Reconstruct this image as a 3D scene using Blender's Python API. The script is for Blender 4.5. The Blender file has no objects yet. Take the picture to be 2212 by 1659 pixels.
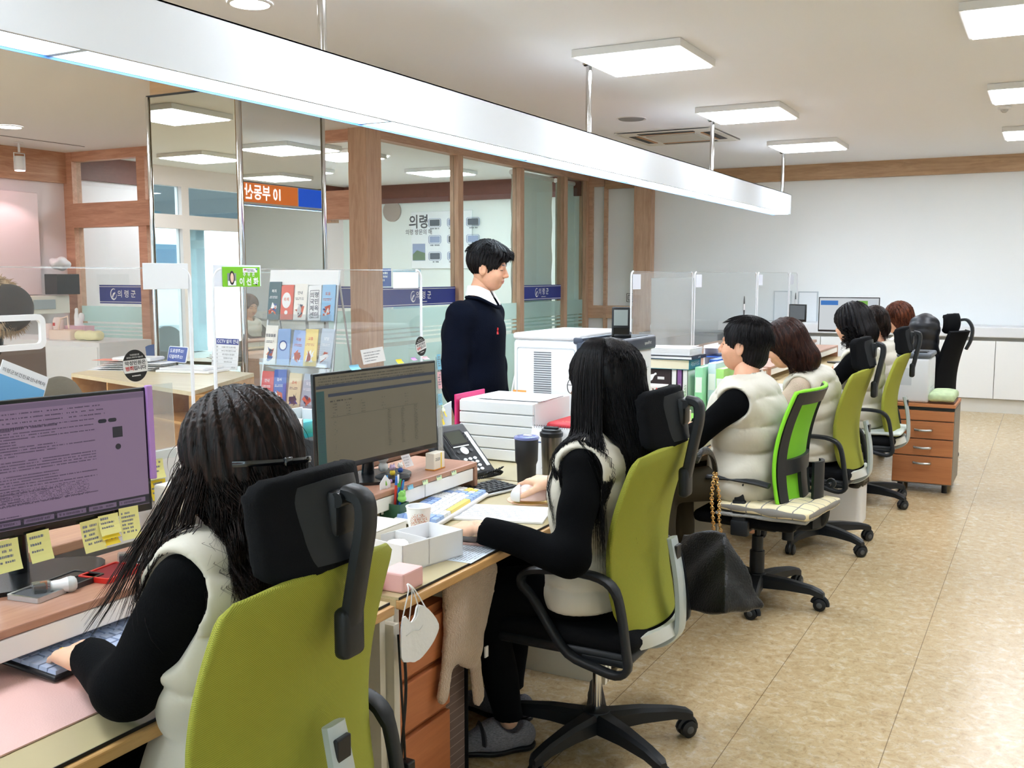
import bpy, bmesh, math, random
import numpy as np
from mathutils import Vector, Matrix, Euler
random.seed(7); rng = np.random.default_rng(7)
SC = bpy.context.scene; COL = SC.collection
PI = math.pi; rad = math.radians

# ---------- camera, world, exposure ----------
CAMH = 1.5; FPX = 2172.58; YAW = -0.49123864; PIT = -0.10732844
cd = bpy.data.cameras.new('camera'); cam = bpy.data.objects.new('camera', cd); COL.objects.link(cam)
cd.sensor_fit = 'HORIZONTAL'; cd.sensor_width = 36; cd.lens = 36*FPX/2212; cd.clip_start = 0.05; cd.clip_end = 200
cam.location = (0, 0, CAMH); cam.rotation_euler = (PI/2+PIT, 0, -YAW)
SC.camera = cam
vs = SC.view_settings; SC.display_settings.display_device = 'sRGB'
vs.view_transform = 'Standard'; vs.look = 'None'; vs.gamma = 1; vs.use_curve_mapping = False; vs.exposure = 1.24
w = bpy.data.worlds.new('daylight'); SC.world = w; w.use_nodes = True
w.node_tree.nodes['Background'].inputs[0].default_value = (0.80, 0.9, 1.0, 1)
w.node_tree.nodes['Background'].inputs[1].default_value = 3.6
PANEL_E = 11.0
SC.cycles.max_bounces = 10; SC.cycles.transparent_max_bounces = 16; SC.cycles.diffuse_bounces = 5
SC.cycles.caustics_reflective = False; SC.cycles.caustics_refractive = False; SC.cycles.sample_clamp_indirect = 6

# a measured point of the place: where the sight line through photo pixel (px,py) meets a plane
_fw = Vector((math.sin(YAW)*math.cos(PIT), math.cos(YAW)*math.cos(PIT), math.sin(PIT)))
_rt = Vector((math.cos(YAW), -math.sin(YAW), 0)); _up = _rt.cross(_fw)
def _ray(px, py): return _fw + _rt*((px-1106)/FPX) - _up*((py-829.5)/FPX)
def GZ(px, py, z): d = _ray(px, py); return Vector((0, 0, CAMH)) + d*((z-CAMH)/d.z)
def GX(px, py, x): d = _ray(px, py); return Vector((0, 0, CAMH)) + d*(x/d.x)
def GY(px, py, y): d = _ray(px, py); return Vector((0, 0, CAMH)) + d*(y/d.y)

# ---------- materials ----------
def lin(c):
    if isinstance(c, str):
        c = [int(c[i:i+2], 16)/255 for i in (0, 2, 4)]
        return tuple((v/12.92 if v <= .04045 else ((v+.055)/1.055)**2.4) for v in c)
    return tuple(c)
_M = {}
def mat(name, col='808080', rough=.5, metal=0, bump=0, bscale=200, alpha=None, trans=0, emit=0, ecol=None, noise=0, nscale=20, spec=None, ior=None, coat=0, stretch=None, sheen=0, sss=0):
    if name in _M: return _M[name]
    m = bpy.data.materials.new(name); m.use_nodes = True; _M[name] = m
    N = m.node_tree.nodes; L = m.node_tree.links; b = N['Principled BSDF']; I = b.inputs
    c = lin(col); I['Base Color'].default_value = (*c, 1); I['Roughness'].default_value = rough; I['Metallic'].default_value = metal
    if spec is not None: I['Specular IOR Level'].default_value = spec
    if ior: I['IOR'].default_value = ior
    if coat: I['Coat Weight'].default_value = coat
    if sheen: I['Sheen Weight'].default_value = sheen
    if trans: I['Transmission Weight'].default_value = trans
    if alpha is not None: I['Alpha'].default_value = alpha
    if sss: I['Subsurface Weight'].default_value = sss; I['Subsurface Radius'].default_value = (.8, .3, .15); I['Subsurface Scale'].default_value = .01
    if emit: I['Emission Color'].default_value = (*lin(ecol or col), 1); I['Emission Strength'].default_value = emit
    m.diffuse_color = (*c, 1)
    if noise or bump:
        tc = N.new('ShaderNodeTexCoord'); mp = N.new('ShaderNodeMapping'); L.new(tc.outputs['Object'], mp.inputs[0])
        if stretch: mp.inputs['Scale'].default_value = stretch
    if noise:
        n = N.new('ShaderNodeTexNoise'); n.inputs['Scale'].default_value = nscale; n.inputs['Detail'].default_value = 4; L.new(mp.outputs[0], n.inputs[0])
        mr = N.new('ShaderNodeMapRange'); mr.inputs['To Min'].default_value = 1-noise; mr.inputs['To Max'].default_value = 1+noise
        mr.inputs['From Min'].default_value = .3; mr.inputs['From Max'].default_value = .7; L.new(n.outputs[0], mr.inputs[0])
        vm = N.new('ShaderNodeVectorMath'); vm.operation = 'SCALE'; vm.inputs[0].default_value = c; L.new(mr.outputs[0], vm.inputs['Scale']); L.new(vm.outputs[0], I['Base Color'])
    if bump:
        n = N.new('ShaderNodeTexNoise'); n.inputs['Scale'].default_value = bscale; n.inputs['Detail'].default_value = 3; L.new(mp.outputs[0], n.inputs[0])
        bp = N.new('ShaderNodeBump'); bp.inputs['Strength'].default_value = bump; bp.inputs['Distance'].default_value = .01; L.new(n.outputs[0], bp.inputs['Height']); L.new(bp.outputs[0], I['Normal'])
    return m
def wood(name, c1, c2, axis=0, scale=1.0, rough=.5):
    if name in _M: return _M[name]
    m = mat(name, c1, rough); N = m.node_tree.nodes; L = m.node_tree.links; b = N['Principled BSDF']
    tc = N.new('ShaderNodeTexCoord'); mp = N.new('ShaderNodeMapping'); L.new(tc.outputs['Object'], mp.inputs[0])
    s = [9*scale]*3; s[axis] = .8*scale; mp.inputs['Scale'].default_value = s
    n = N.new('ShaderNodeTexNoise'); n.inputs['Scale'].default_value = 2.2; n.inputs['Detail'].default_value = 7; n.inputs['Roughness'].default_value = .62; n.inputs['Distortion'].default_value = .9
    L.new(mp.outputs[0], n.inputs[0])
    n2 = N.new('ShaderNodeTexNoise'); n2.inputs['Scale'].default_value = 14; n2.inputs['Detail'].default_value = 3; L.new(mp.outputs[0], n2.inputs[0])
    ad = N.new('ShaderNodeMath'); ad.operation = 'MULTIPLY_ADD'; ad.inputs[1].default_value = .35; L.new(n2.outputs[0], ad.inputs[0]); L.new(n.outputs[0], ad.inputs[2])
    cr = N.new('ShaderNodeValToRGB'); cr.color_ramp.elements[0].position = .48; cr.color_ramp.elements[1].position = .88
    cr.color_ramp.elements[0].color = (*lin(c2), 1); cr.color_ramp.elements[1].color = (*lin(c1), 1); L.new(ad.outputs[0], cr.inputs[0]); L.new(cr.outputs[0], b.inputs['Base Color'])
    return m
def glass(name, tint='ffffff', fac=.12, rough=.02, haze=0.0, hcol='ffffff'):
    """thin clear sheet: mostly transparent, some mirror, a little milky haze"""
    if name in _M: return _M[name]
    m = bpy.data.materials.new(name); m.use_nodes = True; _M[name] = m; m.diffuse_color = (.8, .9, 1, .3)
    N = m.node_tree.nodes; L = m.node_tree.links; N.clear()
    o = N.new('ShaderNodeOutputMaterial'); t = N.new('ShaderNodeBsdfTransparent'); t.inputs[0].default_value = (*lin(tint), 1)
    g = N.new('ShaderNodeBsdfGlossy'); g.inputs['Roughness'].default_value = rough
    lw = N.new('ShaderNodeLayerWeight'); lw.inputs[0].default_value = .25
    mr = N.new('ShaderNodeMapRange'); mr.inputs['To Min'].default_value = fac*.5; mr.inputs['To Max'].default_value = min(1, fac*4); L.new(lw.outputs['Fresnel'], mr.inputs[0])
    mx = N.new('ShaderNodeMixShader'); L.new(mr.outputs[0], mx.inputs[0]); L.new(t.outputs[0], mx.inputs[1]); L.new(g.outputs[0], mx.inputs[2])
    last = mx
    if haze:
        d = N.new('ShaderNodeBsdfDiffuse'); d.inputs[0].default_value = (*lin(hcol), 1)
        tr = N.new('ShaderNodeBsdfTranslucent'); tr.inputs[0].default_value = (*lin(hcol), 1)
        md = N.new('ShaderNodeMixShader'); md.inputs[0].default_value = .5; L.new(d.outputs[0], md.inputs[1]); L.new(tr.outputs[0], md.inputs[2])
        m2 = N.new('ShaderNodeMixShader'); m2.inputs[0].default_value = haze; L.new(mx.outputs[0], m2.inputs[1]); L.new(md.outputs[0], m2.inputs[2]); last = m2
    L.new(last.outputs[0], o.inputs[0]); return m

# ---------- object helpers ----------
def link(name, me, m=None, parent=None):
    o = bpy.data.objects.new(name, me); COL.objects.link(o)
    if m is not None:
        for x in (m if isinstance(m, (list, tuple)) else [m]): me.materials.append(x)
    if parent is not None: o.parent = parent
    return o
def tag(o, label=None, cat=None, group=None, kind=None):
    if label: o['label'] = label
    if cat: o['category'] = cat
    if group: o['group'] = group
    if kind: o['kind'] = kind
    return o
def thing(name, label, cat, loc=(0, 0, 0), rz=0, group=None):
    o = bpy.data.objects.new(name, None); COL.objects.link(o); o.empty_display_size = .1
    o.location = loc; o.rotation_euler = (0, 0, rz); return tag(o, label, cat, group)
def copy_tree(o, parent=None):
    c = o.copy(); COL.objects.link(c); c.parent = parent
    for ch in list(o.children): copy_tree(ch, c)
    return c
class MB:
    """collects shapes into one mesh"""
    def __init__(s): s.v = []; s.f = []; s.mi = []; s.uv = None
    def add(s, vs, fs, mi=0):
        n = len(s.v); s.v += [tuple(v) for v in vs]; s.f += [tuple(i+n for i in f) for f in fs]; s.mi += [mi]*len(fs); return s
    def box(s, x0, x1, y0, y1, z0, z1, mi=0, M=None):
        vs = [Vector((x, y, z)) for x in (x0, x1) for y in (y0, y1) for z in (z0, z1)]
        if M is not None: vs = [M @ v for v in vs]
        return s.add(vs, [(0, 1, 3, 2), (4, 6, 7, 5), (0, 4, 5, 1), (2, 3, 7, 6), (0, 2, 6, 4), (1, 5, 7, 3)], mi)
    def rbox(s, x0, x1, y0, y1, z0, z1, r=.01, mi=0, M=None, seg=2):
        bm = bmesh.new(); bmesh.ops.create_cube(bm, size=1)
        for v in bm.verts: v.co = ((x0+x1)/2+v.co.x*(x1-x0), (y0+y1)/2+v.co.y*(y1-y0), (z0+z1)/2+v.co.z*(z1-z0))
        r = min(r, .49*min(abs(x1-x0), abs(y1-y0), abs(z1-z0)))
        bmesh.ops.bevel(bm, geom=bm.edges[:], offset=r, segments=seg, profile=.5, affect='EDGES')
        return s.bm(bm, mi, M)
    def bm(s, bm, mi=0, M=None):
        bm.verts.index_update(); vs = [(M @ v.co if M is not None else v.co.copy()) for v in bm.verts]; fs = [[v.index for v in f.verts] for f in bm.faces]; bm.free(); return s.add(vs, fs, mi)
    def tube(s, pts, r, n=8, mi=0, closed=False, cap=True, flat=None):
        """round bar through pts, r number or list; flat=(up vector, factor) squashes the section"""
        pts = [Vector(p) for p in pts]; k = len(pts); rs = r if isinstance(r, (list, tuple)) else [r]*k
        vs = []; prev = None
        for i, p in enumerate(pts):
            a = pts[(i-1) % k] if (closed or i > 0) else p; b = pts[(i+1) % k] if (closed or i < k-1) else p
            t = (b-a).normalized() if (b-a).length > 1e-9 else Vector((0, 0, 1))
            if flat: u = flat[0].cross(t); 
            else: u = (prev - t*prev.dot(t)) if prev is not None else t.orthogonal()
            if u.length < 1e-6: u = t.orthogonal()
            u.normalize(); prev = u; v = t.cross(u)
            for j in range(n):
                an = 2*PI*j/n; vs.append(p + u*math.cos(an)*rs[i]*(flat[1] if flat else 1) + v*math.sin(an)*rs[i])
        fs = []
        for i in range(k if closed else k-1):
            for j in range(n): a = i*n+j; b = i*n+(j+1) % n; c = ((i+1) % k)*n; fs.append((a, b, c+(j+1) % n, c+j))
        if cap and not closed: fs.append(tuple(range(n))[::-1]); fs.append(tuple((k-1)*n+j for j in range(n)))
        return s.add(vs, fs, mi)
    def lathe(s, prof, n=20, mi=0, M=None, cap=True):
        vs = []; k = len(prof)
        for r, z in prof:
            for j in range(n): a = 2*PI*j/n; v = Vector((r*math.cos(a), r*math.sin(a), z)); vs.append(M @ v if M is not None else v)
        fs = [(i*n+j, i*n+(j+1) % n, (i+1)*n+(j+1) % n, (i+1)*n+j) for i in range(k-1) for j in range(n)]
        if cap: fs += [tuple(range(n))[::-1], tuple((k-1)*n+j for j in range(n))]
        return s.add(vs, fs, mi)
    def cyl(s, p0, p1, r, n=14, mi=0, r1=None): return s.tube([p0, p1], [r, r if r1 is None else r1], n, mi)
    def prism(s, poly, h, M=None, mi=0, z0=0):
        n = len(poly); vs = [Vector((x, y, z)) for z in (z0, z0+h) for x, y in poly]
        if M is not None: vs = [M @ v for v in vs]
        return s.add(vs, [tuple(range(n))[::-1], tuple(range(n, 2*n))]+[(i, (i+1) % n, n+(i+1) % n, n+i) for i in range(n)], mi)
    def ring(s, outer, inner, h, M=None, mi=0):
        n = len(outer); P = [(x, y, z) for z in (0, h) for L in (outer, inner) for x, y in L]
        vs = [Vector(p) for p in P]
        if M is not None: vs = [M @ v for v in vs]
        f = []
        for i in range(n):
            j = (i+1) % n; f += [(i, n+i, n+j, j), (2*n+i, 2*n+j, 3*n+j, 3*n+i), (i, j, 2*n+j, 2*n+i), (n+i, 3*n+i, 3*n+j, n+j)]
        return s.add(vs, f, mi)
    def grid(s, fn, nu, nv, mi=0, thick=0):
        """fn(u,v)->Vector on 0..1; optional thickness along normal"""
        P = [[Vector(fn(i/nu, j/nv)) for j in range(nv+1)] for i in range(nu+1)]
        vs = [p for r in P for p in r]; w_ = nv+1
        fs = [(i*w_+j, (i+1)*w_+j, (i+1)*w_+j+1, i*w_+j+1) for i in range(nu) for j in range(nv)]
        if thick:
            B = []
            for i in range(nu+1):
                for j in range(nv+1):
                    du = P[min(i+1, nu)][j]-P[max(i-1, 0)][j]; dv = P[i][min(j+1, nv)]-P[i][max(j-1, 0)]
                    nn = du.cross(dv); nn.normalize(); B.append(P[i][j]-nn*thick)
            m = len(vs); vs += B; fs += [tuple(m+q for q in f[::-1]) for f in fs[:]]
            e = [(i*w_, (i+1)*w_) for i in range(nu)]+[((nu)*w_+j, nu*w_+j+1) for j in range(nv)]+[((i+1)*w_+nv, i*w_+nv) for i in range(nu)][::-1]+[(j+1, j) for j in range(nv)][::-1]
            fs += [(b, a, m+a, m+b) for a, b in e]
        return s.add(vs, fs, mi)
    def build(s, name, m=None, parent=None, smooth=False, loc=None):
        me = bpy.data.meshes.new(name); me.from_pydata(s.v, [], s.f)
        ms = m if isinstance(m, (list, tuple)) else [m]
        for i, p in enumerate(me.polygons): p.material_index = s.mi[i] if s.mi[i] < len(ms) else 0
        me.validate(); bm = bmesh.new(); bm.from_mesh(me); bmesh.ops.recalc_face_normals(bm, faces=bm.faces[:]); bm.to_mesh(me); bm.free()
        if smooth:
            me.polygons.foreach_set('use_smooth', [True]*len(me.polygons))
            me.set_sharp_from_angle(angle=rad(smooth if smooth > 1 else 40))
        o = link(name, me, ms, parent)
        if loc is not None: o.location = loc
        return o
def rot(rx=0, ry=0, rz=0, loc=(0, 0, 0)): return Matrix.Translation(Vector(loc)) @ Euler((rx, ry, rz)).to_matrix().to_4x4()
def frame(o, xa, ya):
    """matrix with origin o, local x along xa, local y near ya"""
    x = Vector(xa).normalized(); z = x.cross(Vector(ya)).normalized(); y = z.cross(x)
    M = Matrix.Identity(4)
    for i in range(3): M[i][0] = x[i]; M[i][1] = y[i]; M[i][2] = z[i]; M[i][3] = o[i]
    return M
def rrect(w_, h, r, n=4, cx=0, cy=0):
    P = []
    for (sx, sy, a0) in ((1, 1, 0), (-1, 1, 90), (-1, -1, 180), (1, -1, 270)):
        for i in range(n+1): a = rad(a0+90*i/n); P.append((cx+sx*(w_/2-r)+r*math.cos(a), cy+sy*(h/2-r)+r*math.sin(a)))
    return P
def circ(r, n=24, cx=0, cy=0): return [(cx+r*math.cos(2*PI*i/n), cy+r*math.sin(2*PI*i/n)) for i in range(n)]
_fc = {}
def text_verts(txt, size, bold=0.0, sx=1.0):
    """glyph outlines as flat triangles, centred"""
    k = (txt, size, bold, sx)
    if k in _fc: return _fc[k]
    cu = bpy.data.curves.new('t', 'FONT'); cu.body = txt; cu.size = size; cu.align_x = 'CENTER'; cu.align_y = 'CENTER'; cu.offset = bold*size; cu.resolution_u = 2; cu.space_line = .85
    o = bpy.data.objects.new('t', cu); COL.objects.link(o); dg = bpy.context.evaluated_depsgraph_get(); dg.update()
    me = bpy.data.meshes.new_from_object(o.evaluated_get(dg)); vs = [Vector((v.co.x*sx, v.co.y, 0)) for v in me.vertices]; fs = [tuple(p.vertices) for p in me.polygons]
    bpy.data.objects.remove(o); bpy.data.curves.remove(cu); bpy.data.meshes.remove(me); _fc[k] = (vs, fs); return _fc[k]
def add_text(mb, txt, size, M, mi=0, bold=.0, sx=1.0, lift=.0004):
    vs, fs = text_verts(txt, size, bold, sx)
    return mb.add([M @ (v+Vector((0, 0, lift))) for v in vs], fs, mi)
def lettering(name, txt, size, M, m, parent, bold=0, sx=1, label=None):
    mb = MB(); add_text(mb, txt, size, M, 0, bold, sx); o = mb.build(name, m, parent)
    if label: o['label'] = label
    return o
def squiggle(mb, x0, x1, y, h, M, mi=0, lift=.0004, dens=1.0, r_=None):
    """a line of tiny unreadable print as small bars"""
    R_ = r_ or random; x = x0
    while x < x1:
        w_ = h*R_.uniform(.35, .9)
        if R_.random() < .82*dens: mb.add([M @ Vector((a, b, lift)) for a, b in ((x, y-h/2), (min(x+w_, x1), y-h/2), (min(x+w_, x1), y+h*R_.uniform(.2, .5)), (x, y+h/2))], [(0, 1, 2, 3)], mi)
        x += w_+h*.18
def quad(mb, x0, x1, y0, y1, M, mi=0, lift=.0003): mb.add([M @ Vector((a, b, lift)) for a, b in ((x0, y0), (x1, y0), (x1, y1), (x0, y1))], [(0, 1, 2, 3)], mi)

# ---------- signed distance modelling for soft shapes ----------
class G3:
    def __init__(s, lo, hi, h):
        s.lo = np.array(lo, np.float32); s.h = h; n = np.ceil((np.array(hi)-lo)/h).astype(int)+1
        s.n = n; ax = [s.lo[i]+h*np.arange(n[i], dtype=np.float32) for i in range(3)]
        s.X, s.Y, s.Z = np.meshgrid(*ax, indexing='ij', sparse=True)
def sph(g, c, r): return np.sqrt((g.X-c[0])**2+(g.Y-c[1])**2+(g.Z-c[2])**2)-r
def ell(g, c, r, R=None):
    x, y, z = g.X-c[0], g.Y-c[1], g.Z-c[2]
    if R is not None: x, y, z = [R[0][i]*x+R[1][i]*y+R[2][i]*z for i in range(3)]
    k0 = np.sqrt((x/r[0])**2+(y/r[1])**2+(z/r[2])**2); k1 = np.sqrt((x/r[0]**2)**2+(y/r[1]**2)**2+(z/r[2]**2)**2)+1e-6
    return k0*(k0-1)/k1
def cap(g, a, b, ra, rb=None, flat=None):
    rb = ra if rb is None else rb
    a = np.array(a, np.float32); b = np.array(b, np.float32); d = b-a; L2 = float(d@d)+1e-9
    x, y, z = g.X-a[0], g.Y-a[1], g.Z-a[2]; t = np.clip((x*d[0]+y*d[1]+z*d[2])/L2, 0, 1)
    x = x-t*d[0]; y = y-t*d[1]; z = z-t*d[2]
    if flat is not None:
        n, k = flat; q = x*n[0]+y*n[1]+z*n[2]; x = x+q*n[0]*(k-1); y = y+q*n[1]*(k-1); z = z+q*n[2]*(k-1)
    return np.sqrt(x*x+y*y+z*z)-(ra+(rb-ra)*t)
def bx(g, c, b, r=0, R=None):
    x, y, z = g.X-c[0], g.Y-c[1], g.Z-c[2]
    if R is not None: x, y, z = [R[0][i]*x+R[1][i]*y+R[2][i]*z for i in range(3)]
    q = [abs(x)-b[0]+r, abs(y)-b[1]+r, abs(z)-b[2]+r]
    return np.sqrt(np.maximum(q[0], 0)**2+np.maximum(q[1], 0)**2+np.maximum(q[2], 0)**2)+np.minimum(np.maximum(q[0], np.maximum(q[1], q[2])), 0)-r
def plane(g, p, n): return (g.X-p[0])*n[0]+(g.Y-p[1])*n[1]+(g.Z-p[2])*n[2]
def U(k, *ds):
    r = ds[0]
    for d in ds[1:]:
        if k <= 0: r = np.minimum(r, d)
        else: hh = np.clip(.5+.5*(r-d)/k, 0, 1); r = r+(d-r)*hh-k*hh*(1-hh)
    return r
def S(k, a, b): return -U(k, -a, b)   # a minus b
def Nx(a, b): return np.maximum(a, b)
def iso(g, d, mb=None):
    """surface nets"""
    d = np.broadcast_to(d, tuple(g.n)).astype(np.float32); d = d.copy()
    d[0], d[-1] = np.maximum(d[0], 1e-3), np.maximum(d[-1], 1e-3); d[:, 0], d[:, -1] = np.maximum(d[:, 0], 1e-3), np.maximum(d[:, -1], 1e-3); d[:, :, 0], d[:, :, -1] = np.maximum(d[:, :, 0], 1e-3), np.maximum(d[:, :, -1], 1e-3)
    s = d < 0; nx, ny, nz = [k-1 for k in d.shape]
    cnt = np.zeros((nx, ny, nz), np.int8)
    for i in (0, 1):
        for j in (0, 1):
            for k in (0, 1): cnt += s[i:i+nx, j:j+ny, k:k+nz]
    act = (cnt > 0) & (cnt < 8); idx = -np.ones(act.shape, np.int64); I = np.argwhere(act); idx[act] = np.arange(len(I))
    acc = np.zeros((len(I), 3)); num = np.zeros(len(I))
    for ax in range(3):
        o = [0, 1, 2]; o.remove(ax)
        for a in (0, 1):
            for b in (0, 1):
                p = I.copy(); p[:, o[0]] += a; p[:, o[1]] += b; q_ = p.copy(); q_[:, ax] += 1
                d0 = d[p[:, 0], p[:, 1], p[:, 2]]; d1 = d[q_[:, 0], q_[:, 1], q_[:, 2]]; m = (d0 < 0) != (d1 < 0)
                t = np.where(m, d0/np.where(m, d0-d1, 1), 0); pt = p.astype(float); pt[:, ax] += t; acc[m] += pt[m]; num[m] += 1
    V = acc/num[:, None]*g.h+g.lo
    F = []
    for ax in range(3):
        o = [(ax+1) % 3, (ax+2) % 3]; sl0 = [slice(None)]*3; sl1 = [slice(None)]*3; sl0[ax] = slice(0, -1); sl1[ax] = slice(1, None)
        ch = s[tuple(sl0)] != s[tuple(sl1)]; P = np.argwhere(ch)
        P = P[(P[:, o[0]] > 0) & (P[:, o[1]] > 0) & (P[:, o[0]] < d.shape[o[0]]-1) & (P[:, o[1]] < d.shape[o[1]]-1)]
        q = []
        for a, b in ((1, 1), (0, 1), (0, 0), (1, 0)):
            c = P.copy(); c[:, o[0]] -= a; c[:, o[1]] -= b; q.append(idx[c[:, 0], c[:, 1], c[:, 2]])
        q = np.stack(q, 1); fl = s[P[:, 0], P[:, 1], P[:, 2]]; q[~fl] = q[~fl][:, ::-1]; F.append(q)
    return V, np.concatenate(F)
def iso_obj(name, parts, m, parent=None):
    """parts: list of (V,F) from iso, joined in one mesh"""
    if not isinstance(parts, list): parts = [parts]
    n = 0; VV = []; FF = []
    for V, F in parts: VV.append(V); FF.append(F+n); n += len(V)
    V = np.concatenate(VV); F = np.concatenate(FF); me = bpy.data.meshes.new(name)
    me.vertices.add(len(V)); me.vertices.foreach_set('co', V.astype(np.float32).ravel()); me.loops.add(F.size); me.loops.foreach_set('vertex_index', F.astype(np.int32).ravel())
    me.polygons.add(len(F)); me.polygons.foreach_set('loop_start', np.arange(0, F.size, 4, dtype=np.int32)); me.polygons.foreach_set('loop_total', np.full(len(F), 4, np.int32))
    me.update(calc_edges=True); me.polygons.foreach_set('use_smooth', [True]*len(F)); return link(name, me, m, parent)
def rotm(rx=0, ry=0, rz=0): return [list(r) for r in Euler((rx, ry, rz)).to_matrix()]
# ================= THE ROOM =================
ZC = 2.83; XL = -9.6; XR = 2.6; YN = -3.2; YF = 12.6; XG = -5.6; YP = 7.6
def struct(name, mb, m, parent=None, smooth=False, label=None):
    o = mb.build(name, m, parent, smooth)
    if parent is None: o['kind'] = 'structure'
    if label: o['label'] = label
    return o
M_wall = mat('wall_paper', 'eef2f3', .75, bump=.08, bscale=60)
M_wallp = mat('wall_paper_warm', 'eee2e2', .7)
M_ceil = mat('ceiling_paint', 'ebebec', .85, bump=.03, bscale=90)
M_oak = wood('oak_veneer_z', 'd6b498', 'ba9479', 2); M_oakx = wood('oak_veneer_x', 'd6b498', 'ba9479', 0); M_oaky = wood('oak_veneer_y', 'cfaa8f', 'b18a70', 1)
M_beamw = wood('pine_veneer_x', 'c3a07c', 'a27f5c', 0); M_white = mat('white_laminate', 'eef0f0', .35); M_dgrey = mat('dark_gap', '2c2b2a', .6)
M_pinkw = wood('red_oak_z', 'd9a98e', 'bd8a70', 2); M_pinkx = wood('red_oak_x', 'd9a78b', 'bd8a70', 0)
M_brown = mat('dark_brown_trim', '6b3c32', .5, noise=.1)
M_chrome = mat('chrome', 'd8d8d8', .12, 1); M_alu = mat('aluminium', 'c9ccce', .35, 1)
def floor_mat():
    m = mat('vinyl_tile', 'dcc59b', .26); N = m.node_tree.nodes; L = m.node_tree.links; b = N['Principled BSDF']; b.inputs['Specular IOR Level'].default_value = .42
    tc = N.new('ShaderNodeTexCoord'); n = N.new('ShaderNodeTexNoise'); n.inputs['Scale'].default_value = 24; n.inputs['Detail'].default_value = 9; n.inputs['Roughness'].default_value = .66; n.inputs['Distortion'].default_value = .8; L.new(tc.outputs['Object'], n.inputs[0])
    cr = N.new('ShaderNodeValToRGB'); e = cr.color_ramp.elements; e[0].position = .30; e[0].color = (*lin('ad9168'), 1); e[1].position = .70; e[1].color = (*lin('dacdb2'), 1)
    x = e.new(.42); x.color = (*lin('c3aa81'), 1); x = e.new(.53); x.color = (*lin('cab38c'), 1); L.new(n.outputs[0], cr.inputs[0])
    n2 = N.new('ShaderNodeTexNoise'); n2.inputs['Scale'].default_value = 70; n2.inputs['Detail'].default_value = 5; n2.inputs['Distortion'].default_value = 1.5; L.new(tc.outputs['Object'], n2.inputs[0])
    mr = N.new('ShaderNodeMapRange'); mr.inputs['From Min'].default_value = .33; mr.inputs['From Max'].default_value = .46; mr.inputs['To Min'].default_value = .80; mr.inputs['To Max'].default_value = 1; L.new(n2.outputs[0], mr.inputs[0])
    v = N.new('ShaderNodeVectorMath'); v.operation = 'SCALE'; L.new(cr.outputs[0], v.inputs[0]); L.new(mr.outputs[0], v.inputs['Scale'])
    sp = N.new('ShaderNodeSeparateXYZ'); L.new(tc.outputs['Object'], sp.inputs[0])
    def line(ax, off, per, wd):
        a = N.new('ShaderNodeMath'); a.operation = 'SUBTRACT'; a.inputs[1].default_value = off; L.new(sp.outputs[ax], a.inputs[0])
        q = N.new('ShaderNodeMath'); q.operation = 'PINGPONG'; q.inputs[1].default_value = per/2; L.new(a.outputs[0], q.inputs[0])
        c = N.new('ShaderNodeMath'); c.operation = 'LESS_THAN'; c.inputs[1].default_value = wd; L.new(q.outputs[0], c.inputs[0]); return c
    a = line(0, -.847, .45, .0014); c = line(1, 3.521, .4845, .0009)
    s1 = N.new('ShaderNodeMath'); s1.operation = 'MULTIPLY'; s1.inputs[1].default_value = .75; L.new(a.outputs[0], s1.inputs[0])
    s2 = N.new('ShaderNodeMath'); s2.operation = 'MULTIPLY'; s2.inputs[1].default_value = .45; L.new(c.outputs[0], s2.inputs[0])
    mxx = N.new('ShaderNodeMath'); mxx.operation = 'MAXIMUM'; L.new(s1.outputs[0], mxx.inputs[0]); L.new(s2.outputs[0], mxx.inputs[1])
    mx = N.new('ShaderNodeMix'); mx.data_type = 'RGBA'; L.new(mxx.outputs[0], mx.inputs[0]); L.new(v.outputs[0], mx.inputs[6]); mx.inputs[7].default_value = (*lin('5f472c'), 1); L.new(mx.outputs[2], b.inputs['Base Color'])
    bp = N.new('ShaderNodeBump'); bp.inputs['Strength'].default_value = .12; bp.inputs['Distance'].default_value = .002; n3 = N.new('ShaderNodeTexNoise'); n3.inputs['Scale'].default_value = 3; L.new(tc.outputs['Object'], n3.inputs[0]); L.new(n3.outputs[0], bp.inputs['Height']); L.new(bp.outputs[0], b.inputs['Normal'])
    return m
struct('floor', MB().box(XL-.1, XR+.1, YN-.1, YF+.1, -.1, 0), floor_mat())
struct('ceiling', MB().box(XL-.1, XR+.1, YN-.1, YF+.1, ZC, ZC+.1), M_ceil)
struct('wall_far', MB().box(XL-.1, XR+.1, YF, YF+.12, 0, ZC), M_wall)
wl = MB(); wl.box(XL-.12, XL, 1.9, YF, 0, ZC); wl.box(XL-.12, XL, YN, 1.9, 2.60, ZC); wl.box(XL-.12, XL, YN, 1.9, 2.08, 2.25); wl.box(XL-.12, XL, YN, 1.9, 0, .12)
ye = [1.9, .70, -.50, -1.7, -2.9]
for y in ye: wl.box(XL-.118, XL-.002, y-.06 if y < 1.9 else y-.03, y+.06 if y < 1.9 else y, .12, 2.60)
struct('wall_left', wl, M_wallp)
struct('wall_right', MB().box(XR, XR+.12, YN, YF, 0, ZC), M_wall)
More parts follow.
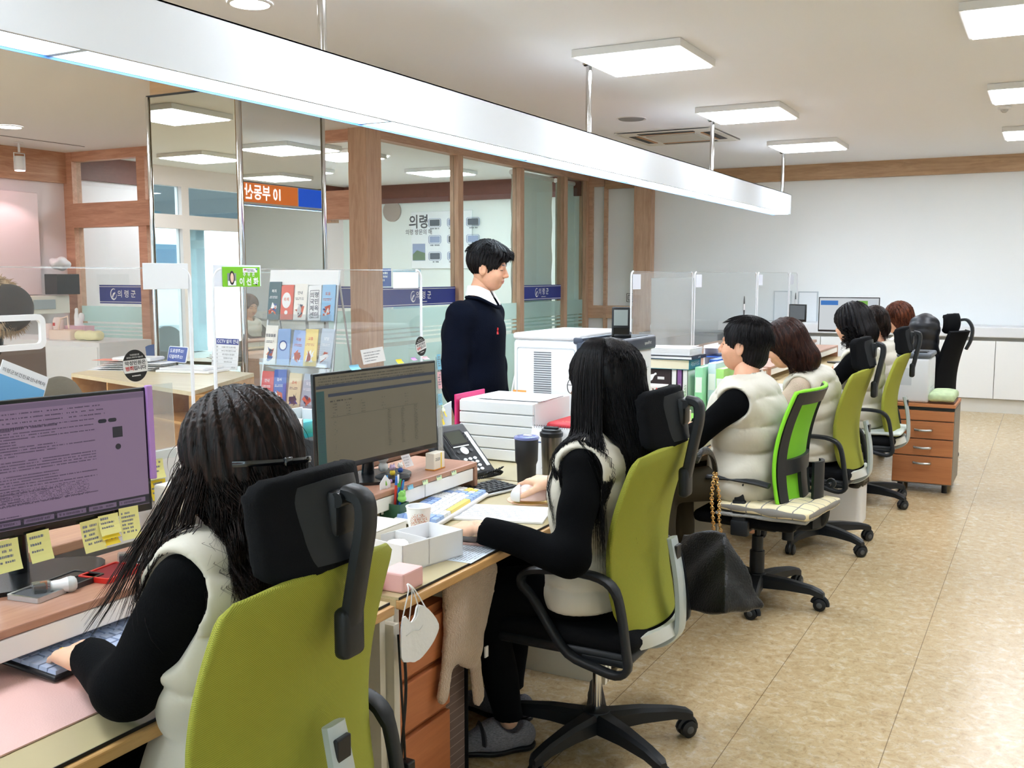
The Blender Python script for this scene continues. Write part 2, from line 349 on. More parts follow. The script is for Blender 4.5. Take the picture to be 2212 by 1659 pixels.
# near wall with shopfront windows behind the camera (seen in the mirror column)
WN = [(-9.2, -7.6), (-7.4, -5.8), (-5.6, -4.0), (-3.8, -2.2), (-2.0, -.4), (-.2, 1.4)]
nb = MB(); nb.box(XL, XR, YN-.12, YN, 0, .12); nb.box(XL, XR, YN-.12, YN, 2.58, ZC); nb.box(XL, XR, YN-.12, YN, 1.98, 2.12)
xs = [XL]+[x for p in WN for x in p]+[XR]
for i in range(0, len(xs), 2): nb.box(xs[i], xs[i+1], YN-.12, YN, .12, 2.58)
struct('wall_near', nb, mat('white_frame', 'f0f1f1', .45))
M_wing = glass('window_glass', 'eaf3f4', .14)
for i in range(4):
    g_ = MB(); g_.box(XL-.07, XL-.06, ye[i+1]+.06, ye[i]-.03, .12, 2.08); g_.box(XL-.07, XL-.06, ye[i+1]+.06, ye[i]-.03, 2.25, 2.6); struct('window_%d' % (31+i), g_, M_wing)
    ld = bpy.data.lights.new('window_daylight_portal', 'AREA'); ld.shape = 'RECTANGLE'; ld.size = 2.4; ld.size_y = ye[i]-ye[i+1]; ld.cycles.is_portal = True
    lo = bpy.data.objects.new('window_daylight_portal', ld); COL.objects.link(lo); lo.location = (XL-.15, (ye[i]+ye[i+1])/2, 1.35); lo.rotation_euler = (0, -PI/2, 0)
t_ = thing('street_van', 'white van and teal shopfront outside, seen in the mirror column', 'van', (-13.5, -.2, 0))
MB().rbox(-.9, .9, -2.2, 1.4, .5, 2.3, .2).build('body', mat('van_white', 'dfe8ee', .3), t_); MB().box(.88, .91, -2.0, -.6, 1.3, 2.0).build('window', mat('van_glass', '5f7f96', .1), t_); MB().box(.89, .905, -.3, .3, .6, 2.2).build('red_stripe', mat('van_red', '8f3038', .5), t_)
for s_ in (-1.5, .8): MB().cyl((.7, s_, .35), (.95, s_, .35), .34, 20).build('wheel', M_dgrey, t_)
t_ = thing('street_kiosk', 'teal and dark kiosk outside the glass doors, seen in the mirror column', 'building', (-16, 1, 0)); MB().box(-1, 1, -6, 6, 0, 2.4).build('wall', mat('teal_wall', '8d9ea3', .6), t_); MB().box(-1.2, 2.0, -6.2, 6.2, 2.4, 3.2).build('canopy', mat('street_canopy', '333b42', .6), t_)
t_ = thing('hanging_sign', 'small cyan hanging sign seen in the mirror column', 'sign', (-8.2, .0, 2.2)); MB().box(-.01, .01, -.3, .3, 0, .2).build('panel', mat('cyan_sign', '2ab4dc', .4, emit=.3, ecol='2ab4dc'), t_); MB().cyl((0, 0, .2), (0, 0, .62), .012).build('rod', M_chrome, t_)
for i, (a, b) in enumerate(WN):
    g_ = MB(); g_.box(a, b, YN-.07, YN-.06, .12, 1.98); g_.box(a, b, YN-.07, YN-.06, 2.12, 2.58); struct('window_%d' % (i+1), g_, M_wing)
    ld = bpy.data.lights.new('window_daylight_portal', 'AREA'); ld.shape = 'RECTANGLE'; ld.size = b-a; ld.size_y = 2.4; ld.cycles.is_portal = True
    lo = bpy.data.objects.new('window_daylight_portal', ld); COL.objects.link(lo); lo.location = ((a+b)/2, YN-.15, 1.35); lo.rotation_euler = (-PI/2, 0, PI)
# street outside the windows
struct('trim_pavement', MB().box(-16, 9, YN-14, YN-.12, -.12, -.02).box(-20, XL-.13, YN-.12, 10, -.12, -.02), mat('street_paving', 'a9a49c', .8, noise=.15))
ob = MB(); ob.box(-14, 6, YN-10.4, YN-10, 0, 2.6); t_ = thing('street_building', 'low red-brown shopfront across the street outside, seen in the mirror column', 'building')
ob.build('wall', mat('red_wall', '8d4a45', .8, noise=.1), t_)
MB().box(-14, 6, YN-10.6, YN-8.9, 2.6, 3.4).build('canopy', mat('street_canopy', '333b42', .6), t_)
for k in range(5): MB().box(-12.5+k*3.4, -10.6+k*3.4, YN-9.99, YN-9.95, .5, 2.1).build('window', mat('shop_window', 'a8d4dc', .2), t_)
# far wall: wood ceiling beam, cabinets ledge
struct('trim_1', MB().box(-5.3, XR, YF-.08, YF, 2.645, ZC), M_beamw)
struct('trim_2', MB().box(-5.32, -5.28, YF-.06, YF, 0, ZC).box(-5.6, -3.75, YF-.06, YF, 2.68, ZC), M_oakx)
pl = GY(1375, 500, YF-.1).x; pr_ = GY(1408, 500, YF-.1).x; pw = GY(1281, 500, YF-.03).x
struct('trim_3', MB().box(pl, pr_, YF-.14, YF, 0, 2.68).box(pl-.02, pl, YF-.15, YF, 0, 2.68), M_oak)
tz = GY(1320, 660, YF).z
struct('trim_4', MB().box(XG+.02, pl, YF-.05, YF, tz-.17, tz).box(XG+.02, pw, YF-.05, YF, tz, 2.7), M_oakx)
def rowthing(name, label, cat, loc=(0, 0, 0), rz=0, group=None): return thing(name, label, cat, loc, rz, group)
t_ = thing('wall_cabinet_run', 'long low white cabinet with grey worktop along the far wall', 'cabinet', (0, 0, 0))
YC = 12.12
MB().rbox(-3.6, XR-.01, YC-.03, YF-.01, .83, .945, .01).build('worktop', mat('pale_worktop', 'dfe2e6', .4), t_)
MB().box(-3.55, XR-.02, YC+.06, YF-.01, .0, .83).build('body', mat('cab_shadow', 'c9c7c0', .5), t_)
MB().box(-3.55, XR-.02, YC+.04, YC+.07, .0, .15).build('plinth', mat('plinth_white', 'd8d6cf', .4), t_)
xd = GY(2148, 800, YC).x
for k in range(-4, 5):
    x0 = xd+k*.62
    if x0 < -3.6 or x0+.62 > XR: continue
    MB().rbox(x0+.002, x0+.616, YC, YC+.022, .158, .79, .003).build('door', M_white, t_)
# ---- glazed partition along X = XG and along Y = YP ----
M_g = glass('partition_glass', 'f7fcfb', .03); M_fr = glass('frosted_glass', 'e6f5f3', .03, .3, .62, 'e6f7f5'); M_frs = glass('frost_light', 'd3e6e6', .06, .2, .35, 'cfe6e6')
M_navy = mat('navy_band', '24378f', .4); M_inkw = mat('white_ink', 'f4f5f7', .5); M_lit = mat('lit_white', 'f4f5f7', .5, emit=.6, ecol='ffffff')
ys = [7.72, 9.22, 10.62, 11.83, 12.52]
fr = MB(); fr.box(XG-.06, XG+.06, 7.78, YF, ZC-.075, ZC); fr.box(XG-.04, XG+.04, 7.78, YF, 0, .08)
struct('trim_5', fr, M_oaky)
struct('trim_6', MB().box(XG-.10, XG+.10, YP-.1, YP+.13, 0, ZC), M_oak)
for i, y in enumerate(ys[1:]): struct('trim_%d' % (7+i), MB().box(XG-.05, XG+.05, y-.045, y+.045, .08, ZC-.075).box(XG+.05, XG+.056, y-.05, y+.05, .08, ZC-.08), M_oak)
zb0, zb1 = 1.20, 1.385
M_frame = lambda y0: frame((XG+.012, y0, 0), (0, -1, 0), (0, 0, 1))
def logo(mb, M, s, mi=0):
    """round crest: open ring with a leaf-like stroke"""
    O = []; I = []
    for i in range(21):
        a = rad(60+300*i/20); w_ = .12+.38*(i/20 if i < 12 else (20-i)/10)*.6
        O.append((s*math.cos(a), s*1.25*math.sin(a))); I.append((s*(1-w_)*math.cos(a)+s*.04, s*1.25*(1-w_)*math.sin(a)))
    n = len(O); mb.add([M @ Vector((x, y, .0005)) for x, y in O+I], [(i, i+1, n+i+1, n+i) for i in range(n-1)], mi)
    mb.add([M @ Vector((x*s, y*s, .0005)) for x, y in ((-.55, -.5), (-.1, .25), (.55, .5), (.5, .1), (.1, -.15), (-.2, -.75))], [(0, 1, 2, 3, 4, 5)], mi)
for i in range(4):
    a, b = ys[i]+.045+(.06 if i == 0 else 0), ys[i+1]-.045
    o = struct('window_%d' % (11+i), MB().box(XG-.006, XG+.002, a, b, .08, ZC-.075), M_g)
    f_ = MB(); f_.box(XG+.003, XG+.005, a, b, .08, zb0-.10-.28)
    for zz in (.86, .905, .95): f_.box(XG+.003, XG+.005, a, b, zz, zz+.028)
    f_.box(XG+.003, XG+.005, a, b, .99, zb0-.02)
    struct('frost_film', f_, M_fr, o)
    if i in (0, 2):
        bnd = MB(); bnd.box(XG+.004, XG+.008, a, b, zb0, zb1); struct('blue_band', bnd, M_navy, o, label='dark blue band with white lettering')
        ln = MB(); ln.box(XG+.008, XG+.0095, a, b, zb0+.012, zb0+.018); ln.box(XG+.008, XG+.0095, a, b, zb1-.018, zb1-.012)
        yc = (a+b)/2; Mx = frame((XG+.0095, yc, (zb0+zb1)/2), (0, 1, 0), (0, 0, 1))
        logo(ln, Mx @ rot(loc=(-.13, 0, 0)), .045); add_text(ln, '의 령 군', .085, Mx @ rot(loc=(.06, .008, 0)), 0, .01); squiggle(ln, -.0, .12, -.052, .011, Mx)
        struct('band_lettering', ln, M_inkw, o)
# blinds behind the last two panes
for k, (a, b, dn) in enumerate(((10.67, 11.78, .0), (11.88, 12.5, 0))):
    t_ = thing('roller_blind', ('pale green roller blind with soft horizontal bands behind the third glass pane' if k == 0 else 'plain pale green roller blind behind the last glass pane by the wood frame'), 'blind', (XG-.12, 0, 0))
    bl = MB(); n = 60
    bl.grid(lambda u, v: (math.sin(v*30)*.006 if k == 0 else 0, a+u*(b-a), 2.7-v*2.1), 2, n)
    o = bl.build('fabric', mat('blind_%d' % k, 'f0faf6' if k == 0 else 'e2f0ea', .8), t_)
    MB().cyl((0, a, 2.72), (0, b, 2.72), .03).build('roller', M_white, t_)
# X-direction partition (Y = YP)
fr = MB(); fr.box(XL+.14, XG-.1, YP-.055, YP+.055, ZC-.10, ZC); fr.box(XL+.14, XG-.1, YP-.066, YP+.066, 2.02, 2.28); fr.box(XL, XL+.14, YP-.06, YP+.06, 0, ZC)
for x in (-8.42, -7.2): fr.box(x-.06, x+.06, YP-.05, YP+.05, 0, ZC)
struct('trim_12', fr, M_pinkx)
for i, (a, b) in enumerate(((XL+.14, -8.48), (-8.36, -7.26), (-7.14, XG-.1))):
    o = struct('window_%d' % (21+i), MB().box(a, b, YP-.004, YP+.004, 2.28, ZC-.1).box(a, b, YP-.004, YP+.004, 0, 2.02), M_g)
    struct('frost_film', MB().box(a, b, YP-.008, YP-.006, 0, .86).box(a, b, YP-.008, YP-.006, 1.0, 1.17), M_fr, o)
    q = MB()
    for zz in (.885, .925, .965): q.box(a, b, YP-.008, YP-.006, zz-.012, zz+.014)
    struct('frost_stripes', q, M_fr, o)
    bnd = MB(); a2 = a+.3 if i == 0 else a
    bnd.box(a2, b, YP-.012, YP-.009, 1.2, 1.40); struct('blue_band', bnd, M_navy, o, label='dark blue band with white lettering')
    ln = MB(); ln.box(a2, b, YP-.0135, YP-.012, 1.215, 1.221); ln.box(a2, b, YP-.0135, YP-.012, 1.379, 1.385)
    Mx = frame(((a2+b)/2, YP-.0135, 1.30), (1, 0, 0), (0, 0, 1)); logo(ln, Mx @ rot(loc=(-.12, 0, 0)), .05)
    add_text(ln, '의 령 군', .085, Mx @ rot(loc=(.08, .0, 0)), 0, .01); struct('band_lettering', ln, M_inkw, o)
# inner office behind the glass
struct('trim_13', MB().box(XL, XG-.02, 12.44, 12.5, 2.56, ZC).box(XL, XL+.05, YP, 12.5, 2.56, ZC), M_brown)
struct('wall_office', MB().box(XL, XG-.02, 12.48, 12.55, 0, ZC), mat('office_wall', 'e6eeea', .8))
struct('trim_14', MB().box(-8.62, -8.2, YP+.6, YP+1.2, 0, ZC), mat('frosted_panel', 'c9d8d3', .5))
dg_ = thing('glass_door_leaf', 'open frameless glass door leaf with wooden header inside the partition, left of the thick post', 'door', (0, 0, 0))
MB().box(-7.4, -6.55, 8.05, 8.07, .02, 2.0).build('glass_panel', glass('door_glass', 'c4d8d4', .25, .03, .06), dg_)
MB().box(-7.7, -6.3, 8.0, 8.12, 2.02, 2.2).build('header', M_oakx, dg_)
MB().cyl((-6.62, 8.02, .8), (-6.62, 8.02, 1.6), .015).build('handle', M_chrome, dg_)
#struct('wall_lobby', MB().box(-9.5, -7.6, 12.3, 12.42, 0, 2.4).box(-7.2, -6.7, 12.3, 12.42, 0, 2.5), mat('dark_lobby', '4a3434', .5, noise=.3, nscale=3)) if False else None
# pink-lit left wall trim
struct('trim_15', MB().box(XL, XL+.05, 1.9, YP-.05, 2.50, ZC), wood('red_oak_y', 'd0a180', 'b07a5a', 1))
# ---- mirror-clad column ----
CX0, CX1, CY0, CY1 = -5.48, -4.67, 5.0, 5.85
t_ = thing('mirror_column', 'square column clad in mirror glass with chrome edge trims and wood top', 'column', (0, 0, 0))
M_mir = mat('mirror', 'dfe3dd', .01, 1)
MB().box(CX0+.012, CX1-.012, CY0+.012, CY1-.012, 0, ZC).build('core', wood('oak_top', 'd9b184', 'c39a6c', 0), t_)
MB().box(CX0+.02, CX1-.03, CY0, CY0+.012, .1, 2.70).build('front_mirror', M_mir, t_)
MB().box(CX1-.012, CX1, CY0+.03, CY1-.02, .1, 2.70).build('side_mirror', M_mir, t_)
for k, (x, y) in enumerate(((CX0, CY0), (CX1, CY0), (CX1, CY1))):
    c = MB(); s_ = .014
    c.rbox(x-s_, x+s_, y-s_, y+s_, .0, 2.705, .006); c.build('edge_trim', M_chrome, t_, smooth=30)
MB().box(CX0-.01, CX1+.01, CY0-.006, CY0, 2.70, 2.712).build('top_trim', M_dgrey, t_)

# ================= CEILING FITTINGS =================
M_light = mat('light_diffuser', 'ffffff', .4, emit=PANEL_E, ecol='eef5ff'); M_lf = mat('light_frame', 'e4e2de', .5)
def panel(x, y, label):
    t = thing('ceiling_light_panel', label, 'ceiling light', (x, y, ZC), 0, 'square ceiling light panels')
    MB().box(-.335, .335, -.335, .335, -.045, -.002).build('frame', M_lf, t)
    MB().rbox(-.315, .315, -.315, .315, -.052, -.0455, .003).build('diffuser', M_light, t)
k_ = 1.33/1.25; lx = -2.11*k_; rx = -.13*k_
lab = ['square light panel nearest the camera above the hanging light beam', 'square light panel behind the first one along the beam', 'square light panel farthest along the beam, by the far wall beam']
ly = [5.55*k_, 7.75*k_, 9.9*k_]
for i in range(3): panel(lx, ly[i], lab[i])
lab = ['square light panel cut by the top right corner of the photo', 'square light panel at right edge above the smoke detector', 'square light panel at right edge nearest the far wall']
for i, y in enumerate((5.50*k_, 7.75*k_, 9.92*k_)): panel(rx, y, lab[i])
for i, (x, y) in enumerate(((lx, 3.42), (lx, 1.0), (rx, 3.42), (lx, -1.5))): panel(x, y, 'square light panel of the open office ceiling, out of the frame above the staff')
for i, (x, y) in enumerate(((-6.9, 9.0), (-6.9, 11.0))): panel(x, y, ['square light panel behind the glass partition, nearer one', 'square light panel behind the glass partition, farther one'][i])
for i, (x, y) in enumerate(((-6.4, 1.6), (-6.4, 3.9), (-8.4, 10.0), (-8.4, 1.6), (-4.9, 1.2), (-6.6, -1.2), (-8.6, 8.6), (-6.9, 8.2))): panel(x, y, 'added square light panel brightening the visitors side and glass office')  # panels added to brighten the visitors side and office; some show in the mirrors
def downlight(p, r, label, col='ffffff', e=14):
    t = thing('downlight', label, 'ceiling light', (p.x, p.y, ZC), 0, 'round downlights'); M1 = rot(0)
    MB().lathe([(r*1.15, -.001), (r*1.15, -.008), (r, -.01)], 28, cap=False).build('rim', M_lf, t)
    MB().lathe([(0.001, -.006), (r, -.006)], 28, cap=False).build('lens', mat('down_'+col, col, .4, emit=e, ecol=col), t)
downlight(GZ(540, 6, ZC), .095, 'round downlight above the beam near the top left of the photo')
downlight(GZ(20, 273, ZC), .1, 'round downlight above the white cylinder spot at left')
downlight(GZ(835, 308, ZC)+Vector((-.7, .9, 0)), .08, 'small round downlight inside the glass office')
# hanging light beam
XB0, XB1, ZB0, ZB1, YB0, YB1 = -2.72, -2.54, 2.161, 2.37, -1.2, 11.15
t_ = thing('hanging_light_beam', 'long white hanging beam with bluish-white lit underside over the counter', 'light', (0, 0, 0))
bm_ = MB(); bm_.box(XB1-.006, XB1, YB0, YB1, ZB0, ZB1); bm_.box(XB0, XB0+.006, YB0, YB1, ZB0, ZB1); bm_.box(XB0, XB1, YB0, YB1, ZB1-.006, ZB1); bm_.box(XB0, XB1, YB1-.006, YB1, ZB0, ZB1); bm_.box(XB0, XB1, YB0, YB0+.006, ZB0, ZB1)
bm_.build('housing', mat('beam_white', 'dde2e7', .35), t_)
js = [GZ(163, 112, ZB0).y, GZ(800, 267, ZB0).y, GZ(1130, 346, ZB0).y, GZ(1340, 398, ZB0).y, GZ(1505, 437, ZB0).y, GZ(1640, 462, ZB0).y]
stp = js[1]-js[0]; js = [js[0]-stp] + [js[0]+stp*i for i in range(0, 12) if js[0]+stp*i < YB1] + [YB1]
for i in range(len(js)-1):
    if js[i+1]-js[i] < .2: continue
    MB().box(XB0+.014, XB1-.022, js[i]+.02, js[i+1]-.02, ZB0+.012, ZB0+.02).build('light_strip', mat('strip_light', 'eef9ff', .4, emit=5.0, ecol='d6f0ff'), t_)
    MB().box(XB0+.005, XB1-.005, js[i]-.012, js[i]+.012, ZB0, ZB0+.012).build('divider', mat('divider', 'bfd3e6', .4), t_)
MB().box(XB0+.001, XB0+.004, YB0, YB1, ZB0-.008, ZB0).build('edge_lip', mat('blue_lip', '4a7fd0', .4), t_)
MB().box(XB1-.02, XB1-.006, YB0, YB1, ZB0+.001, ZB0+.006).build('edge_lip', mat('grey_lip', '9aa6b4', .4), t_)
# sign panels on the outer face, seen reversed in the mirror
sg = [('1c6fe0', 3), ('c9682a', 10), ('1b4fc8', 1), ('7a3a9c', 8), ('2aa7d8', 6), ('3a9c50', 4), ('c9682a', 2), ('1b4fc8', 9)]
M_bk = [mat('sign_%s' % c, c, .4, emit=.35, ecol=c) for c, _ in sg]
def sign(y0, y1, mi, txt=None, name='sign_panel'):
    o = MB().box(XB0-.006, XB0-.001, y0, y1, ZB0+.02, ZB1-.012).build('sign_panel', M_bk[mi], t_)
    if txt:
        Mx = frame((XB0-.0065, (y0+y1)/2, (ZB0+ZB1)/2), (0, -1, 0), (0, 0, 1)); lettering('sign_lettering', txt, .15, Mx @ rot(loc=(.0, 0, .001)), M_lit, o, .02, .85)
YS = 7.0
sign(7.9, 8.32, 2); sign(6.9, 7.88, 1, '10 부동산'); sign(5.6, 6.88, 3, '09 민원'); sign(8.34, 9.2, 0); sign(2.6, 3.6, 4)
for i, (x, y, zt) in enumerate(((697, 110, 0), (1271, 288, 0), (1537, 366, 0), (1690, 415, 0))):
    p = GX(x, y, (XB0+XB1)/2); p0 = p.y
    q = MB(); q.cyl((0, 0, 0), (0, 0, ZC-ZB1), .018, 16); q.lathe([(.042, ZC-ZB1-.012), (.042, ZC-ZB1), (.018, ZC-ZB1)], 20); q.lathe([(.034, ZC-ZB1-.022), (.042, ZC-ZB1-.012)], 20, cap=False)
    o = q.build('suspension_rod', M_chrome, t_, smooth=35); o.location = ((XB0+XB1)/2, p0, ZB1)
# ceiling speaker, air conditioner, smoke detector
p = GZ(1364, 256, ZC); t_ = thing('ceiling_speaker', 'round grey ceiling speaker grille beside the first rod', 'speaker', p)
MB().lathe([(.001, -.012), (.10, -.012), (.115, -.001)], 28, cap=False).build('grille', mat('grille', '8d8b88', .6, bump=.5, bscale=400), t_)
MB().lathe([(.115, -.001), (.128, -.008), (.13, -.001)], 28, cap=False).build('rim', M_lf, t_)
p = (GZ(1320, 285, ZC)+GZ(1600, 297, ZC))/2; p = GZ(1462, 292, ZC)
t_ = thing('ceiling_air_conditioner', 'square recessed ceiling air conditioner with clear deflector flaps behind the beam', 'air conditioner', (p.x, p.y+.05, ZC))
M_ac = mat('ac_cream', 'dbd8ce', .5)
MB().ring(rrect(.94, .94, .03), rrect(.88, .88, .02), -.02).build('rim', M_ac, t_)
MB().rbox(-.47, .47, -.47, .47, -.018, -.002, .004).build('panel', M_ac, t_)
MB().rbox(-.24, .24, -.24, .24, -.028, -.018, .004).build('intake_grille', mat('ac_grille', 'c2beb0', .5), t_)
for a in range(4):
    R_ = rot(0, 0, a*PI/2); MB().box(-.27, .27, .33, .40, -.021, -.0182, 0, R_).build('slot', M_dgrey, t_)
    MB().box(-.26, .26, .30, .33, -.023, -.0182, 0, R_).build('vane', mat('vane', 'b0793a', .4), t_)
    MB().box(-.34, .34, .44, .443, -.13, -.02, 0, R_ @ rot(.6, 0, 0, (0, 0, .0))).build('deflector', glass('deflector', 'f4f4f4', .2, .05, .08), t_)
p = GZ(2170, 231, ZC); t_ = thing('smoke_detector', 'small round smoke detector on the ceiling at right', 'smoke detector', p)
MB().lathe([(.05, -.001), (.05, -.012), (.045, -.02)], 20).build('base', M_lf, t_); MB().lathe([(.03, -.02), (.026, -.032), (.012, -.045)], 20).build('sensor', mat('sensor', 'b9b5ae', .5), t_)
# ================= CHAIRS =================
M_blk = mat('black_plastic', '1d2024', .45, bump=.05, bscale=500, spec=.35); M_blk2 = mat('black_nylon', '17191d', .38, spec=.35); M_seat = mat('black_seat_fabric', '0f1013', .9, bump=.2, bscale=300, spec=.15)
M_silver = mat('silver_plastic', 'b9c4c6', .35, .3); M_strip = mat('pale_grey_strip', 'd9dcd8', .45); M_hub = mat('wheel_hub', '4a4d50', .4)
def weave(name, c1, c2, per=.0036, rough=.8):
    m = mat(name, c1, rough); N = m.node_tree.nodes; L = m.node_tree.links; b = N['Principled BSDF']
    uv = N.new('ShaderNodeTexCoord'); sp = N.new('ShaderNodeSeparateXYZ'); L.new(uv.outputs['Object'], sp.inputs[0])
    def sn(a, k, ph=0):
        q = N.new('ShaderNodeMath'); q.operation = 'MULTIPLY_ADD'; q.inputs[1].default_value = k; q.inputs[2].default_value = ph; L.new(a, q.inputs[0]); s_ = N.new('ShaderNodeMath'); s_.operation = 'SINE'; L.new(q.outputs[0], s_.inputs[0]); return s_.outputs[0]
    k = 2*PI/per; x = sn(sp.outputs[0], k); z = sn(sp.outputs[2], k*1.15)
    m_ = N.new('ShaderNodeMath'); m_.operation = 'MULTIPLY'; L.new(x, m_.inputs[0]); L.new(z, m_.inputs[1])
    mr = N.new('ShaderNodeMapRange'); mr.inputs['From Min'].default_value = -.6; mr.inputs['From Max'].default_value = .5; L.new(m_.outputs[0], mr.inputs[0])
    mx = N.new('ShaderNodeMix'); mx.data_type = 'RGBA'; L.new(mr.outputs[0], mx.inputs[0]); mx.inputs[6].default_value = (*lin(c2), 1); mx.inputs[7].default_value = (*lin(c1), 1); L.new(mx.outputs[2], b.inputs['Base Color'])
    bp = N.new('ShaderNodeBump'); bp.inputs['Strength'].default_value = .5; bp.inputs['Distance'].default_value = .001; L.new(mr.outputs[0], bp.inputs['Height']); L.new(bp.outputs[0], b.inputs['Normal'])
    return m
M_olive = weave('olive_mesh_fabric', 'b3b540', '757a1c'); M_lime = weave('lime_mesh_fabric', '8fdc2e', '5fae12', .004); M_limeedge = mat('lime_edge', '8be22a', .6)
def chair_base(t, r=.31, a0=.3, zb=.10, rod='chrome'):
    b = MB(); b.lathe([(.035, .055), (.05, .06), (.052, .10), (.042, .125), (.03, .13)], 20)
    W = MB()
    for k in range(5):
        a = a0+k*2*PI/5; d = Vector((math.cos(a), math.sin(a), 0)); s_ = Vector((-math.sin(a), math.cos(a), 0))
        prof = [(.03, .092, .034, .030), (.15, .095, .027, .024), (.26, .088, .021, .018), (r, .078, .02, .016), (r+.018, .07, .012, .012)]
        vs = []
        for q, z, hw, hh in prof:
            c = d*q+Vector((0, 0, z))
            for sx, sz in ((-1, -1), (-1, .5), (-.6, 1), (.6, 1), (1, .5), (1, -1)): vs.append(c+s_*hw*sx+Vector((0, 0, hh*sz)))
        n = 6; fs = [(i*n+j, i*n+(j+1) % n, (i+1)*n+(j+1) % n, (i+1)*n+j) for i in range(4) for j in range(n)]+[tuple(range(n)), tuple(24+j for j in range(n))]
        b.add(vs, fs); p = d*r; b.cyl(p+Vector((0, 0, .045)), p+Vector((0, 0, .08)), .011)
        w_ = MB(); dd = (d*.3+s_).normalized() if k % 2 else (s_*.2+d).normalized(); ax = Vector((-dd.y, dd.x, 0)); c = Vector((0, 0, .028))
        for sg_ in (-1, 1):
            o0 = c+ax*(.006*sg_); o1 = c+ax*(.024*sg_); w_.tube([o0, o0+ax*.002*sg_, o1-ax*.004*sg_, o1], [.024, .028, .028, .021], 18, 0); w_.tube([o1, o1+ax*.0015*sg_], [.013, .011], 14, 1)
        pts = [c+ax*0+dd*(math.cos(q)*.032)+Vector((0, 0, math.sin(q)*.032)) for q in np.linspace(-.2, PI*.95, 9)]
        w_.tube(pts, .0115, 8, 0, flat=(ax, 1)); w_.cyl(c, c+Vector((0, 0, .04)), .008)
        o = w_.build('caster', [M_blk2, M_hub], t, smooth=40); o.location = p
    b.build('star_base', M_blk, t, smooth=35)
    g = MB(); g.cyl((0, 0, .12), (0, 0, .36), .014, 16); g.build('gas_lift', M_chrome if rod == 'chrome' else M_blk, t, smooth=40)
def tube_loop(mb, pts, w_, h_, closed=True, x=0):
    """band of width w_ (x) and thickness h_ following a loop in the yz plane"""
    n = len(pts); P = [Vector((0, y, z)) for y, z in pts]; vs = []
    for i in range(n):
        t_ = (P[(i+1) % n]-P[i-1]).normalized() if closed else (P[min(i+1, n-1)]-P[max(i-1, 0)]).normalized(); nn = Vector((0, -t_.z, t_.y))
        ww = w_[i] if isinstance(w_, list) else w_; hh = h_[i] if isinstance(h_, list) else h_
        for sx, sn_ in ((-1, -.6), (-.7, -1), (.7, -1), (1, -.6), (1, .6), (.7, 1), (-.7, 1), (-1, .6)): vs.append(P[i]+Vector((x+sx*ww/2, 0, 0))+nn*(sn_*hh/2))
    m = n if closed else n-1; fs = [(i*8+j, i*8+(j+1) % 8, ((i+1) % n)*8+(j+1) % 8, ((i+1) % n)*8+j) for i in range(m) for j in range(8)]
    if not closed: fs += [tuple(range(8)), tuple((n-1)*8+j for j in range(8))]
    mb.add(vs, fs)
def smooth_pts(pts, n=4, closed=True):
    P = [np.array(p, float) for p in pts]; k = len(P); out = []
    for i in range(k if closed else k-1):
        p0, p1, p2, p3 = (P[(i-1) % k], P[i], P[(i+1) % k], P[(i+2) % k]) if closed else (P[max(i-1, 0)], P[i], P[i+1], P[min(i+2, k-1)])
        for j in range(n): t = j/n; out.append(tuple(.5*(2*p1+(p2-p0)*t+(2*p0-5*p1+4*p2-p3)*t*t+(3*p1-p0-3*p2+p3)*t**3)))
    if not closed: out.append(tuple(P[-1]))
    return out
def back_profile(v):
    """local y of the olive back at height v in 0..1"""
    return -.245-.035*v**2+.05*math.sin(PI*min(1, v*1.05))*(1-.25*v)+.012
